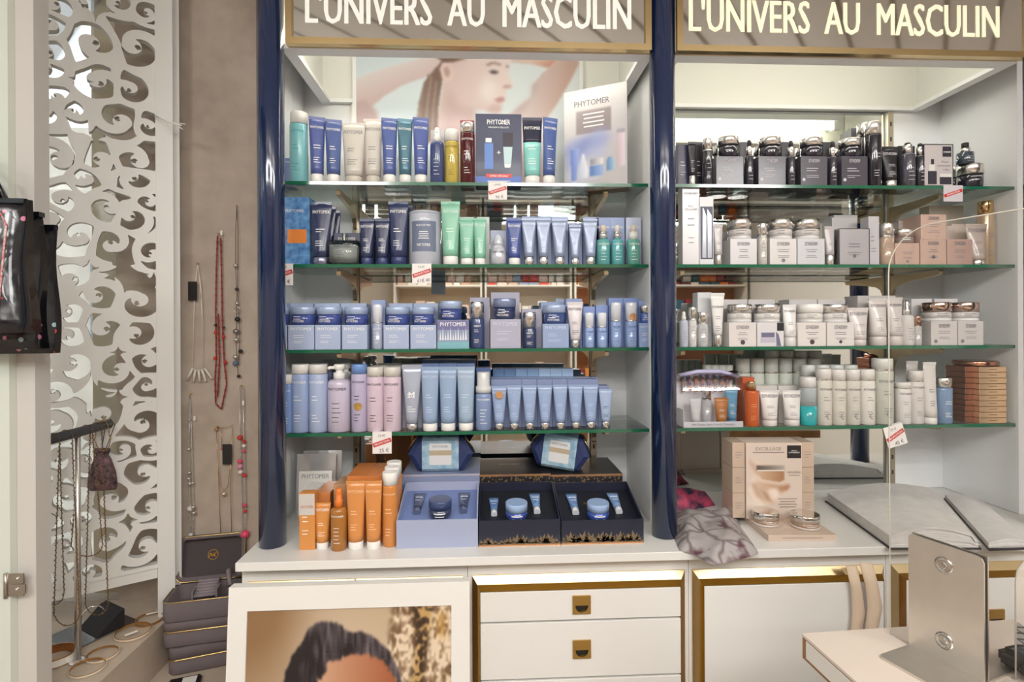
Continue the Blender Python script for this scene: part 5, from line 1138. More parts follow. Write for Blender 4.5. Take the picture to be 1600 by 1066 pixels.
for i, (bx0, bx1, jx0, jx1, lab, lid) in enumerate(rows):
    b = carton(bx0, bx1, 504, 3, ('#DAD2CE', '#D6D3D6', '#DAD2CD', '#D6CFCB')[i], 'white jar carton ' + lab, text='' if i == 1 else IE, tm=TGY, lc=True, tw=.45, tz=.8, lines=i != 1)
    W = max(v.co.x for v in b.data.vertices) * 2; H = max(v.co.z for v in b.data.vertices)
    if i == 1:
        put_print(b, S0, [('l', W * .37, H * .82, W * .25, H * .34)], M('#25242A', .4), 'black_square', .0004); put_print(b, S0, [('l', -W * .1, H * .48, W * .5, H * .2), ('p', [(.22 * W, H * .02), (.4 * W, H * .02), (.3 * W, H * .5), (.2 * W, H * .62)])], M('#6F7088', .3), 'printed_jar_lid', .0004)
        put_print(b, S0, [('l', -W * .1, H * .26, W * .56, H * .2)], M('#BDB6C8', .3), 'printed_jar', .0004)
    else: put_print(b, S0, [('d', 0, H * .18, W * (.085 if i != 3 else .06))], M('#4C4044', .4), 'dark_dot', .0005)
    jar(jx0, jx1, 476, top_of(b), '#E2DEDA', ('silver lidded white jar on the carton ' if lid is SILVER else 'white lidded white jar on the carton ') + lab, lid, Yf=YFR + .004, **JW)
    carton(bx0 - 14, bx1 - 14, 468, 3, '#C8C4C4', 'pale grey rear carton behind the white jar carton ' + lab, Yf=YFR + .09, d=.06, text='', lines=False)
tube(1223, 1244, 476, 3, '#DEDBD9', 'plain white squeeze tube standing between two jar cartons', capf=.22, text=IE, tm=TGY, cap=M('#D9D6D4', .3), taper=.86)
tube(1324, 1357, 481, 3, '#CFC6C2', 'short greige squeeze tube, first in the row of three', capf=.17, text=IE, tm=TGY, taper=.66, cap=M('#C9C0BC', .3))
tube(1357, 1385, 466, 3, '#CBC2BE', 'tall greige squeeze tube in the middle of the row of three', capf=.2, text=IE, tm=TGY, taper=.84, cap=M('#C9C0BC', .3), Yf=YFR + .004)
tube(1385, 1410, 465, 3, '#C8BFBB', 'tall greige squeeze tube beside the white pump serum', capf=.2, text=IE, tm=TGY, taper=.84, cap=M('#C9C0BC', .3), Yf=YFR + .006)
carton(1340, 1400, 462, 3, '#BDB8B6', 'wide pale grey carton behind the greige tubes', Yf=YFR + .06, d=.06, text='', lines=False)
pump(1407, 1426, 470, 3, '#CFC8C6', 'white pump serum with silver sprayer and silver foot', 492, head='spray', pcol=SILVER, text='', tm=TGY)
airless(1428, 1439, 494, 3, '#BDBAB8', 'tiny serum vial with copper silver cap', capcol=M('#C9A898', .15, 1.0), capf=.36, tm=TGY)
for i, (bx0, bx1, jx0, jx1) in enumerate(((1455, 1496, 1444, 1482), (1497, 1537, 1486, 1524))):
    lab = ('beside the tiny serum vial', 'at the end of the third shelf')[i]
    b = carton(bx0, bx1, 502, 3, '#C6BEBB', 'greige jar carton with dark dot ' + lab, text=IE, tm=TGY, lc=True, tw=.4, tz=.8, dot=(-.33, .17, .07))
    jar(jx0, jx1, 473, top_of(b), '#CFC8C6', 'low frosted jar with copper silver lid ' + lab, M('#CDB3A6', .15, 1.0), Yf=YFR + .004, lidf=.5, base='#DEDEDF', tm=TGY)
    carton(1424 + 36 * i, 1457 + 40 * i, 467, 3, '#D3D0D3', 'white rear carton behind the low frosted jar ' + lab, Yf=YFR + .085, d=.06, text='', lines=False)

# ---- fourth shelf
# gift set in a clear pouch
a, b_ = P(1068, 640, YFR).x, P(1161, 640, YFR).x; W = b_ - a; z = ZS[4]; H = P(1110, 582, YFR).z - z
r = root('gift_pouch', 'clear gift pouch on a white tray holding four mini tubes', 'gift set', ((a + b_) / 2, YFR, z))
tray = MB(); tray.box(-W / 2, W / 2, 0, .07, 0, .003); tray.box(-W / 2, W / 2, 0, .002, .003, .016); tray.box(-W / 2, W / 2, .068, .07, .003, H * .8); tray.box(-W / 2, -W / 2 + .002, .002, .068, .003, .05)
link('white_tray', tray, M('#E6E4E8', .4), r)
pts = [(-.001, .0), (-.001, H * .62), (.012, H * .86), (.035, H), (.058, H * .9), (.071, H * .62), (.071, 0)]
mb = MB(); n = 10; vs = []
rr = random.Random(3)
for i in range(n + 1):
    for k, (y, zz) in enumerate(pts): vs.append((-W / 2 - .001 + (W + .002) * i / n, y - .0006 + rr.uniform(-.001, .001) * (0 < k < 6), zz + (rr.uniform(-.002, .002) if 1 < k < 5 else 0)))
m_ = len(pts); mb.add(vs, [(i * m_ + k, i * m_ + k + 1, (i + 1) * m_ + k + 1, (i + 1) * m_ + k) for i in range(n) for k in range(m_ - 1)], True)
link('clear_pouch', mb, WRAP, r)
mb = MB(); mb.path([(-W / 2, .03, H * .93), (-W * .2, .03, H * 1.0), (W * .2, .03, H * 1.0), (W / 2, .03, H * .9)], .006, 8); link('lilac_trim', mb, M('#B9B4D6', .4), r)
mb = MB()
for k in range(8):
    x = -W * .4 + k * W * .11; mb.box(x, x + W * .05, .055, .058, H * .6, H * .84)
link('striped_lining', mb, M('#D08A4A', .5, noise=1, nscale=90, h2='#3D5F9A'), r)
put_print(r, lambda x, zz: 0, [('t', 'Mes Petites Santé Grands Douceurs', 0, .0085, .006, W * .72, 0)], TGY)
for i, (a, b_, t, c, lab, kw) in enumerate(((1078, 1096, 622, '#DADADC', 'white mini tube in the clear gift pouch', {}), (1116, 1138, 622, '#D07A2E', 'orange mini tube in the clear gift pouch', {}), (1133, 1153, 608, '#5FA6D2', 'sky blue mini tube in the clear gift pouch', {}))):
    tube(a, b_, t, ZS[4] + .0035, c, lab, text='', Yf=YFR + .01 + .012 * (i == 2), cap=M(c, .3), capf=.12, taper=.7)
airless(1097, 1111, 608, ZS[4] + .0035, '#C9CACE', 'silver mini serum in the clear gift pouch', capcol=SILVER, capf=.3, Yf=YFR + .012, tm=TGY)
carton(1160, 1179, 590, 4, '#D2562A', 'orange carton behind the orange oil bottle', Yf=YFR + .045, d=.04, text='', lines=False)
bottle(1162, 1185, 596, 4, '#D4581E', 'orange oil bottle with gold cap beside the clear gift pouch', cap=M('#D9C79A', .15, .9), capf=.2, capw=.5, text='', rough=.1, tm=M('#F0B080', .5), shoulder=.04)
for i, (a, b_) in enumerate(((1187, 1217), (1222, 1252))):
    tube(a, b_, 610, 4, '#DCD7D3', 'white squeeze tube with silver ring ' + ('beside the orange oil bottle' if i == 0 else 'beside the turquoise two phase bottle'), capf=.17, text=IE, tm=TGY, taper=.74, cap=M('#DAD5D1', .3))
    carton(a - 6, b_ - 2, 603, 4, '#D3CDC8', 'white carton behind the silver ringed tube ' + ('beside the orange oil bottle' if i == 0 else 'beside the two phase bottle'), Yf=YFR + .055, d=.06, text='', lines=False)
bottle(1250, 1274, 589, 4, '#A9B3B8', 'two phase bottle, clear above and turquoise below, with white cap', cap=M('#D8D6D4', .3), capf=.22, text='', lower='#2FA8AC', lowf=.52, tm=TGY, rough=.1)
cres = lambda w, h: ('o', w * .08, h * .16, w * .2, w * .05, PI * .5, PI * 1.5)
CW = '#CFC9BE'
for i, (a, b_, t, c) in enumerate(((1275, 1298, 576, '#D2CBBF'), (1298, 1320, 577, '#CFC9BC'), (1320, 1342, 577, '#CBC6BA'), (1342, 1365, 577, '#D9D3CB'))):
    bottle(a, b_, t, 4, c, ORD[i] + ' cream silver ringed bottle counted from the turquoise two phase bottle', cap=M('#D9D5D0', .35), capf=.2, text=IE, tm=TGY, band=SILVER, mark=cres, tz=.8)
bottle(1364, 1393, 560, 4, '#BDBDAF', 'large clear green lotion bottle with a dark label behind the acrylic screen', cap=M('#CFCDC8', .35), capf=.18, text=IE, tm=TGY, band=SILVER, mark=cres, tz=.8, rough=.12)
bottle(1399, 1421, 597, 4, '#D5CFCB', 'short cream bottle beside the large clear green bottle', cap=M('#D9D5D0', .35), capf=.15, text=IE, tm=TGY, band=SILVER)
bottle(1420, 1441, 579, 4, '#D0C8C4', 'taller cream bottle beside the upturned cream tube', cap=M('#D3CECA', .35), capf=.2, text=IE, tm=TGY, band=SILVER)
tube(1442, 1462, 566, 4, '#CFC8C2', 'tall cream squeeze tube beside the blue silver capped bottle', capf=.11, taper=.98, text='', tm=TGY, cap=M('#DAD6D2', .3))
tube(1416, 1434, 564, 4, '#C6BEB9', 'cream squeeze tube whose tip shows behind the taller cream bottle', capf=.11, taper=.98, text='', lines=False, tm=TGY, Yf=YFR + .06)
# rows of bottles further back
for q, (ya, x0, n, t, col) in enumerate(((.066, 1252, 4, 570, '#C9C8BA'), (.11, 1150, 6, 560, '#C2C8BC'), (.11, 1214, 0, 560, '#C2C8BC'), (.155, 1196, 4, 548, '#C6CCC2'))):
    for k in range(n):
        bottle(x0 + 22 * k, x0 + 21 + 22 * k, t, 4, col, '%s bottle of the %s rear row counted from the clear gift pouch' % (ORD[k], ('nearest', 'middle', 'middle', 'last')[q]), cap=M('#D2D5CF', .35), capf=.24, text='', lines=False, Yf=YFR + ya, band=SILVER)
for k in range(4): bottle(1098 + 11 * k, 1112 + 11 * k, 570, 4, '#C9CDC4', ORD[k] + ' small pale bottle at the back counted from the clear gift pouch', cap=M('#D2D5CF', .35), capf=.4, text='', lines=False, Yf=YFR + .12)
bottle(1462, 1485, 590, 4, '#6F8DB4', 'clear blue bottle with silver cap beside the copper compacts', cap=SILVER, capf=.22, text='', tm=TW, rough=.1)
# copper compact cartons, a stack
a, b_ = P(1531, 640, YFR).x, P(1573, 640, YFR).x; w = b_ - a; H = (P(1552, 573, YFR).z - ZS[4]) / 10
for k in range(10):
    o = link('compact_carton', bevbox(w, w * 1.05, H - .0012, .0008, 1, 0, w * .525), M('#E8C7A2', .32, .8), None, ((a + b_) / 2 + random.uniform(-.0012, .0012), YFR, ZS[4] + H * k + .0002))
    tag(o, ORD[k] + ' bright copper compact carton from the glass in the end stack', 'box')
    put_print(o, lambda x, z: 0, [('l', 0, H * .5, w * .3, H * .1)], M('#8A5A44', .3, .5))
a, b_ = P(1490, 640, YFR + .06).x, P(1524, 640, YFR + .06).x; w2 = b_ - a
for k in range(10):
    o = link('compact_carton', bevbox(w2, w2, H - .0012, .0008, 1, 0, w2 / 2), M('#A8735F', .32, .75), None, ((a + b_) / 2 + random.uniform(-.0015, .0015), YFR + .02, ZS[4] + H * k + .0002))
    tag(o, ORD[k] + ' dark copper compact carton from the glass beside the blue bottle', 'box')
zt = ZS[4] + 10 * H + .0008
m = MB(); R = (P(1556, 570, YFR + .05).x - P(1500, 570, YFR + .05).x) / 2
m.lathe([(R * .96, 0), (R, .002), (R, .010), (R * .97, .013), (R * .9, .0145)], 36)
tag(link('powder_compact', m, M('#B27F68', .18, .9), None, ((P(1528, 570, YFR + .05).x), YFR + R + .004, zt)), 'round copper powder compact lying on top of the compact stacks', 'compact')
price_tag(1379, 1410, 667, 697, 4, 'tilted promotion tag on the glass edge below the large clear green bottle', ('59 €', '45 €'), tilt=-.28)

# ---- worktop, right bay : excellage display
zc = CT; p0 = P(1183, 838, -.40); yaw = -.06
r = root('counter_display', 'beige counter display with cream swirl card and a tray base', 'display', (0, 0, 0))
XA, XB = PZ(1190, 838, CT).x, PZ(1314, 850, CT).x; Yd = PZ(1250, 846, CT).y; Wd = XB - XA; cx = (XA + XB) / 2
r.location = (cx, Yd, CT); r.rotation_euler = (0, 0, -.05)
BEI = M('#CDB8A8', .35, 0, .2); DD = .20; th = .016
m = MB(); m.box(-Wd / 2, Wd / 2, 0, DD, 0, th); link('base_tray', m, BEI, r)
put_print(r, lambda x, z: 0, [('l', 0, th * .5, Wd * .6, .0012)], TGY)
cw = P(1268, 760, Yd + .115).x - P(1183, 760, Yd + .115).x; ch = P(1225, 692, Yd + .115).z - CT; cyy = .116; ox = -Wd * .09
m = MB(); m.box(ox - cw / 2, ox + cw / 2, cyy, cyy + .075, th, ch); link('back_card', m, M('#D6C5B8', .35, 0, .2), r)
sf = lambda x, z: cyy
hh = ch - th
put_print(r, sf, [('t', 'EXCELLAGE', ox - cw * .1, th + hh * .92, hh * .045, cw * .5, 0), ('l', ox - cw * .1, th + hh * .872, cw * .56, hh * .01), ('t', 'NOUVEAU', ox + cw * .36, th + hh * .61, hh * .028, cw * .24), ('l', ox + cw * .36, th + hh * .57, cw * .2, hh * .008)] + [('l', ox + cw * .24, th + hh * (.26 - .035 * k), cw * (.34 - .06 * (k % 2)), hh * .011) for k in range(4)], M('#8F7F76', .5), 'lettering', .0009)
put_print(r, sf, [('l', ox + cw * .36, th + hh * .88, cw * .25, hh * .17)], M('#2A2625', .4), 'black_square', .0008)
put_print(r, sf, [('t', 'INSTITUT', ox + cw * .36, th + hh * .895, hh * .012, cw * .14), ('t', IE, ox + cw * .36, th + hh * .872, hh * .018, cw * .22)], TW, 'lettering', .0012)
sw = []
L = lambda u, v: (ox + cw * u, th + hh * v)
ink = Ink(110, 150, '#D9C9BC')
V = lambda l: [(a_ + .5, b__) for a_, b__ in l]
ink.poly(V([(-.5, .83), (-.45, .77), (-.2, .745), (-.02, .70), (.05, .64), (.02, .56), (-.1, .50), (.1, .46), (.27, .47), (.3, .41), (.2, .35), (.05, .28), (0, .2), (-.1, .18), (-.35, .24), (-.45, .36), (-.42, .5), (-.36, .58), (-.46, .7)]), '#E6D5C8', 1, '#D0B29C')
ink.poly(V([(-.34, .5), (-.1, .46), (.1, .43), (.28, .44), (.25, .38), (.1, .35), (-.1, .36), (-.3, .42)]), '#D9BFAA', 2, '#AE8060')
ink.poly(V([(-.42, .48), (-.32, .3), (-.12, .19), (-.2, .3), (-.32, .46)]), '#C4A48E', 3); ink.poly(V([(-.28, .42), (-.15, .25), (-.02, .2), (-.12, .34)]), '#B08C74', 3); ink.poly(V([(-.12, .4), (-.02, .24), (.1, .3), (.06, .4)]), '#EADACC', 3)
ink.poly(V([(-.47, .8), (-.3, .7), (-.2, .56), (-.32, .58), (-.44, .7)]), '#C9AC98', 3)
ink.poly(V([(-.3, .63), (.18, .63), (.18, .51), (.1, .48), (-.22, .52)]), '#D2B296', 1, '#A87C5C'); ink.rect(.19, .69, .635, .70, '#5E5450', 1, '#B5AAA2'); ink.rect(.2, .68, .625, .64, '#EDE6DE', 0)
print_grid(ink.img, lambda u, v: (ox - cw / 2 + cw * u, cyy - .0003, th + hh * v), 'printed_face', r, .35)
R0 = Matrix.Rotation(-.05, 3, 'Z')
def onT(lx, ly, lz): v = R0 @ Vector((lx, ly, 0)); return Vector((cx + v.x, Yd + v.y, CT + lz))
for s, xoff in (('next to the scarf', ox - cw / 2 - .0185), ('next to the open book', ox + cw / 2 + .0185)):
    for k in range(3):
        hb_ = (ch - .012) / 3.05
        p = onT(xoff, cyy + .004, th + .0004 + k * hb_)
        o = link('product_box', bevbox(.034, .075, hb_ - .0008, .0008, 1, 0, .0375), M('#D2BCA8', .25, .2, .4), None, p); o.rotation_euler = (0, 0, -.05)
        tag(o, '%s of three beige wrapped cartons stacked %s' % (('bottom', 'middle', 'top')[k], s), 'box')
        put_print(o, lambda x, z: 0, smalltext(.026, hb_ * .4, hb_ * .6, 3, k, 0, .0013), TGY)
for i, (a, b_, t, lab) in enumerate(((1184, 1225, 789, 'silver lidded cream jar on the beige display next to the scarf'), (1246, 1290, 797, 'silver lidded cream jar on the beige display next to the open book'))):
    p = PZ((a + b_) / 2, (824, 829)[i], CT + th); W = (b_ - a) / FPX * (p.y + .03 - CAM.y)
    rj = root('cream_jar', lab, 'jar', (p.x, p.y + W * .40, CT + th + .0004)); R = W / 2; hj = .034
    m = MB(); m.lathe([(R * .95, 0), (R, .001), (R, .004), (R * .93, .0055)], 30); link('glass_foot', m, M('#CFC4BC', .08, 0, 1.0), rj)
    m = MB(); m.lathe([(R * .93, .0055), (R * .95, .014), (R * .9, .015)], 30); link('jar_body', m, M('#B59A82', .15, .2, .6), rj)
    m = MB(); m.lathe([(R * .98, .0152), (R * .98, hj - .0015), (R * .94, hj)], 34); link('lid', m, M('#D9D6D2', .1, 1.0), rj)
    put_print(rj, lambda x, z: -math.sqrt(max(0, (R * .95) ** 2 - x * x)), [('l', 0, .0095, R * .8, .0012)], TW)
# crumpled scarf
def cloth(name, label, poly_px, zfun, mat, n=46, seed=1, thick=.003, cat='scarf', edge=.002):
    """a crumpled heap of cloth on the worktop: outline in pixels on the worktop plane, height zfun(u) by distance to the rim"""
    pts = [PZ(x, y, CT) for x, y in poly_px]; pl = [(p.x, p.y) for p in pts]
    xs = [p[0] for p in pl]; ys = [p[1] for p in pl]; x0, x1, y0, y1 = min(xs), max(xs), min(ys), max(ys)
    def inside(x, y):
        c = False; j = len(pl) - 1
        for i in range(len(pl)):
            if (pl[i][1] > y) != (pl[j][1] > y) and x < (pl[j][0] - pl[i][0]) * (y - pl[i][1]) / (pl[j][1] - pl[i][1]) + pl[i][0]: c = not c
            j = i
        return c
    def dist(x, y):
        d = 9
        for i in range(len(pl)):
            a = Vector(pl[i]); b = Vector(pl[(i + 1) % len(pl)]); p = Vector((x, y)); t = max(0, min(1, (p - a).dot(b - a) / max(1e-9, (b - a).length_squared))); d = min(d, (a + (b - a) * t - p).length)
        return d
    cxm, cym = sum(xs) / len(xs), sum(ys) / len(ys)
    # polar grid from the centre to the outline
    na, nr = 96, 18; vs = []; per = []
    tot = [0]
    for i in range(len(pl)): tot.append(tot[-1] + (Vector(pl[(i + 1) % len(pl)]) - Vector(pl[i])).length)
    for k in range(na):
        s = tot[-1] * k / na; i = max(j for j in range(len(pl)) if tot[j] <= s + 1e-12); a = Vector(pl[i]); b = Vector(pl[(i + 1) % len(pl)]); per.append(a + (b - a) * ((s - tot[i]) / max(1e-9, tot[i + 1] - tot[i])))
    for r_ in range(nr + 1):
        f = r_ / nr
        for k in range(na):
            p = Vector((cxm, cym)).lerp(per[k], f); d = dist(p.x, p.y); vs.append((p.x, p.y, CT + .002 + zfun(p.x, p.y, d) if f < 1 else CT + .0012))
    fs = [(r_ * na + k, r_ * na + (k + 1) % na, (r_ + 1) * na + (k + 1) % na, (r_ + 1) * na + k) for r_ in range(nr) for k in range(na)]
    b0 = len(vs); vs += [(p.x, p.y, CT + .0004) for p in per]
    fs += [(nr * na + k, nr * na + (k + 1) % na, b0 + (k + 1) % na, b0 + k) for k in range(na)] + [tuple(b0 + k for k in range(na))]
    mb = MB(); mb.add(vs, fs, True); o = link(name, mb, mat); return tag(o, label, cat)
def scarfmat():
    m = bpy.data.materials.new('scarf_print'); m.use_nodes = True; nt = m.node_tree; bs = nt.nodes['Principled BSDF']; bs.inputs['Roughness'].default_value = .6
    tc = nt.nodes.new('ShaderNodeTexCoord'); v = nt.nodes.new('ShaderNodeTexVoronoi'); v.feature = 'DISTANCE_TO_EDGE'; v.inputs['Scale'].default_value = 15
    n = nt.nodes.new('ShaderNodeTexNoise'); n.inputs['Scale'].default_value = 14; n.inputs['Detail'].default_value = 4
    n2 = nt.nodes.new('ShaderNodeTexNoise'); n2.inputs['Scale'].default_value = 8
    mv = nt.nodes.new('ShaderNodeMixRGB'); mv.inputs[0].default_value = .12
    nt.links.new(tc.outputs['Object'], mv.inputs[1]); nt.links.new(n2.outputs['Color'], mv.inputs[2]); nt.links.new(mv.outputs[0], v.inputs['Vector'])
    nt.links.new(tc.outputs['Object'], n.inputs['Vector']); nt.links.new(tc.outputs['Object'], n2.inputs['Vector'])
    r1 = nt.nodes.new('ShaderNodeValToRGB'); r1.color_ramp.elements[0].position = 0; r1.color_ramp.elements[0].color = lin('#6E6366'); r1.color_ramp.elements[1].position = .1; r1.color_ramp.elements[1].color = lin('#A8A1A0')
    r2 = nt.nodes.new('ShaderNodeValToRGB'); r2.color_ramp.elements[0].position = .58; r2.color_ramp.elements[0].color = (0, 0, 0, 1); r2.color_ramp.elements[1].position = .68; r2.color_ramp.elements[1].color = (1, 1, 1, 1)
    mx = nt.nodes.new('ShaderNodeMixRGB'); mx.inputs[2].default_value = lin('#5E3C46')
    nt.links.new(v.outputs['Distance'], r1.inputs[0]); nt.links.new(n.outputs['Fac'], r2.inputs[0]); nt.links.new(r2.outputs[0], mx.inputs[0]); nt.links.new(r1.outputs[0], mx.inputs[1]); nt.links.new(mx.outputs[0], bs.inputs['Base Color'])
    return m
cloth('scarf', 'grey silk scarf with plum flowers crumpled on the worktop beside the navy column', [(1058, 800), (1105, 806), (1150, 800), (1158, 825), (1176, 850), (1186, 866), (1156, 875), (1120, 884), (1104, 880), (1085, 866), (1062, 862), (1050, 835)],
      lambda x, y, d: min(.026, d * .8) * (1 + .16 * math.sin(30 * x + 22 * y) + .10 * math.sin(70 * x - 40 * y)) + .0022 * math.sin(120 * (x * .8 - y * .6)) * min(1, d / .02), scarfmat())
fm = M('#C94A6A', .6, noise=1, nscale=26, h2='#22243A')
cloth('scarf', 'dark floral scarf with pink blossoms lying behind the navy column and the grey scarf', [(1000, 786), (1050, 776), (1110, 782), (1118, 790), (1095, 795), (1046, 800), (1010, 796)],
      lambda x, y, d: min(.03, d * 1.2) * (1 + .25 * math.sin(60 * x + 50 * y)), fm, seed=2)
# open books / newspapers
def book(label, quad, h, sag, paper, cover, seed):
    q = [PZ(x, y, CT) for x, y in quad]              # front-left, front-right, back-right, back-left at worktop level
    r = root('open_book', label, 'book', (0, 0, 0)); rr = random.Random(seed)
    cv = MB(); o = .006; c = (q[0] + q[1] + q[2] + q[3]) / 4
    qq = [c + (p - c) * 1.03 for p in q]
    cv.add([(p.x, p.y, CT + .0004) for p in qq] + [(p.x, p.y, CT + .003) for p in qq], [(3, 2, 1, 0), (4, 5, 6, 7), (0, 1, 5, 4), (1, 2, 6, 5), (2, 3, 7, 6), (3, 0, 4, 7)])
    link('cover', cv, M('#2B2A2C', .5), r)
    nu, nv_ = 24, 6; pg = MB(); L = 9
    for k in range(L):      # layered page blocks with uneven fore-edges
        z0, z1 = k / L, (k + .92) / L; ins = rr.uniform(0, .012); vs = []
        for zf in (z0, z1):
            for j in range(nv_ + 1):
                for i in range(nu + 1):
                    u, v = ins + (1 - 2 * ins) * i / nu, ins + (1 - 2 * ins) * j / nv_
                    p = q[0].lerp(q[1], u).lerp(q[3].lerp(q[2], u), v); vs.append((p.x, p.y, CT + .0032 + sag(u) * h * zf))
        m1 = (nu + 1) * (nv_ + 1); fs = []
        for b0, flip in ((0, True), (m1, False)):
            for j in range(nv_):
                for i in range(nu):
                    a0 = b0 + j * (nu + 1) + i; f = (a0, a0 + 1, a0 + nu + 2, a0 + nu + 1); fs.append(f[::-1] if flip else f)
        rim = [i for i in range(nu + 1)] + [j * (nu + 1) + nu for j in range(1, nv_ + 1)] + [nv_ * (nu + 1) + i for i in range(nu - 1, -1, -1)] + [j * (nu + 1) for j in range(nv_ - 1, 0, -1)]
        for i in range(len(rim)): a0, b0 = rim[i], rim[(i + 1) % len(rim)]; fs.append((a0, b0, m1 + b0, m1 + a0))
        pg.add(vs, fs)
    link('page_block', pg, M(paper, .6, noise=.1, nscale=30), r)
    return r
book('thick open catalogue lying on the worktop beside the beige display', [(1392, 858), (1530, 858), (1465, 778), (1292, 785)], .05, lambda u: .55 + .45 * math.sin(PI * min(1, u * 1.05)) if u < .93 else .3, '#E0DCD9', '#222', 1)
book('second open catalogue behind the steel bracket lying against the side wall', [(1545, 860), (1610, 858), (1534, 790), (1476, 781)], .022, lambda u: .6 + .4 * math.sin(PI * min(1, u)), '#E2DFDD', '#222', 2)
# ================================================================== window corner
XLEDGE = PZ(262, 968, LZ).x
struct('trim_1', MB().box(XW0, XLEDGE, -2.6, .012, LZ - .126, LZ), SILLM)            # window ledge
LP = LZ - .126
struct('trim_2', MB().box(XW0, XT0 + .04, -2.6, .012, 0, LP - .0005), SILLM)           # lower plinth
# fret-cut lattice panel
PR = P(252, 700, -.072); PL = P(62, 700, -.22); PR.z = PL.z = 0
ux = (PL - PR).normalized(); nrm = Vector((-ux.y, ux.x, 0)); 
if nrm.y > 0: nrm = -nrm
def uv(px_, py_): p = PN(px_, py_, PR, nrm); return (p - PR).dot(ux), p.z
LW = .42; z0l = uv(200, 893)[1]; z1l = 2.45
VO = [(90,13,20),(184,10,18),(228,26,15),(150,73,29),(215,80,30),(76,113,20),(79,40,18),(80,88,20),(158,136,28),(202,146,22),(87,155,18),(116,178,20),(184,190,29),(231,202,18),(74,181,20),(87,250,30),(152,252,28),(210,255,30),
      (99,316,22),(210,282,24),(133,279,20),(167,326,24),(207,341,22),(230,318,16),(124,369,24),(173,381,24),(235,397,18),(118,437,24),(155,462,26),(214,474,28),(167,514,28),(213,524,26),(108,487,24),(108,527,22),(115,567,26),(71,561,22),(183,576,24),(226,564,26),
      (81,658,28),(163,650,26),(223,658,28),(228,600,18),(84,612,22),(234,700,16),(92,716,26),(136,716,26),(223,738,26),(178,774,28),(231,790,22),(105,774,26),(70,810,20),(168,839,28),(223,852,26),(105,850,26),(190,700,18),(130,810,16),(75,340,22),(75,450,24),(72,500,22),(70,750,20),(140,890,12),(70,880,16)]
DI = [(195, 428, 24), (143, 615, 24), (150, 20, 14), (150, 215, 12), (128, 130, 11), (140, 420, 10), (185, 620, 11), (240, 440, 12), (200, 810, 11), (128, 690, 10), (185, 550, 8)]
res = .0028
nu_, nz_ = int(LW / res) + 1, int((z1l - z0l) / res) + 1
U, Z = np.meshgrid(np.arange(nu_) * res, z0l + np.arange(nz_) * res, indexing='ij')
field = np.full(U.shape, .02)                      # >0 solid
rr = random.Random(11); Q1 = np.full(U.shape, 9.0); Q2 = np.full(U.shape, 9.0)
for i, (x, y, rpx) in enumerate(VO):
    u0, zc = uv(x, y); d = (P(x, y, -.12) - CAM).length; R = rpx / FPX * d * 1.12
    su = 1.08
    du, dz = (U - u0) / su, Z - zc; rad = np.hypot(du, dz); ang = np.arctan2(dz, du)
    hand = 1 if i % 2 else -1; a0 = rr.uniform(-PI, PI)
    th = (hand * (ang - a0)) % (2 * PI)
    # comma-shaped opening: a disc drawn out into a leaf tip
    Ro = R * (1 + .45 * np.exp(-((th - 5.6) / .4) ** 2))
    hole = Ro - rad
    # spiral arm left standing inside the opening
    arm = np.full(U.shape, -1.0)
    for turn in range(2):
        t = th + 2 * PI * turn; rc = R * (1.10 - .135 * t); wv = R * np.clip(.36 - .02 * t, .16, .5)
        arm = np.maximum(arm, np.where(rc > R * .12, wv * .62 - np.abs(rad - rc), -1))
    bulb = R * .27 - np.hypot(du - .16 * R * math.cos(a0), dz - .16 * R * math.sin(a0)); eye = R * .09 - rad
    arm = np.maximum(arm, np.minimum(bulb, -eye))
    solid_here = np.maximum(-hole, arm)
    q = rad / Ro
    own = q < Q1; Q2 = np.where(own, Q1, np.minimum(Q2, q)); Q1 = np.where(own, q, Q1)
    field = np.where(own, solid_here, field)
# a web of wood stays between neighbouring openings
field = np.maximum(field, (.22 - (Q2 - Q1)) * .02)
for (x, y, rpx) in DI:
    u0, zc = uv(x, y); d = (P(x, y, -.12) - CAM).length; R = rpx / FPX * d
    du, dz = np.abs(U - u0), np.abs(Z - zc); f = R - (np.sqrt(du + 1e-9) + np.sqrt(dz + 1e-9)) ** 2 * .75 - .35 * (du + dz) * .2
    field = np.minimum(field, -f)
bw = .012
edge = np.maximum.reduce([bw - U, U - (LW - bw), bw + z0l - Z, .004 + Z - z1l + .004])
field = np.maximum(field, edge)
# marching squares -> plate of thickness TL
TL = .026
vid = {}; LV = []; LF = []
def gv(key, u, z):
    if key not in vid: vid[key] = len(LV); LV.append((u, z))
    return vid[key]
for i in range(nu_ - 1):
    for j in range(nz_ - 1):
        c = ((i, j), (i + 1, j), (i + 1, j + 1), (i, j + 1)); f = [field[a] for a in c]
        if max(f) <= 0: continue
        poly = []
        for k in range(4):
            a, b_ = c[k], c[(k + 1) % 4]; fa, fb = f[k], f[(k + 1) % 4]
            if fa > 0: poly.append(gv(a, U[a], Z[a]))
            if (fa > 0) != (fb > 0):
                t = fa / (fa - fb); key = (min(a, b_), max(a, b_)); poly.append(gv(key, U[a] + (U[b_] - U[a]) * t, Z[a] + (Z[b_] - Z[a]) * t))
        if len(poly) >= 3: LF.append(poly)
bm = bmesh.new()
fr = [bm.verts.new(PR + ux * u + Vector((0, 0, z)) + nrm * TL) for u, z in LV]
for p in LF:
    try: bm.faces.new([fr[i] for i in p])
    except ValueError: pass
ex = bmesh.ops.extrude_face_region(bm, geom=list(bm.faces))
bmesh.ops.translate(bm, verts=[g for g in ex['geom'] if isinstance(g, bmesh.types.BMVert)], vec=-nrm * TL)
bmesh.ops.recalc_face_normals(bm, faces=bm.faces)
me = bpy.data.meshes.new('scroll_panel'); bm.to_mesh(me); bm.free()
LAT = M('#DDDBD7', .45)
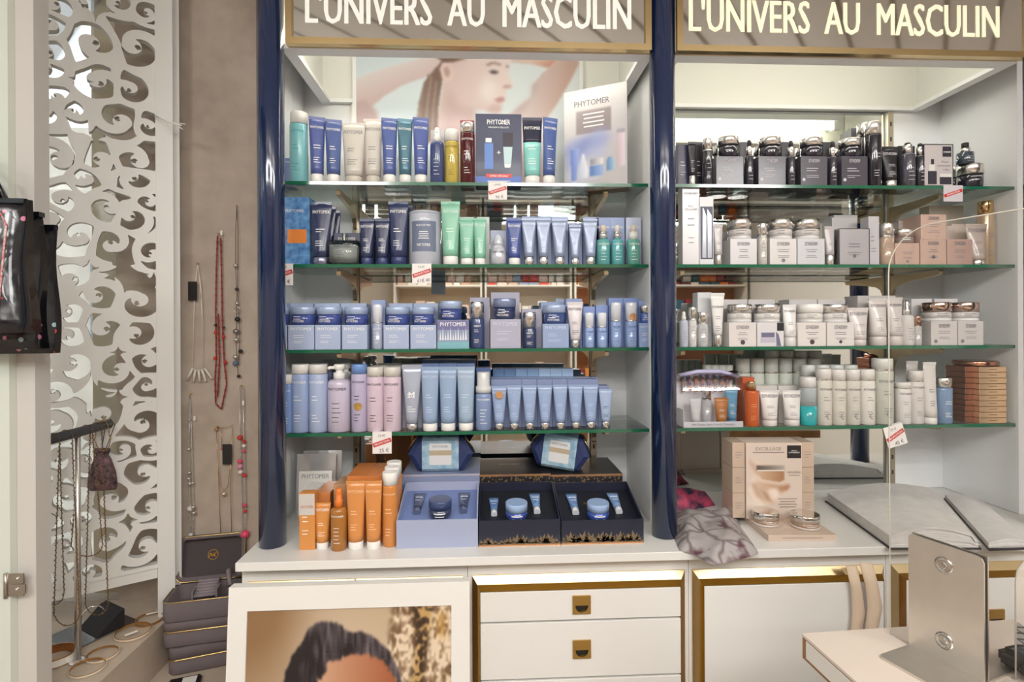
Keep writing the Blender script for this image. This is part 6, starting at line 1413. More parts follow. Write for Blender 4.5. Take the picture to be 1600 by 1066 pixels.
r = root('lattice_screen', 'white fret cut screen of scrolls and diamonds in front of the shop window', 'screen', (PR.x, PR.y, LZ))
r.location = (0, 0, 0)
link('scroll_panel', me, LAT, r)
def bar(u0, u1, zz0, zz1, t0, t1):
    m = MB(); vs = []
    for zz in (zz0, zz1):
        for u, t in ((u0, t0), (u1, t0), (u1, t1), (u0, t1)): p = PR + ux * u + nrm * t; vs.append((p.x, p.y, zz))
    m.add(vs, [(3, 2, 1, 0), (4, 5, 6, 7), (0, 1, 5, 4), (1, 2, 6, 5), (2, 3, 7, 6), (3, 0, 4, 7)]); return m
link('stile', bar(-.032, .011, LZ + .0005, 2.6, -.012, .03), LAT, r)
link('bottom_rail', bar(.0115, LW, z0l - .03, z0l + .011, -.006, .022), LAT, r)
link('stile_edge', bar(-.050, -.0325, LZ + .0005, 2.6, -.03, .012), M('#CFCDC9', .45), r)
# window-side post with its hinge
Ypo = -.50; xa, xb, xc = P(-40, 600, Ypo).x, P(33, 600, Ypo).x, P(62, 600, Ypo).x
r = root('window_post', 'white painted window post with a steel hinge', 'post', ((xa + xc) / 2, Ypo, LZ)); ox = (xa + xc) / 2
link('post_face', MB().box(xa - ox, xb - ox, -.03, .03, .0005, 2.1), M('#D7DCD2', .4), r)
link('post_edge', MB().box(xb - ox + .0005, xc - ox, -.012, .03, .0005, 2.1), M('#CFCBC6', .4), r)
h = PZ; zh = P(50, 905, Ypo - .02).z - LZ
hg = MB(); hg.box(xb - ox - .004, xb - ox + .03, -.0335, -.0305, zh - .03, zh + .018); hg.box(xb - ox + .002, xb - ox + .036, -.037, -.034, zh - .024, zh - .004); hg.path([(xb - ox - .006, -.034, zh - .034), (xb - ox - .006, -.034, zh + .02)], .004, 8)
hh_ = link('hinge', hg, M('#B5ABA0', .3, .9), r)
sc_ = MB(); sc_.ball((xb - ox + .02, -.0375, zh - .013), .0035, 8, 1); sc_.ball((xb - ox + .018, -.034, zh + .008), .0035, 8, 1); link('screw', sc_, SILVER, hh_)
# white cord tied to the screen stile
p = P(243, 181, -.11); q = P(283, 196, -.13); c = MB(); c.path([p, p.lerp(q, .5) + Vector((0, 0, -.004)), q], .0022, 8); c.path([p.lerp(q, .75), q + Vector((.004, 0, -.012))], .0015, 6); c.path([p.lerp(q, .7), q + Vector((.012, 0, .004))], .0013, 6)
tag(link('white_cord', c, M('#E2DED8', .6)), 'short white cord tied around the edge of the fret cut screen', 'cord')

# shiny black tote bags hanging at the post
def dots(base, seed):
    m = bpy.data.materials.new('dotted_vinyl'); m.use_nodes = True; nt = m.node_tree; bs = nt.nodes['Principled BSDF']; bs.inputs['Roughness'].default_value = .22; bs.inputs['Coat Weight'].default_value = .5
    tc = nt.nodes.new('ShaderNodeTexCoord'); v = nt.nodes.new('ShaderNodeTexVoronoi'); v.inputs['Scale'].default_value = 34; v.inputs['Randomness'].default_value = 1
    ma = nt.nodes.new('ShaderNodeMapping'); ma.inputs['Location'].default_value = (seed, seed * .7, 0)
    nt.links.new(tc.outputs['Object'], ma.inputs[0]); nt.links.new(ma.outputs[0], v.inputs['Vector'])
    ct = nt.nodes.new('ShaderNodeMath'); ct.operation = 'LESS_THAN'; ct.inputs[1].default_value = .17; nt.links.new(v.outputs['Distance'], ct.inputs[0])
    ra = nt.nodes.new('ShaderNodeValToRGB'); ra.color_ramp.interpolation = 'CONSTANT'
    ra.color_ramp.elements[0].color = lin('#D8434E'); ra.color_ramp.elements[1].position = .7; ra.color_ramp.elements[1].color = lin('#9FC2CC'); e = ra.color_ramp.elements.new(.45); e.color = lin('#D98AA8'); e = ra.color_ramp.elements.new(.85); e.color = lin(base)
    nt.links.new(v.outputs['Color'], ra.inputs[0])
    mx = nt.nodes.new('ShaderNodeMixRGB'); mx.inputs[1].default_value = lin(base); nt.links.new(ct.outputs[0], mx.inputs[0]); nt.links.new(ra.outputs[0], mx.inputs[2]); nt.links.new(mx.outputs[0], bs.inputs['Base Color'])
    bp = nt.nodes.new('ShaderNodeBump'); n = nt.nodes.new('ShaderNodeTexNoise'); n.inputs['Scale'].default_value = 12; bp.inputs['Strength'].default_value = .5; bp.inputs['Distance'].default_value = .02
    nt.links.new(tc.outputs['Object'], n.inputs[0]); nt.links.new(n.outputs[0], bp.inputs['Height']); nt.links.new(bp.outputs[0], bs.inputs['Normal']); return m
def tote(label, x0, x1, yt, yb, Y, d, seed, ang, extra=False):
    a, b_ = P(x0, 430, Y).x, P(x1, 430, Y).x; zt, zb = P(x1, yt, Y).z, P(x1, yb, Y).z; w = b_ - a; h = zt - zb
    r = root('tote_bag', label, 'bag', (b_, Y, zb), None, ang)
    n = 10; rings = []
    for k in range(n + 1):
        f = k / n; dd = d * (1 - .75 * f) ; s = 1.0 if f < .93 else 1.02
        wob = .004 * math.sin(7 * f + seed)
        rings.append([(-w * s, -dd / 2, h * f), (-w * .5, -dd / 2 - .006 * math.sin(PI * f), h * f), (wob, -dd / 2, h * f), (-.004 + wob, 0, h * f), (wob, dd / 2, h * f), (-w * .5, dd / 2 + .006 * math.sin(PI * f), h * f), (-w * s, dd / 2, h * f)])
    link('bag_body', MB().loft(rings, smooth=True), dots('#0D0F18', seed), r)
    hem = MB(); hem.box(-w, .0, -d * .125 - .003, d * .125 + .003, h * .965, h * 1.0); link('hem', hem, M('#101018', .15, 0, 1.0), r)
    hd = MB(); hd.path([(-w * .35, 0, h), (-w * .55, 0, h * 1.3), (-w * .9, 0, h * 1.5), (-w * 1.3, 0, h * 1.52)], .006, 8); link('handle', hd, M('#101018', .2, 0, .8), r)
    if extra:
        front = lambda x, z: -(d * (1 - .75 * z / h)) / 2 - .0075
        tr = MB(); tr.path([(-w * .95, front(0, h * .13), h * .13), (-w * .3, front(0, h * .13), h * .13), (-w * .2, front(0, h * .2), h * .2), (-w * .17, front(0, h * .8), h * .8), (-w * .25, front(0, h * .88), h * .88), (-w * .95, front(0, h * .9), h * .9)], .002, 6)
        link('striped_piping', tr, M('#D6CCC8', .4, noise=1, nscale=160, h2='#C8404C'), r)
        pk = MB(); pk.box(-w * .95, -w * .5, front(0, h * .45) - .004, front(0, h * .45) - .001, h * .36, h * .52); link('red_label', pk, M('#D64A50', .4), r)
        pk = MB(); pk.box(-w * .95, -w * .62, front(0, h * .7) - .003, front(0, h * .7) - .001, h * .58, h * .88); link('cream_tag', pk, M('#D8D8BC', .5), r)
    return r
tote('front black vinyl tote bag with striped piping and red label hanging at the window post', -75, 44, 312, 520, -.64, .06, 1.0, .06, True)
tote('middle black vinyl tote bag with coloured dots hanging behind the piped bag', -75, 66, 332, 545, -.585, .04, 3.3, .03)
tote('rear black vinyl tote bag with dots reaching furthest over the white screen', -75, 88, 352, 552, -.552, .022, 6.1, 0)

# necklace stand on the ledge
pb = PZ(122, 1034, LZ); Xs = pb.x; zb = P(120, 676, pb.y).z
r = root('necklace_stand', 'steel T bar stand with dark bar holding long bead necklaces on the window ledge', 'stand', (Xs, pb.y, LZ))
m = MB(); m.lathe([(.02, 0.0004), (.02, .004), (.012, .006)], 28); link('base', m, SILVER, r)
m = MB(); m.lathe([(.0075, .006), (.0075, zb - LZ)], 16); link('pole', m, SILVER, r)
ya, yb_ = PX(60, 690, Xs).y - pb.y - .06, PX(171, 662, Xs).y - pb.y; m = MB(); m.path([(0, ya, zb - LZ), (0, yb_ - .003, zb - LZ), (0, yb_, zb - LZ)], [.0125, .0125, .0105], 14); link('bar', m, M('#3A3B40', .4), r)
# necklaces on the bar: bead strings
def string(pts, mat1, bead_r, step, name, label, matb=None, group=None, cord=.0011, big=None, cat='necklace'):
    P0_ = Vector(pts[0]); r = root(name, label, cat, P0_, group)
    rel = [Vector(p) - P0_ for p in pts]
    c = MB(); c.path(rel, cord, 5); link('cord', c, mat1, r)
    b = MB(); acc = 0; k = 0
    for i in range(len(rel) - 1):
        a, e = rel[i], rel[i + 1]; L = (e - a).length; t = 0
        while acc + step <= L + 1e-9 if False else t + step <= L:
            t += step; k += 1; q = a + (e - a) * (t / L); b.ball(q + Vector((.0012 * (-1) ** k, 0, 0)), bead_r * (1.5 if k % 7 == 0 else 1), 5)
    if b.f: link('bead_string', b, matb or mat1, r)
    if big:
        for z, sz, mt, dx in big: m = MB(); m.ball(Vector((dx, -.004, z)), sz, 10, .9); link('charm', m, mt, r)
    return r
BR = M('#5B4336', .45, .2); BRB = M('#8A6A40', .35, .6)
def hang(xpx, ybot, wpx, Yd_, label, mat=BR, matb=BRB, step=.0062):
    yb2 = pb.y + Yd_; top = Vector((Xs - .0125, yb2, zb + .013)); tr = Vector((Xs + .0135, yb2 - .004, zb + .005))
    zb_ = P(xpx, ybot, yb2).z; pts = [Vector((Xs - .0128, yb2 - .004, zb - .002)), Vector((Xs - .008, yb2, zb + .0125)), Vector((Xs + .008, yb2, zb + .0125)), Vector((Xs + .0135, yb2, zb - .002))]
    w = wpx; left = [Vector((Xs - .0135 - w * .5 * f, yb2 - .004, zb - .002 - (zb - .002 - zb_ - .03) * f)) for f in (.25, .5, .75, 1)]
    right = [Vector((Xs + .0135 + w * .5 * f, yb2, zb - .002 - (zb - .002 - zb_ - .03) * f)) for f in (.25, .5, .75, 1)]
    bx_ = left[-1].x; ex_ = right[-1].x; arc = [Vector(((bx_ + ex_) / 2 - (ex_ - bx_) / 2 * math.cos(PI * k / 8), yb2, left[-1].z - .03 * math.sin(PI * k / 8))) for k in range(1, 8)]
    return string(left[::-1] + pts + right + arc[::-1] + [left[-1]], mat, .0019, step, 'bead_necklace', label, matb)
hang(70, 1030, .012, -.115, 'long brown bead necklace hanging closest to the window post')
hang(85, 945, .018, -.075, 'brown bead necklace with green beads hanging from the dark bar', M('#5B4336', .45), M('#6E6A44', .4, .4))
hang(104, 978, .032, -.035, 'longest brown bead necklace with a loop reaching the ledge', BR)
hang(122, 870, .05, .035, 'short brown bead necklace hanging behind the steel pole')
hang(140, 962, .03, .07, 'brown bead necklace hanging next to the small patterned pouch')
hang(150, 705, .012, .095, 'short amber bracelet looped at the end of the dark bar', M('#8A6A3C', .4), M('#B08A48', .3, .5))
# small patterned pouch
yp = pb.y + .125; pc = P(160, 730, yp); hpz = P(160, 700, yp).z - P(160, 764, yp).z; wp = P(181, 750, yp).x - P(138, 750, yp).x
r = root('drawstring_pouch', 'small dark patterned drawstring pouch hanging from the end of the dark bar', 'pouch', (pc.x, yp, P(160, 765, yp).z))
rg = []
for f, s, d in ((0, 1.0, .35), (.08, 1.04, .6), (.4, .92, .7), (.75, .62, .5), (.84, .45, .4), (.92, .55, .4), (1, .6, .35)):
    rg.append([(wp / 2 * s * math.cos(2 * PI * j / 18), wp / 2 * d * s * math.sin(2 * PI * j / 18), hpz * f) for j in range(18)])
link('pouch_body', MB().loft(rg), M('#2A2024', .6, noise=1, nscale=70, h2='#7A5A5E'), r)
c = MB(); zz = zb + .013 - r.location.z; c.path([(-.004, 0, hpz * .85), (Xs - pc.x - .012, -.002, zz - .016), (Xs - pc.x, -.001, zz + .001), (Xs - pc.x + .012, 0, zz - .016), (.004, 0, hpz * .85)], .0011, 6); link('drawstring', c, M('#1E1A1C', .6), r)

# bracelets and displays on the ledge
def ringobj(px_, py_, rpx, label, mat, tilt, band=.006, mat2=None, th=.0016, name='bangle'):
    p = PZ(px_, py_, LZ); R = rpx / FPX * (p.y - CAM.y)
    r = root(name, label, 'bracelet', (p.x, p.y, LZ + .0005)); r.rotation_euler = (tilt, 0, .3); n = 40; lift = R * math.sin(abs(tilt)) ; r.location.z += lift
    rings = []
    for k in range(n):
        a = 2 * PI * k / n; c, s = math.cos(a), math.sin(a)
        rings.append([((R + o) * c, (R + o) * s * .86, z) for o, z in ((0, 0), (th, 0), (th, band), (0, band))])
    link('band', MB().loft(rings, close=True, smooth=False), mat, r)
    if mat2:
        rings = []
        for k in range(n): a = 2 * PI * k / n; rings.append([((R + o) * math.cos(a), (R + o) * math.sin(a) * .86, z) for o, z in ((th + .0002, band * .12), (th + .001, band * .12), (th + .001, band * .88), (th + .0002, band * .88))])
        link('inlay', MB().loft(rings, close=True, smooth=False), mat2, r)
    return r, p
GO = M('#C79A63', .2, 1.0); RG = M('#C08A5C', .22, 1.0)
ringobj(86, 1034, 26, 'wide white enamel and rose gold bangle beside the stand foot', RG, .05, .022, M('#E8E2D8', .25, 0, .5))
ringobj(137, 1048, 22, 'thin gold bangle with thread tag, front one of the pair', GO, .12, .005, M('#E4D6C0', .3))
ringobj(160, 1026, 20, 'thin gold bangle partly behind the front bangle', GO, .1, .005, M('#E4D6C0', .3))
ringobj(208, 992, 23, 'gold braided bangle with a white tag inside', GO, .12, .006, M('#E0CCB0', .35))
ringobj(233, 972, 18, 'gold bangle with a white paper tag on top near the ledge edge', GO, .12, .006)
for (x, y, s, a, l) in ((205, 990, .03, .8, 'folded white paper tag lying inside the braided bangle'), (239, 958, .034, .5, 'white paper tag lying on the gold bangle near the ledge edge'), (191, 972, .03, .2, 'white paper card lying beside the black bracelet cushion')):
    p = PZ(x, y, LZ + .012); tag(link('paper_tag', bevbox(s, .009, .0012, .0003, 1), M('#EDEAE4', .5), None, (p.x, p.y, LZ + .012 if 'cushion' not in l else LZ + .0006)), l, 'paper tag').rotation_euler = (0, 0, a)
# mirrored tray with black cushion
p = PZ(150, 985, LZ)
tr = tag(link('mirror_tray', bevbox(.14, .17, .004, .001, 1), M('#8E9298', .05, 1.0), None, (p.x - .01, p.y, LZ + .0004)), 'small mirror tray lying under the black bracelet cushion', 'tray'); tr.rotation_euler = (0, 0, -.5)
r = root('bracelet_cushion', 'black wedge shaped cushion with a silver bracelet on the window ledge', 'cushion', (p.x + .012, p.y + .005, LZ + .005), None, -.55)
m = MB(); m.add([(-.05, -.035, 0), (.05, -.035, 0), (.05, .035, 0), (-.05, .035, 0), (-.052, .02, .045), (.052, .02, .045), (.05, .035, .05), (-.05, .035, .05)], [(3, 2, 1, 0), (0, 1, 5, 4), (4, 5, 6, 7), (2, 3, 7, 6), (1, 2, 6, 5), (3, 0, 4, 7)]); link('cushion_body', m, M('#1E1D20', .6), r)
m = MB(); m.path([(-.02 + .012 * math.cos(t), -.012 + .026 * math.cos(t) , .026 + .034 * math.sin(t)) for t in [PI * k / 14 for k in range(15)]], .0022, 6); link('silver_bracelet', m, SILVER, r)
# stack of jewellery cases on the plinth
VEL = M('#6C6264', .85, bump=.1, nscale=200); VELD = M('#4C4446', .9)
pcs = PZ(312, 1040, LP)
def case(zb_, w, d, h, yaw, label, opened=False, dx=0, zipz=.45):
    r = root('jewellery_case', label, 'jewellery case', (pcs.x + dx - .008, pcs.y + .035, zb_), None, yaw)
    rp = rrect(w, d, .022)
    def ring(s, z, dr=0): return [(x * s, y * s, z) for x, y in rp]
    if not opened:
        link('case_body', MB().loft([ring(.97, 0), ring(1, .004), ring(1, h * zipz - .002)]), VEL, r)
        link('case_lid', MB().loft([ring(1, h * zipz + .002), ring(1, h - .006), ring(.96, h)]), VEL, r)
        link('gold_zip', MB().loft([ring(1.008, h * zipz - .002), ring(1.008, h * zipz + .002)]), BRASS, r)
    else:
        hb_ = h
        rin = [(x * .88, y * .84) for x, y in rp]
        m = MB(); m.loft([ring(.97, 0), ring(1, .004), ring(1, hb_), [(x, y, hb_) for x, y in rin], [(x, y, .012) for x, y in rin]]); link('case_body', m, VEL, r)
        m = MB(); m.path([(x, y, hb_ + .001) for x, y in rrect(w * 1.0, d * 1.0, .022)], .0016, 6, close=True); link('gold_zip', m, BRASS, r)
        rl = MB(); 
        for k in range(6): rl.path([(-w * .14 , -d * .06 + k * .0095, hb_ - .012 + k * .0045), (w * .16, -d * .06 + k * .0095, hb_ - .012 + k * .0045)], .005, 10)
        link('ring_roll', rl, M('#8E8488', .9), r)
        for q0, q1 in ((-.17, -.145), (.165, .19)): link('ring_roll_frame', MB().box(w * q0, w * q1, -d * .1, d * .22, .012, hb_ + .004), M('#857B80', .9), r)
        # lid, swung open
        lid = bpy.data.objects.new('case_lid', None)
        L = d * 1.0; m = MB(); H = .03; rp2 = rrect(w, L, .022); rin2 = rrect(w * .9, L * .86, .016)
        T = Matrix.Translation(Vector((0, d / 2, hb_ + .004))) @ Matrix.Rotation(math.radians(-12), 4, 'X') @ Matrix.Translation(Vector((0, 0, L / 2)))
        def tf(pts, y): return [tuple(T @ Vector((x, y, yy))) for x, yy in pts]
        m.loft([tf(rp2, H * .5), tf(rp2, -H * .5), tf(rin2, -H * .5), tf(rin2, H * .3)]); lo = link('case_lid', m, VEL, r)
        m = MB(); m.loft([tf(rin2, H * .28), tf(rin2, H * .29)]); link('lid_lining', m, VELD, lo)
        m = MB(); m.path([Vector(q) for q in tf(rp2, -H * .5)], .0015, 6, close=True); link('gold_zip', m, BRASS, lo)
        n = 24; em = MB(); rgs = []
        for k in range(n):
            a = 2 * PI * k / n; rgs.append([tuple(T @ Vector((q * math.cos(a) - .0, H * .27, q * math.sin(a) + .004))) for q in (.0135, .0150)])
        em.add([p_ for rg_ in rgs for p_ in rg_], [(2 * k, 2 * ((k + 1) % n), 2 * ((k + 1) % n) + 1, 2 * k + 1) for k in range(n)])
        for s_, off in (('N', -.0042), ('K', .0042)):
            vs, fs, asp = text_mesh(s_, .02, True); em.add([tuple(T @ Vector((a_ * .012 + off, H * .27, b__ * .012 + .004))) for a_, b__ in vs], fs)
        link('gold_emblem', em, M('#E0B440', .25, .9), lo)
        tg = MB(); tg.path([(w * .30, d * .36, hb_ + .03), (w * .33, d * .1, hb_ + .045), (w * .36, -d * .1, hb_ + .01)], .008, 8); link('fabric_tab', tg, M('#857B80', .9), r)
    return r
cw_ = .19; ch1 = .066
z1_ = LP + .0004
case(z1_, cw_ * .95, .125, .075, .32, 'bottom closed mauve velvet jewellery case of the stack', False, .012, .55)
case(z1_ + .0755, cw_ * .99, .13, .070, .20, 'middle closed mauve velvet jewellery case of the stack', False, .006, .62)
case(z1_ + .146, cw_, .13, .056, .20, 'open mauve velvet jewellery case with ring roll on top of the stack', True, .006)
# black accessory on the plinth
p = PZ(297, 1062, LP); b = tag(link('black_clutch', bevbox(.08, .05, .014, .004, 2), M('#1C1A1C', .4), None, (p.x, p.y - .03, LP + .0004)), 'small black case with white tag lying in front of the jewellery cases', 'case'); b.rotation_euler = (0, 0, .3)
link('white_tag', MB().box(-.005, .03, -.015, .015, .0145, .0155), M('#E4E2DE', .5), b)

# necklaces on the taupe wall
YN = .006
def wallneck(pa, label, mat, loops, cord=.0012, charms=(), bead=None, step=.006, pin=True):
    """loops: list of pixel polylines"""
    p0 = P(pa[0], pa[1], YN); r = root('wall_necklace', label, 'necklace', p0)
    if pin: m = MB(); m.path([(0, .006, .0), (0, -.006, .001)], .0018, 6); m.ball((0, -.006, .001), .0028, 8); link('pin', m, BRASS, r)
    c = MB(); bd = MB()
    for lp in loops:
        pts = [P(x, y, YN - .0045) - p0 for x, y in lp]; c.path(pts, cord, 6)
        if bead:
            for i in range(len(pts) - 1):
                L = (pts[i + 1] - pts[i]).length; k = 1
                while k * step < L: bd.ball(pts[i].lerp(pts[i + 1], k * step / L), bead * (1 + .4 * ((k * 7) % 3 == 0)), 6); k += 1
    link('chain', c, mat, r)
    if bd.f: link('bead_string', bd, mat, r)
    for x, y, s, mt, kind in charms:
        q = P(x, y, YN - .007) - p0; m = MB()
        if kind == 'b': m.ball(q, s, 12, .9)
        elif kind == 't': m.box(q.x - s * .45, q.x + s * .45, q.y - .001, q.y, q.z - s, q.z + s)
        elif kind[0] == 'r':
            a = kind[1]; L = s; cxy = Vector((math.sin(a), 0, -math.cos(a)))
            m.path([q, q + cxy * L], .0045, 4)
        elif kind == 'o': m.path([q + Vector((s * math.cos(2 * PI * k / 18), 0, s * math.sin(2 * PI * k / 18))) for k in range(18)], .0012, 5, close=True)
        link('charm' if kind != 't' else 'tag', m, mt, r)
    return r
WHB = M('#E2DAD0', .5); RED = M('#8E2A26', .4); DKM = M('#33302E', .4, .3); SLV = M('#C9C6C2', .25, .8); GLD = M('#C9A070', .25, .8); PNK = M('#D8486A', .3); RDB = M('#C8322E', .3)
wallneck((309, 412), 'cream cord necklace with white bar pendants and black tag on the wall', WHB, [[(309, 414), (304, 450), (301, 573)], [(309, 414), (314, 450), (317, 573)], [(311, 430), (315, 470), (319, 530)]], .0011,
         [(301 + 4.6 * k, 574 + (1.5 if k in (0, 4) else 3), .04, WHB, ('r', (k - 1.7) * .26)) for k in range(5)] + [(301, 455, .03, M('#1E1C1C', .4), 't')])
wallneck((342, 366), 'red bead necklace with dark red strands hanging on the wall', RED, [[(340, 368), (338, 420), (337, 486), (338, 560), (336, 590), (337, 630)], [(345, 372), (346, 420), (347, 490), (350, 560), (354, 600), (346, 640), (338, 632)], [(341, 490), (343, 560), (340, 620)]], .0022,
         [(346, 364, .007, M('#E4E2DE', .5), 't'), (337, 520, .006, RDB, 'b'), (349, 526, .006, RDB, 'b'), (336, 560, .006, RDB, 'b'), (352, 566, .006, RDB, 'b'), (337, 508, .005, DKM, 'b'), (350, 512, .004, DKM, 'b')], bead=.0028, step=.007)
wallneck((370, 322), 'grey charm necklace with blue bead and metal discs next to the navy column', M('#6E6256', .4, .4), [[(370, 324), (368, 360), (368, 415), (370, 460), (369, 540), (372, 585)], [(370, 324), (372, 360), (372, 415), (371, 450), (375, 520), (373, 570)]], .0011,
         [(368, 415, .007, SLV, 'b'), (370, 452, .006, DKM, 'b'), (370, 474, .006, SLV, 'b'), (370, 484, .009, SLV, 'o'), (371, 499, .0085, DKM, 'b'), (369, 518, .0095, M('#8E8A86', .3, .7), 'b'), (369, 531, .008, SLV, 'b'), (376, 549, .007, DKM, 'b'), (368, 558, .008, SLV, 'b'), (368, 568, .009, M('#5A6E88', .3), 'b'), (373, 588, .006, DKM, 'b')])
wallneck((298, 616), 'long silver chain necklace with pearl discs hanging below the white bar pendants', SLV, [[(297, 618), (295, 700), (297, 780), (298, 840)], [(297, 618), (300, 700), (302, 780), (303, 846)]], .0014,
         [(304, 654, .007, M('#E4E2DE', .5), 't'), (296, 656, .005, SLV, 'b'), (295, 702, .006, SLV, 'b'), (296, 739, .006, SLV, 'b'), (295, 748, .006, SLV, 'b'), (297, 756, .0075, SLV, 'b'), (301, 755, .006, SLV, 'b'), (297, 795, .0095, M('#D9D6D0', .3), 'b'), (302, 793, .007, SLV, 'b'), (303, 802, .007, SLV, 'b'), (298, 836, .006, M('#E2E0DC', .3), 'b')], bead=.0018, step=.0055)
wallneck((340, 667), 'fine gold double necklace with a round coin pendant on the wall', GLD, [[(338, 668), (348, 669), (364, 664)], [(338, 670), (340, 720), (344, 760), (350, 767), (356, 760), (361, 720), (363, 668)], [(338, 680), (342, 760), (345, 838)], [(361, 700), (360, 760), (362, 836)], [(346, 672), (346, 700)]], .001,
         [(350, 772, .0075, M('#D6C4A8', .3, .6), 'b'), (338, 671, .006, GLD, 'b'), (355, 710, .032, M('#2A2624', .4), 't'), (346, 702, .003, RDB, 'b')])
wallneck((377, 603), 'long silver chain necklace with red and pink beads next to the navy column', SLV, [[(375, 605), (375, 690), (377, 760), (378, 810), (381, 850)], [(380, 605), (381, 690), (383, 760), (384, 810), (382, 858)]], .0014,
         [(380, 630, .007, M('#E4E2DE', .5), 't'), (375, 684, .0085, RDB, 'b'), (381, 690, .006, RDB, 'b'), (381, 697, .006, M('#E4DED8', .3), 'b'), (381, 705, .006, PNK, 'b'), (375, 721, .008, PNK, 'b'), (375, 729, .0085, M('#D98AA8', .3), 'b'), (376, 738, .008, M('#E0CCC8', .3), 'b'), (382, 743, .007, RDB, 'b'), (382, 790, .007, PNK, 'b'), (383, 799, .006, RDB, 'b'), (383, 835, .0135, M('#E0486C', .3), 'b')], bead=.0018, step=.0055)

# ================================================================== framed photo leaning on the cabinet
tl, tr_ = P(362, 914, YK - .055), P(734, 908, YK - .055)
Wf = tr_.x - tl.x; zt = (tl.z + tr_.z) / 2; lean = .085; Hf = zt / math.cos(lean)
r = root('framed_photo', 'large white framed photo of a dark haired child leaning against the drawers', 'picture', ((tl.x + tr_.x) / 2, YK - .055 - Hf * math.sin(lean) , 0.0015)); r.rotation_euler = (-lean, 0, 0)
bw = Wf * .077; m = MB()
for a, b_, c, d in ((-Wf / 2, Wf / 2, 0, bw), (-Wf / 2, Wf / 2, Hf - bw * 1.25, Hf), (-Wf / 2, -Wf / 2 + bw, bw, Hf - bw * 1.25), (Wf / 2 - bw, Wf / 2, bw, Hf - bw * 1.25)): m.box(a, b_, -.014, .012, c, d)
link('white_frame', m, M('#E8E6E1', .35), r)
zi0, zi1 = bw, Hf - bw * 1.25; xi = Wf / 2 - bw
link('printed_background', MB().box(-xi, xi, -.009, -.004, zi0, zi1), M('#A9753F', .4, noise=1, nscale=5, h2='#D2B08A'), r)
NX, NY = 260, 330
pA = P(391, 948, YK - .06); pB = P(703, 948, YK - .06); pxm = (703 - 391) / (2 * xi)
GX, GY = np.meshgrid(np.linspace(391, 703, NX), np.linspace(948 + (zi1 - zi0) * pxm * 1.0, 948, NY))
n1, n2, n3 = vnoise(GX.shape, 60, 3), vnoise(GX.shape, 6, 4), vnoise(GX.shape, 3, 5)
nh = np.repeat(vnoise((GX.shape[0] // 4 + 1, GX.shape[1]), 2, 8), 4, axis=0)[:GX.shape[0]]
nb = vnoise(GX.shape, 14, 6)
t = np.clip((n1 - .25) * 2.0, 0, 1)[..., None]; img = rgb('#8E6C4A') * (1 - t) + rgb('#C6B29A') * t
tx = np.clip((GX - 480) / 120, 0, 1)[..., None] * .6; img = img * (1 - tx) + rgb('#CDB699') * tx
def lay2(poly, colimg, soft):
    global img
    m = blur(fill(poly, GX, GY), soft)[..., None]; img = img * (1 - m) + colimg * m
t = np.clip((n2 - .5) * 1.6 + (n3 - .5) * 1.6 + (nb - .5) * 1.2 + .5, 0, 1)[..., None]; bark = rgb('#7A5E42') * (1 - t) + rgb('#E4CFB4') * t
t = np.clip((n3 - .5) * 2.2 + (n2 - .5) * 1.2 + .35, 0, 1)[..., None]; bark2 = rgb('#3E2C1E') * (1 - t) + rgb('#BF9A62') * t
lay2([(612, 940), (720, 940), (720, 1700), (655, 1700), (632, 1150), (604, 1010)], bark, 3)
lay2([(640, 940), (676, 940), (668, 1000), (658, 1066), (664, 1300), (640, 1300), (638, 1066), (648, 1000)], bark2, 3)
lay2([(680, 960), (694, 958), (692, 1000), (682, 996)], np.ones(img.shape) * rgb('#C4913F') * .6 + bark * .4, 3)
t = np.clip((GX - 505) / 110, 0, 1)[..., None]; sk = rgb('#CDA082') * (1 - t) + rgb('#A65E3C') * t
lay2([(487, 1066), (503, 1040), (516, 1020), (545, 1010), (575, 1010), (600, 1022), (616, 1045), (626, 1080), (630, 1140), (620, 1260), (590, 1340), (540, 1350), (500, 1300), (484, 1180)], sk, 2)
t = np.clip((nh - .5) * 1.7 + (nb - .5) * 1.2 + .38, 0, 1)[..., None]; hair = rgb('#241D20') * (1 - t) + rgb('#6E6469') * t
rr = random.Random(2); hl_ = [(436, 1150), (443, 1066), (451, 1040), (461, 1015), (476, 992), (482, 978), (492, 971), (508, 968), (525, 970), (538, 979), (545, 984), (565, 985), (588, 996), (606, 1014), (618, 1036), (630, 1066), (634, 1090), (622, 1066), (612, 1046), (598, 1030), (575, 1018), (552, 1017), (530, 1024), (514, 1030), (508, 1046), (498, 1052), (500, 1066), (488, 1075), (478, 1150)]
hl2 = []
for i, (x, y) in enumerate(hl_):
    x2, y2 = hl_[(i + 1) % len(hl_)]
    for q in range(5): jt = 1.4 if i < 16 else 4.0; hl2.append((x + (x2 - x) * q / 5 + rr.uniform(-jt, jt), y + (y2 - y) * q / 5 + rr.uniform(-jt, jt)))
lay2(hl2, hair, 1)
print_grid(img, lambda u, v: (-xi + 2 * xi * u, -.0094, zi0 + (zi1 - zi0) * v), 'printed_photo', r)

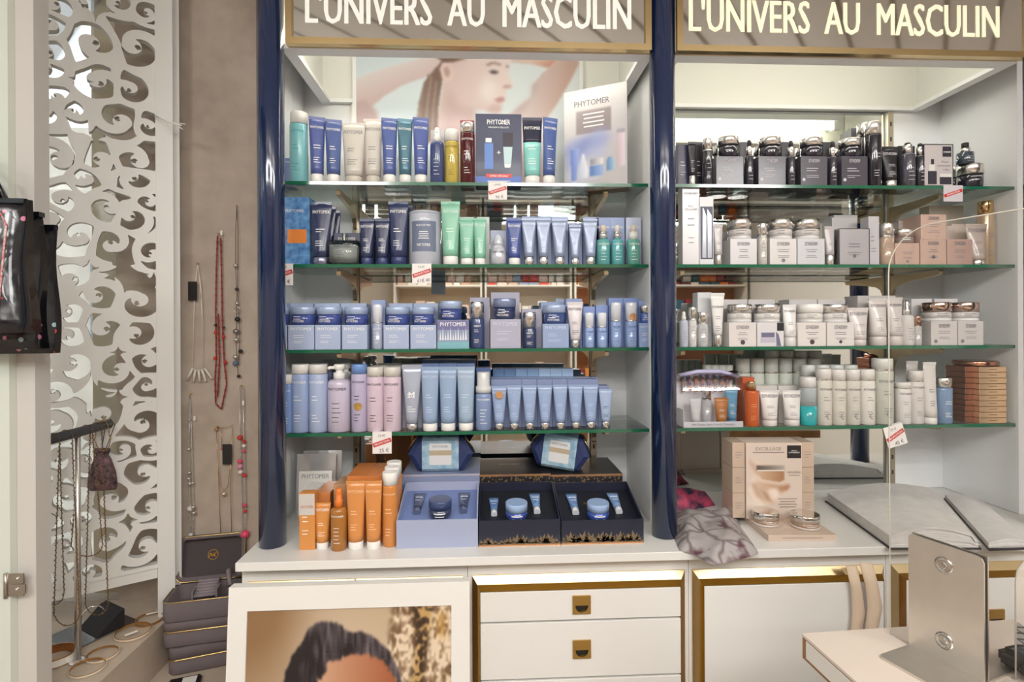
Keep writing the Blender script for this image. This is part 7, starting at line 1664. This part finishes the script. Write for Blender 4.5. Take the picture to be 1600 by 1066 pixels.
# beige ribbon over the cupboard door
r = root('fabric_belt', 'beige fabric belt hanging over the brass door frame', 'belt', (0, 0, 0))
BEIGE = M('#D8C2AA', .7, bump=.15, nscale=30)
for k, (xs_, wd_) in enumerate(((((1322, 884), (1330, 920), (1332, 960), (1329, 990), (1328, 1040)), 17), (((1343, 880), (1352, 912), (1356, 950), (1352, 985), (1356, 1040)), 20))):
    Yb = YK - .040 - .004 * k; m = MB(); rings = []
    for i, (x, y) in enumerate(xs_):
        a, b_ = P(x, y, Yb), P(x + wd_ + (3 if i == 2 else 0), y, Yb); wv = .004 * math.sin(i * 1.7 + k)
        rings.append([tuple(a + Vector((0, 0, 0))), tuple(a.lerp(b_, .35) + Vector((0, -.005 + wv, 0))), tuple(a.lerp(b_, .7) + Vector((0, -.002 - wv, 0))), tuple(b_), tuple(b_ + Vector((0, .002, 0))), tuple(a.lerp(b_, .5) + Vector((0, .000, 0))), tuple(a + Vector((0, .002, 0)))])
    link('belt_end', m.loft(rings, smooth=True), BEIGE, r)

# ================================================================== sales desk with screen
ZD = .935
c0 = PZ(1253, 990, ZD); c1 = PZ(1600, 967, ZD); dirx = (c1 - c0).normalized(); diry = Vector((dirx.y, -dirx.x, 0))
r = root('sales_desk', 'cream topped sales desk with chipped wooden corner carrying the acrylic screen', 'desk', (c0.x, c0.y, 0), None, math.atan2(dirx.y, dirx.x))
DT = M('#DDCFC2', .35, noise=.04, nscale=4); LD, DDk = 1.1, .62
link('desk_top', MB().box(0, LD, -DDk, 0, ZD - .0045, ZD), DT, r)
link('desk_board', MB().box(.0005, LD, -DDk + .0005, -.0005, ZD - .04, ZD - .005), M('#A87A4E', .6, noise=.4, nscale=14), r)
link('edge_laminate', MB().box(-.0012, .0, -DDk, -.012, ZD - .034, ZD - .006), M('#E6E2DC', .35), r)
link('desk_body', MB().box(.05, LD - .05, -DDk + .04, -.05, 0, ZD - .0405), M('#DCD8D2', .5), r)
# steel angle brackets clamping the acrylic screen
b0 = PZ(1422, 1010, ZD); b1 = PZ(1540, 1071, ZD); dv3 = (b1 - b0); wl_ = dv3.length; dv3.normalize(); angb = math.atan2(dv3.y, dv3.x)
hB = P(1424, 833, b0.y).z - ZD
STE = M('#E4DED6', .42, 1.0, noise=.05, nscale=30)
r = root('steel_bracket', 'brushed steel angle bracket with two bolts holding the acrylic screen', 'bracket', (b0.x, b0.y, ZD + .0004), None, angb)
t = .003
m = MB(); rp = [(0, 0), (wl_, 0), (wl_, hB - .008), (wl_ - .003, hB - .002), (wl_ - .008, hB), (.004, hB), (0, hB - .004)]
m.loft([[(x, -t, z) for x, z in rp], [(x, 0, z) for x, z in rp]], smooth=False); link('upright_plate', m, STE, r)
fl = MB(); dpt = .075; rp = [(0, -t - .0002), (wl_, -t - .0002), (wl_, -dpt + .006), (wl_ - .006, -dpt), (.006, -dpt), (0, -dpt + .006)]
fl.loft([[(x, y, 0) for x, y in rp], [(x, y, t) for x, y in rp]], smooth=False)
link('foot_plate', fl, STE, r)
fl = MB(); rp = [(0, .009), (wl_, .009), (wl_, .07), (wl_ - .006, .076), (.006, .076), (0, .07)]
fl.loft([[(x, y, 0) for x, y in rp], [(x, y, t) for x, y in rp]], smooth=False); fp_ = link('foot_plate', fl, STE, r)
link('rear_plate', MB().box(0, wl_, .0062, .009, t, hB), STE, r)
for zz in (hB * .83, hB * .2):
    m = MB(); n = 20
    prof_ = [(.0125, -t), (.0125, -t - .0012), (.0095, -t - .0022), (.0085, -t - .0014), (.004, -t - .0014), (.0035, -t - .002)]
    m.loft([[(wl_ * .5 + q * math.cos(2 * PI * k / n), y, zz + q * math.sin(2 * PI * k / n)) for k in range(n)] for q, y in prof_]); link('bolt', m, M('#D2CEC8', .18, 1.0), r)
# acrylic screen
e0 = PZ(1394, 992, ZD); zt_ = 1.60; Lg = .62; rc = .07
r = root('acrylic_screen', 'clear acrylic hygiene screen with rounded corner standing on the sales desk', 'screen', (b0.x, b0.y, ZD + .0006), None, angb)
off = -(b0 - e0).length; hz = zt_ - ZD
outl = [(off, 0), (Lg, 0), (Lg, hz)] + [(off + rc - rc * math.sin(PI / 2 * k / 8), hz - rc + rc * math.cos(PI / 2 * k / 8)) for k in range(9)]
m = MB(); m.add([(x, .003, z) for x, z in outl], [tuple(range(len(outl)))]); link('sheet', m, ACRYL, r)
m = MB(); pe = [(off, .003, 0)] + [(x, .003, z) for x, z in reversed(outl[2:])]; m.path(pe, .0010, 6); link('polished_edge', m, M('#DCD8CC', .15, 0, .6), r)
# card terminal at the right border
p = PZ(1612, 1062, ZD); r = root('card_terminal', 'dark card payment terminal on the sales desk behind the acrylic screen', 'terminal', (p.x + .03, p.y - .03, ZD + .0004), None, .2)
link('terminal_body', bevbox(.075, .15, .03, .01, 2), M('#1E1C1E', .35), r); link('screen', MB().box(-.028, .028, .02, .06, .0302, .0308), M('#3A4A56', .1), r)
k_ = MB()
for i in range(3):
    for j in range(4): k_.box(-.027 + .019 * i, -.011 + .019 * i, -.06 + .018 * j, -.047 + .018 * j, .03, .0325)
link('keypad', k_, M('#8E8C8A', .5), r); link('red_trim', MB().box(-.0378, .0378, -.0753, -.0748, .008, .014), M('#B8302C', .4), r)

# small clear panel beside the terminal
Ysm = PZ(1587, 1062, ZD).y; o0 = PZ(1587, 1062, ZD)
r = root('acrylic_shield', 'small clear acrylic panel with a rounded corner beside the card terminal', 'screen', (o0.x, o0.y, ZD + .0006))
pts = [Vector(P(x, y, Ysm)) - o0 for x, y in ((1587, 910), (1589, 895), (1594, 885), (1602, 878), (1620, 873), (1680, 873))]
ol = [(0, 0)] + [(p.x, p.z) for p in pts] + [(pts[-1].x, 0)]
m = MB(); m.add([(x, 0, z) for x, z in ol], [tuple(range(len(ol)))]); link('sheet', m, ACRYL, r)
m = MB(); m.path([(x, 0, z) for x, z in ol[:-1]], .0011, 6); link('polished_edge', m, M('#DCD8CC', .15, 0, .6), r)
# ================================================================== the shop opposite, seen in the mirrors
rr = random.Random(21)
CN = {'#D9B9A8': 'dusty pink', '#E6DCD2': 'ivory', '#C79A84': 'terracotta', '#EDE8E2': 'off white', '#E4C9C0': 'pale rose', '#E8E2DA': 'ivory', '#D2B09C': 'tan', '#8E9AB4': 'slate blue', '#C8443C': 'bright red', '#D8702E': 'orange', '#C8522A': 'rust red', '#E8D8CC': 'cream', '#8E3A34': 'brick red', '#D98A40': 'amber', '#8E3038': 'dark red', '#5A2A2E': 'maroon', '#D9C8BC': 'beige', '#2E5A6E': 'petrol blue'}
def unit(x0, x1, label, back, rows, cols, y0=RY0 + .001, depth=.32, zz=(0.45, .85, 1.2, 1.55, 1.9), header=None):
    r = root('shop_shelving', label, 'shelving', ((x0 + x1) / 2, y0, 0)); w = (x1 - x0) / 2
    link('back_board', MB().box(-w, w, 0, .02, 0, 2.35), M(back, .5), r)
    for s in (-1, 1): link('side_board', MB().box(s * w - .01, s * w + .01, .0205, depth, 0, 2.35), M('#E2D8CA', .5), r)
    for z in zz: link('shelf_board', MB().box(-w + .011, w - .011, .0205, depth, z - .018, z), M('#EAE2D6', .4), r)
    link('header_board', MB().box(-w, w, .0205, depth, 2.2, 2.35), M(header or '#E8DFD0', .5), r)
    for zi, z in enumerate(zz[:-1] if False else zz):
        x = -w + .03
        while x < w - .14:
            bw_ = rr.uniform(.05, .11); bh = rr.uniform(.09, .2); c = cols[(zi * 2 + int(x * 9)) % len(cols)]
            o = link('shop_box', bevbox(bw_, .07, bh, .001, 1), M(c, .4), None, ((x0 + x1) / 2 + x + bw_ / 2, y0 + depth - .06, z + .0004))
            nmc = CN[c]; tag(o, nmc + ' product box on the ' + label.split(' seen')[0], 'box', nmc + ' boxes on the ' + label.split(' seen')[0])
            x += bw_ + rr.uniform(.004, .03)
unit(-1.0, -.05, 'cream shop shelving with pink and beige boxes seen in the mirror', '#D9C3A8', 5, ['#D9B9A8', '#E6DCD2', '#C79A84', '#EDE8E2'])
unit(.0, .95, 'pale shop shelving with rose cards seen in the mirror', '#E2D3C0', 5, ['#E4C9C0', '#E8E2DA', '#D2B09C', '#8E9AB4', '#C8443C'])
unit(1.0, 1.95, 'shop shelving with orange sun care boxes seen in the mirror', '#C98A58', 5, ['#D8702E', '#C8522A', '#E8D8CC', '#8E3A34', '#D98A40'])
unit(2.0, 2.95, 'shop shelving with dark red boxes seen in the mirror', '#B07A5A', 5, ['#8E3038', '#5A2A2E', '#D9C8BC', '#2E5A6E', '#D8702E'])
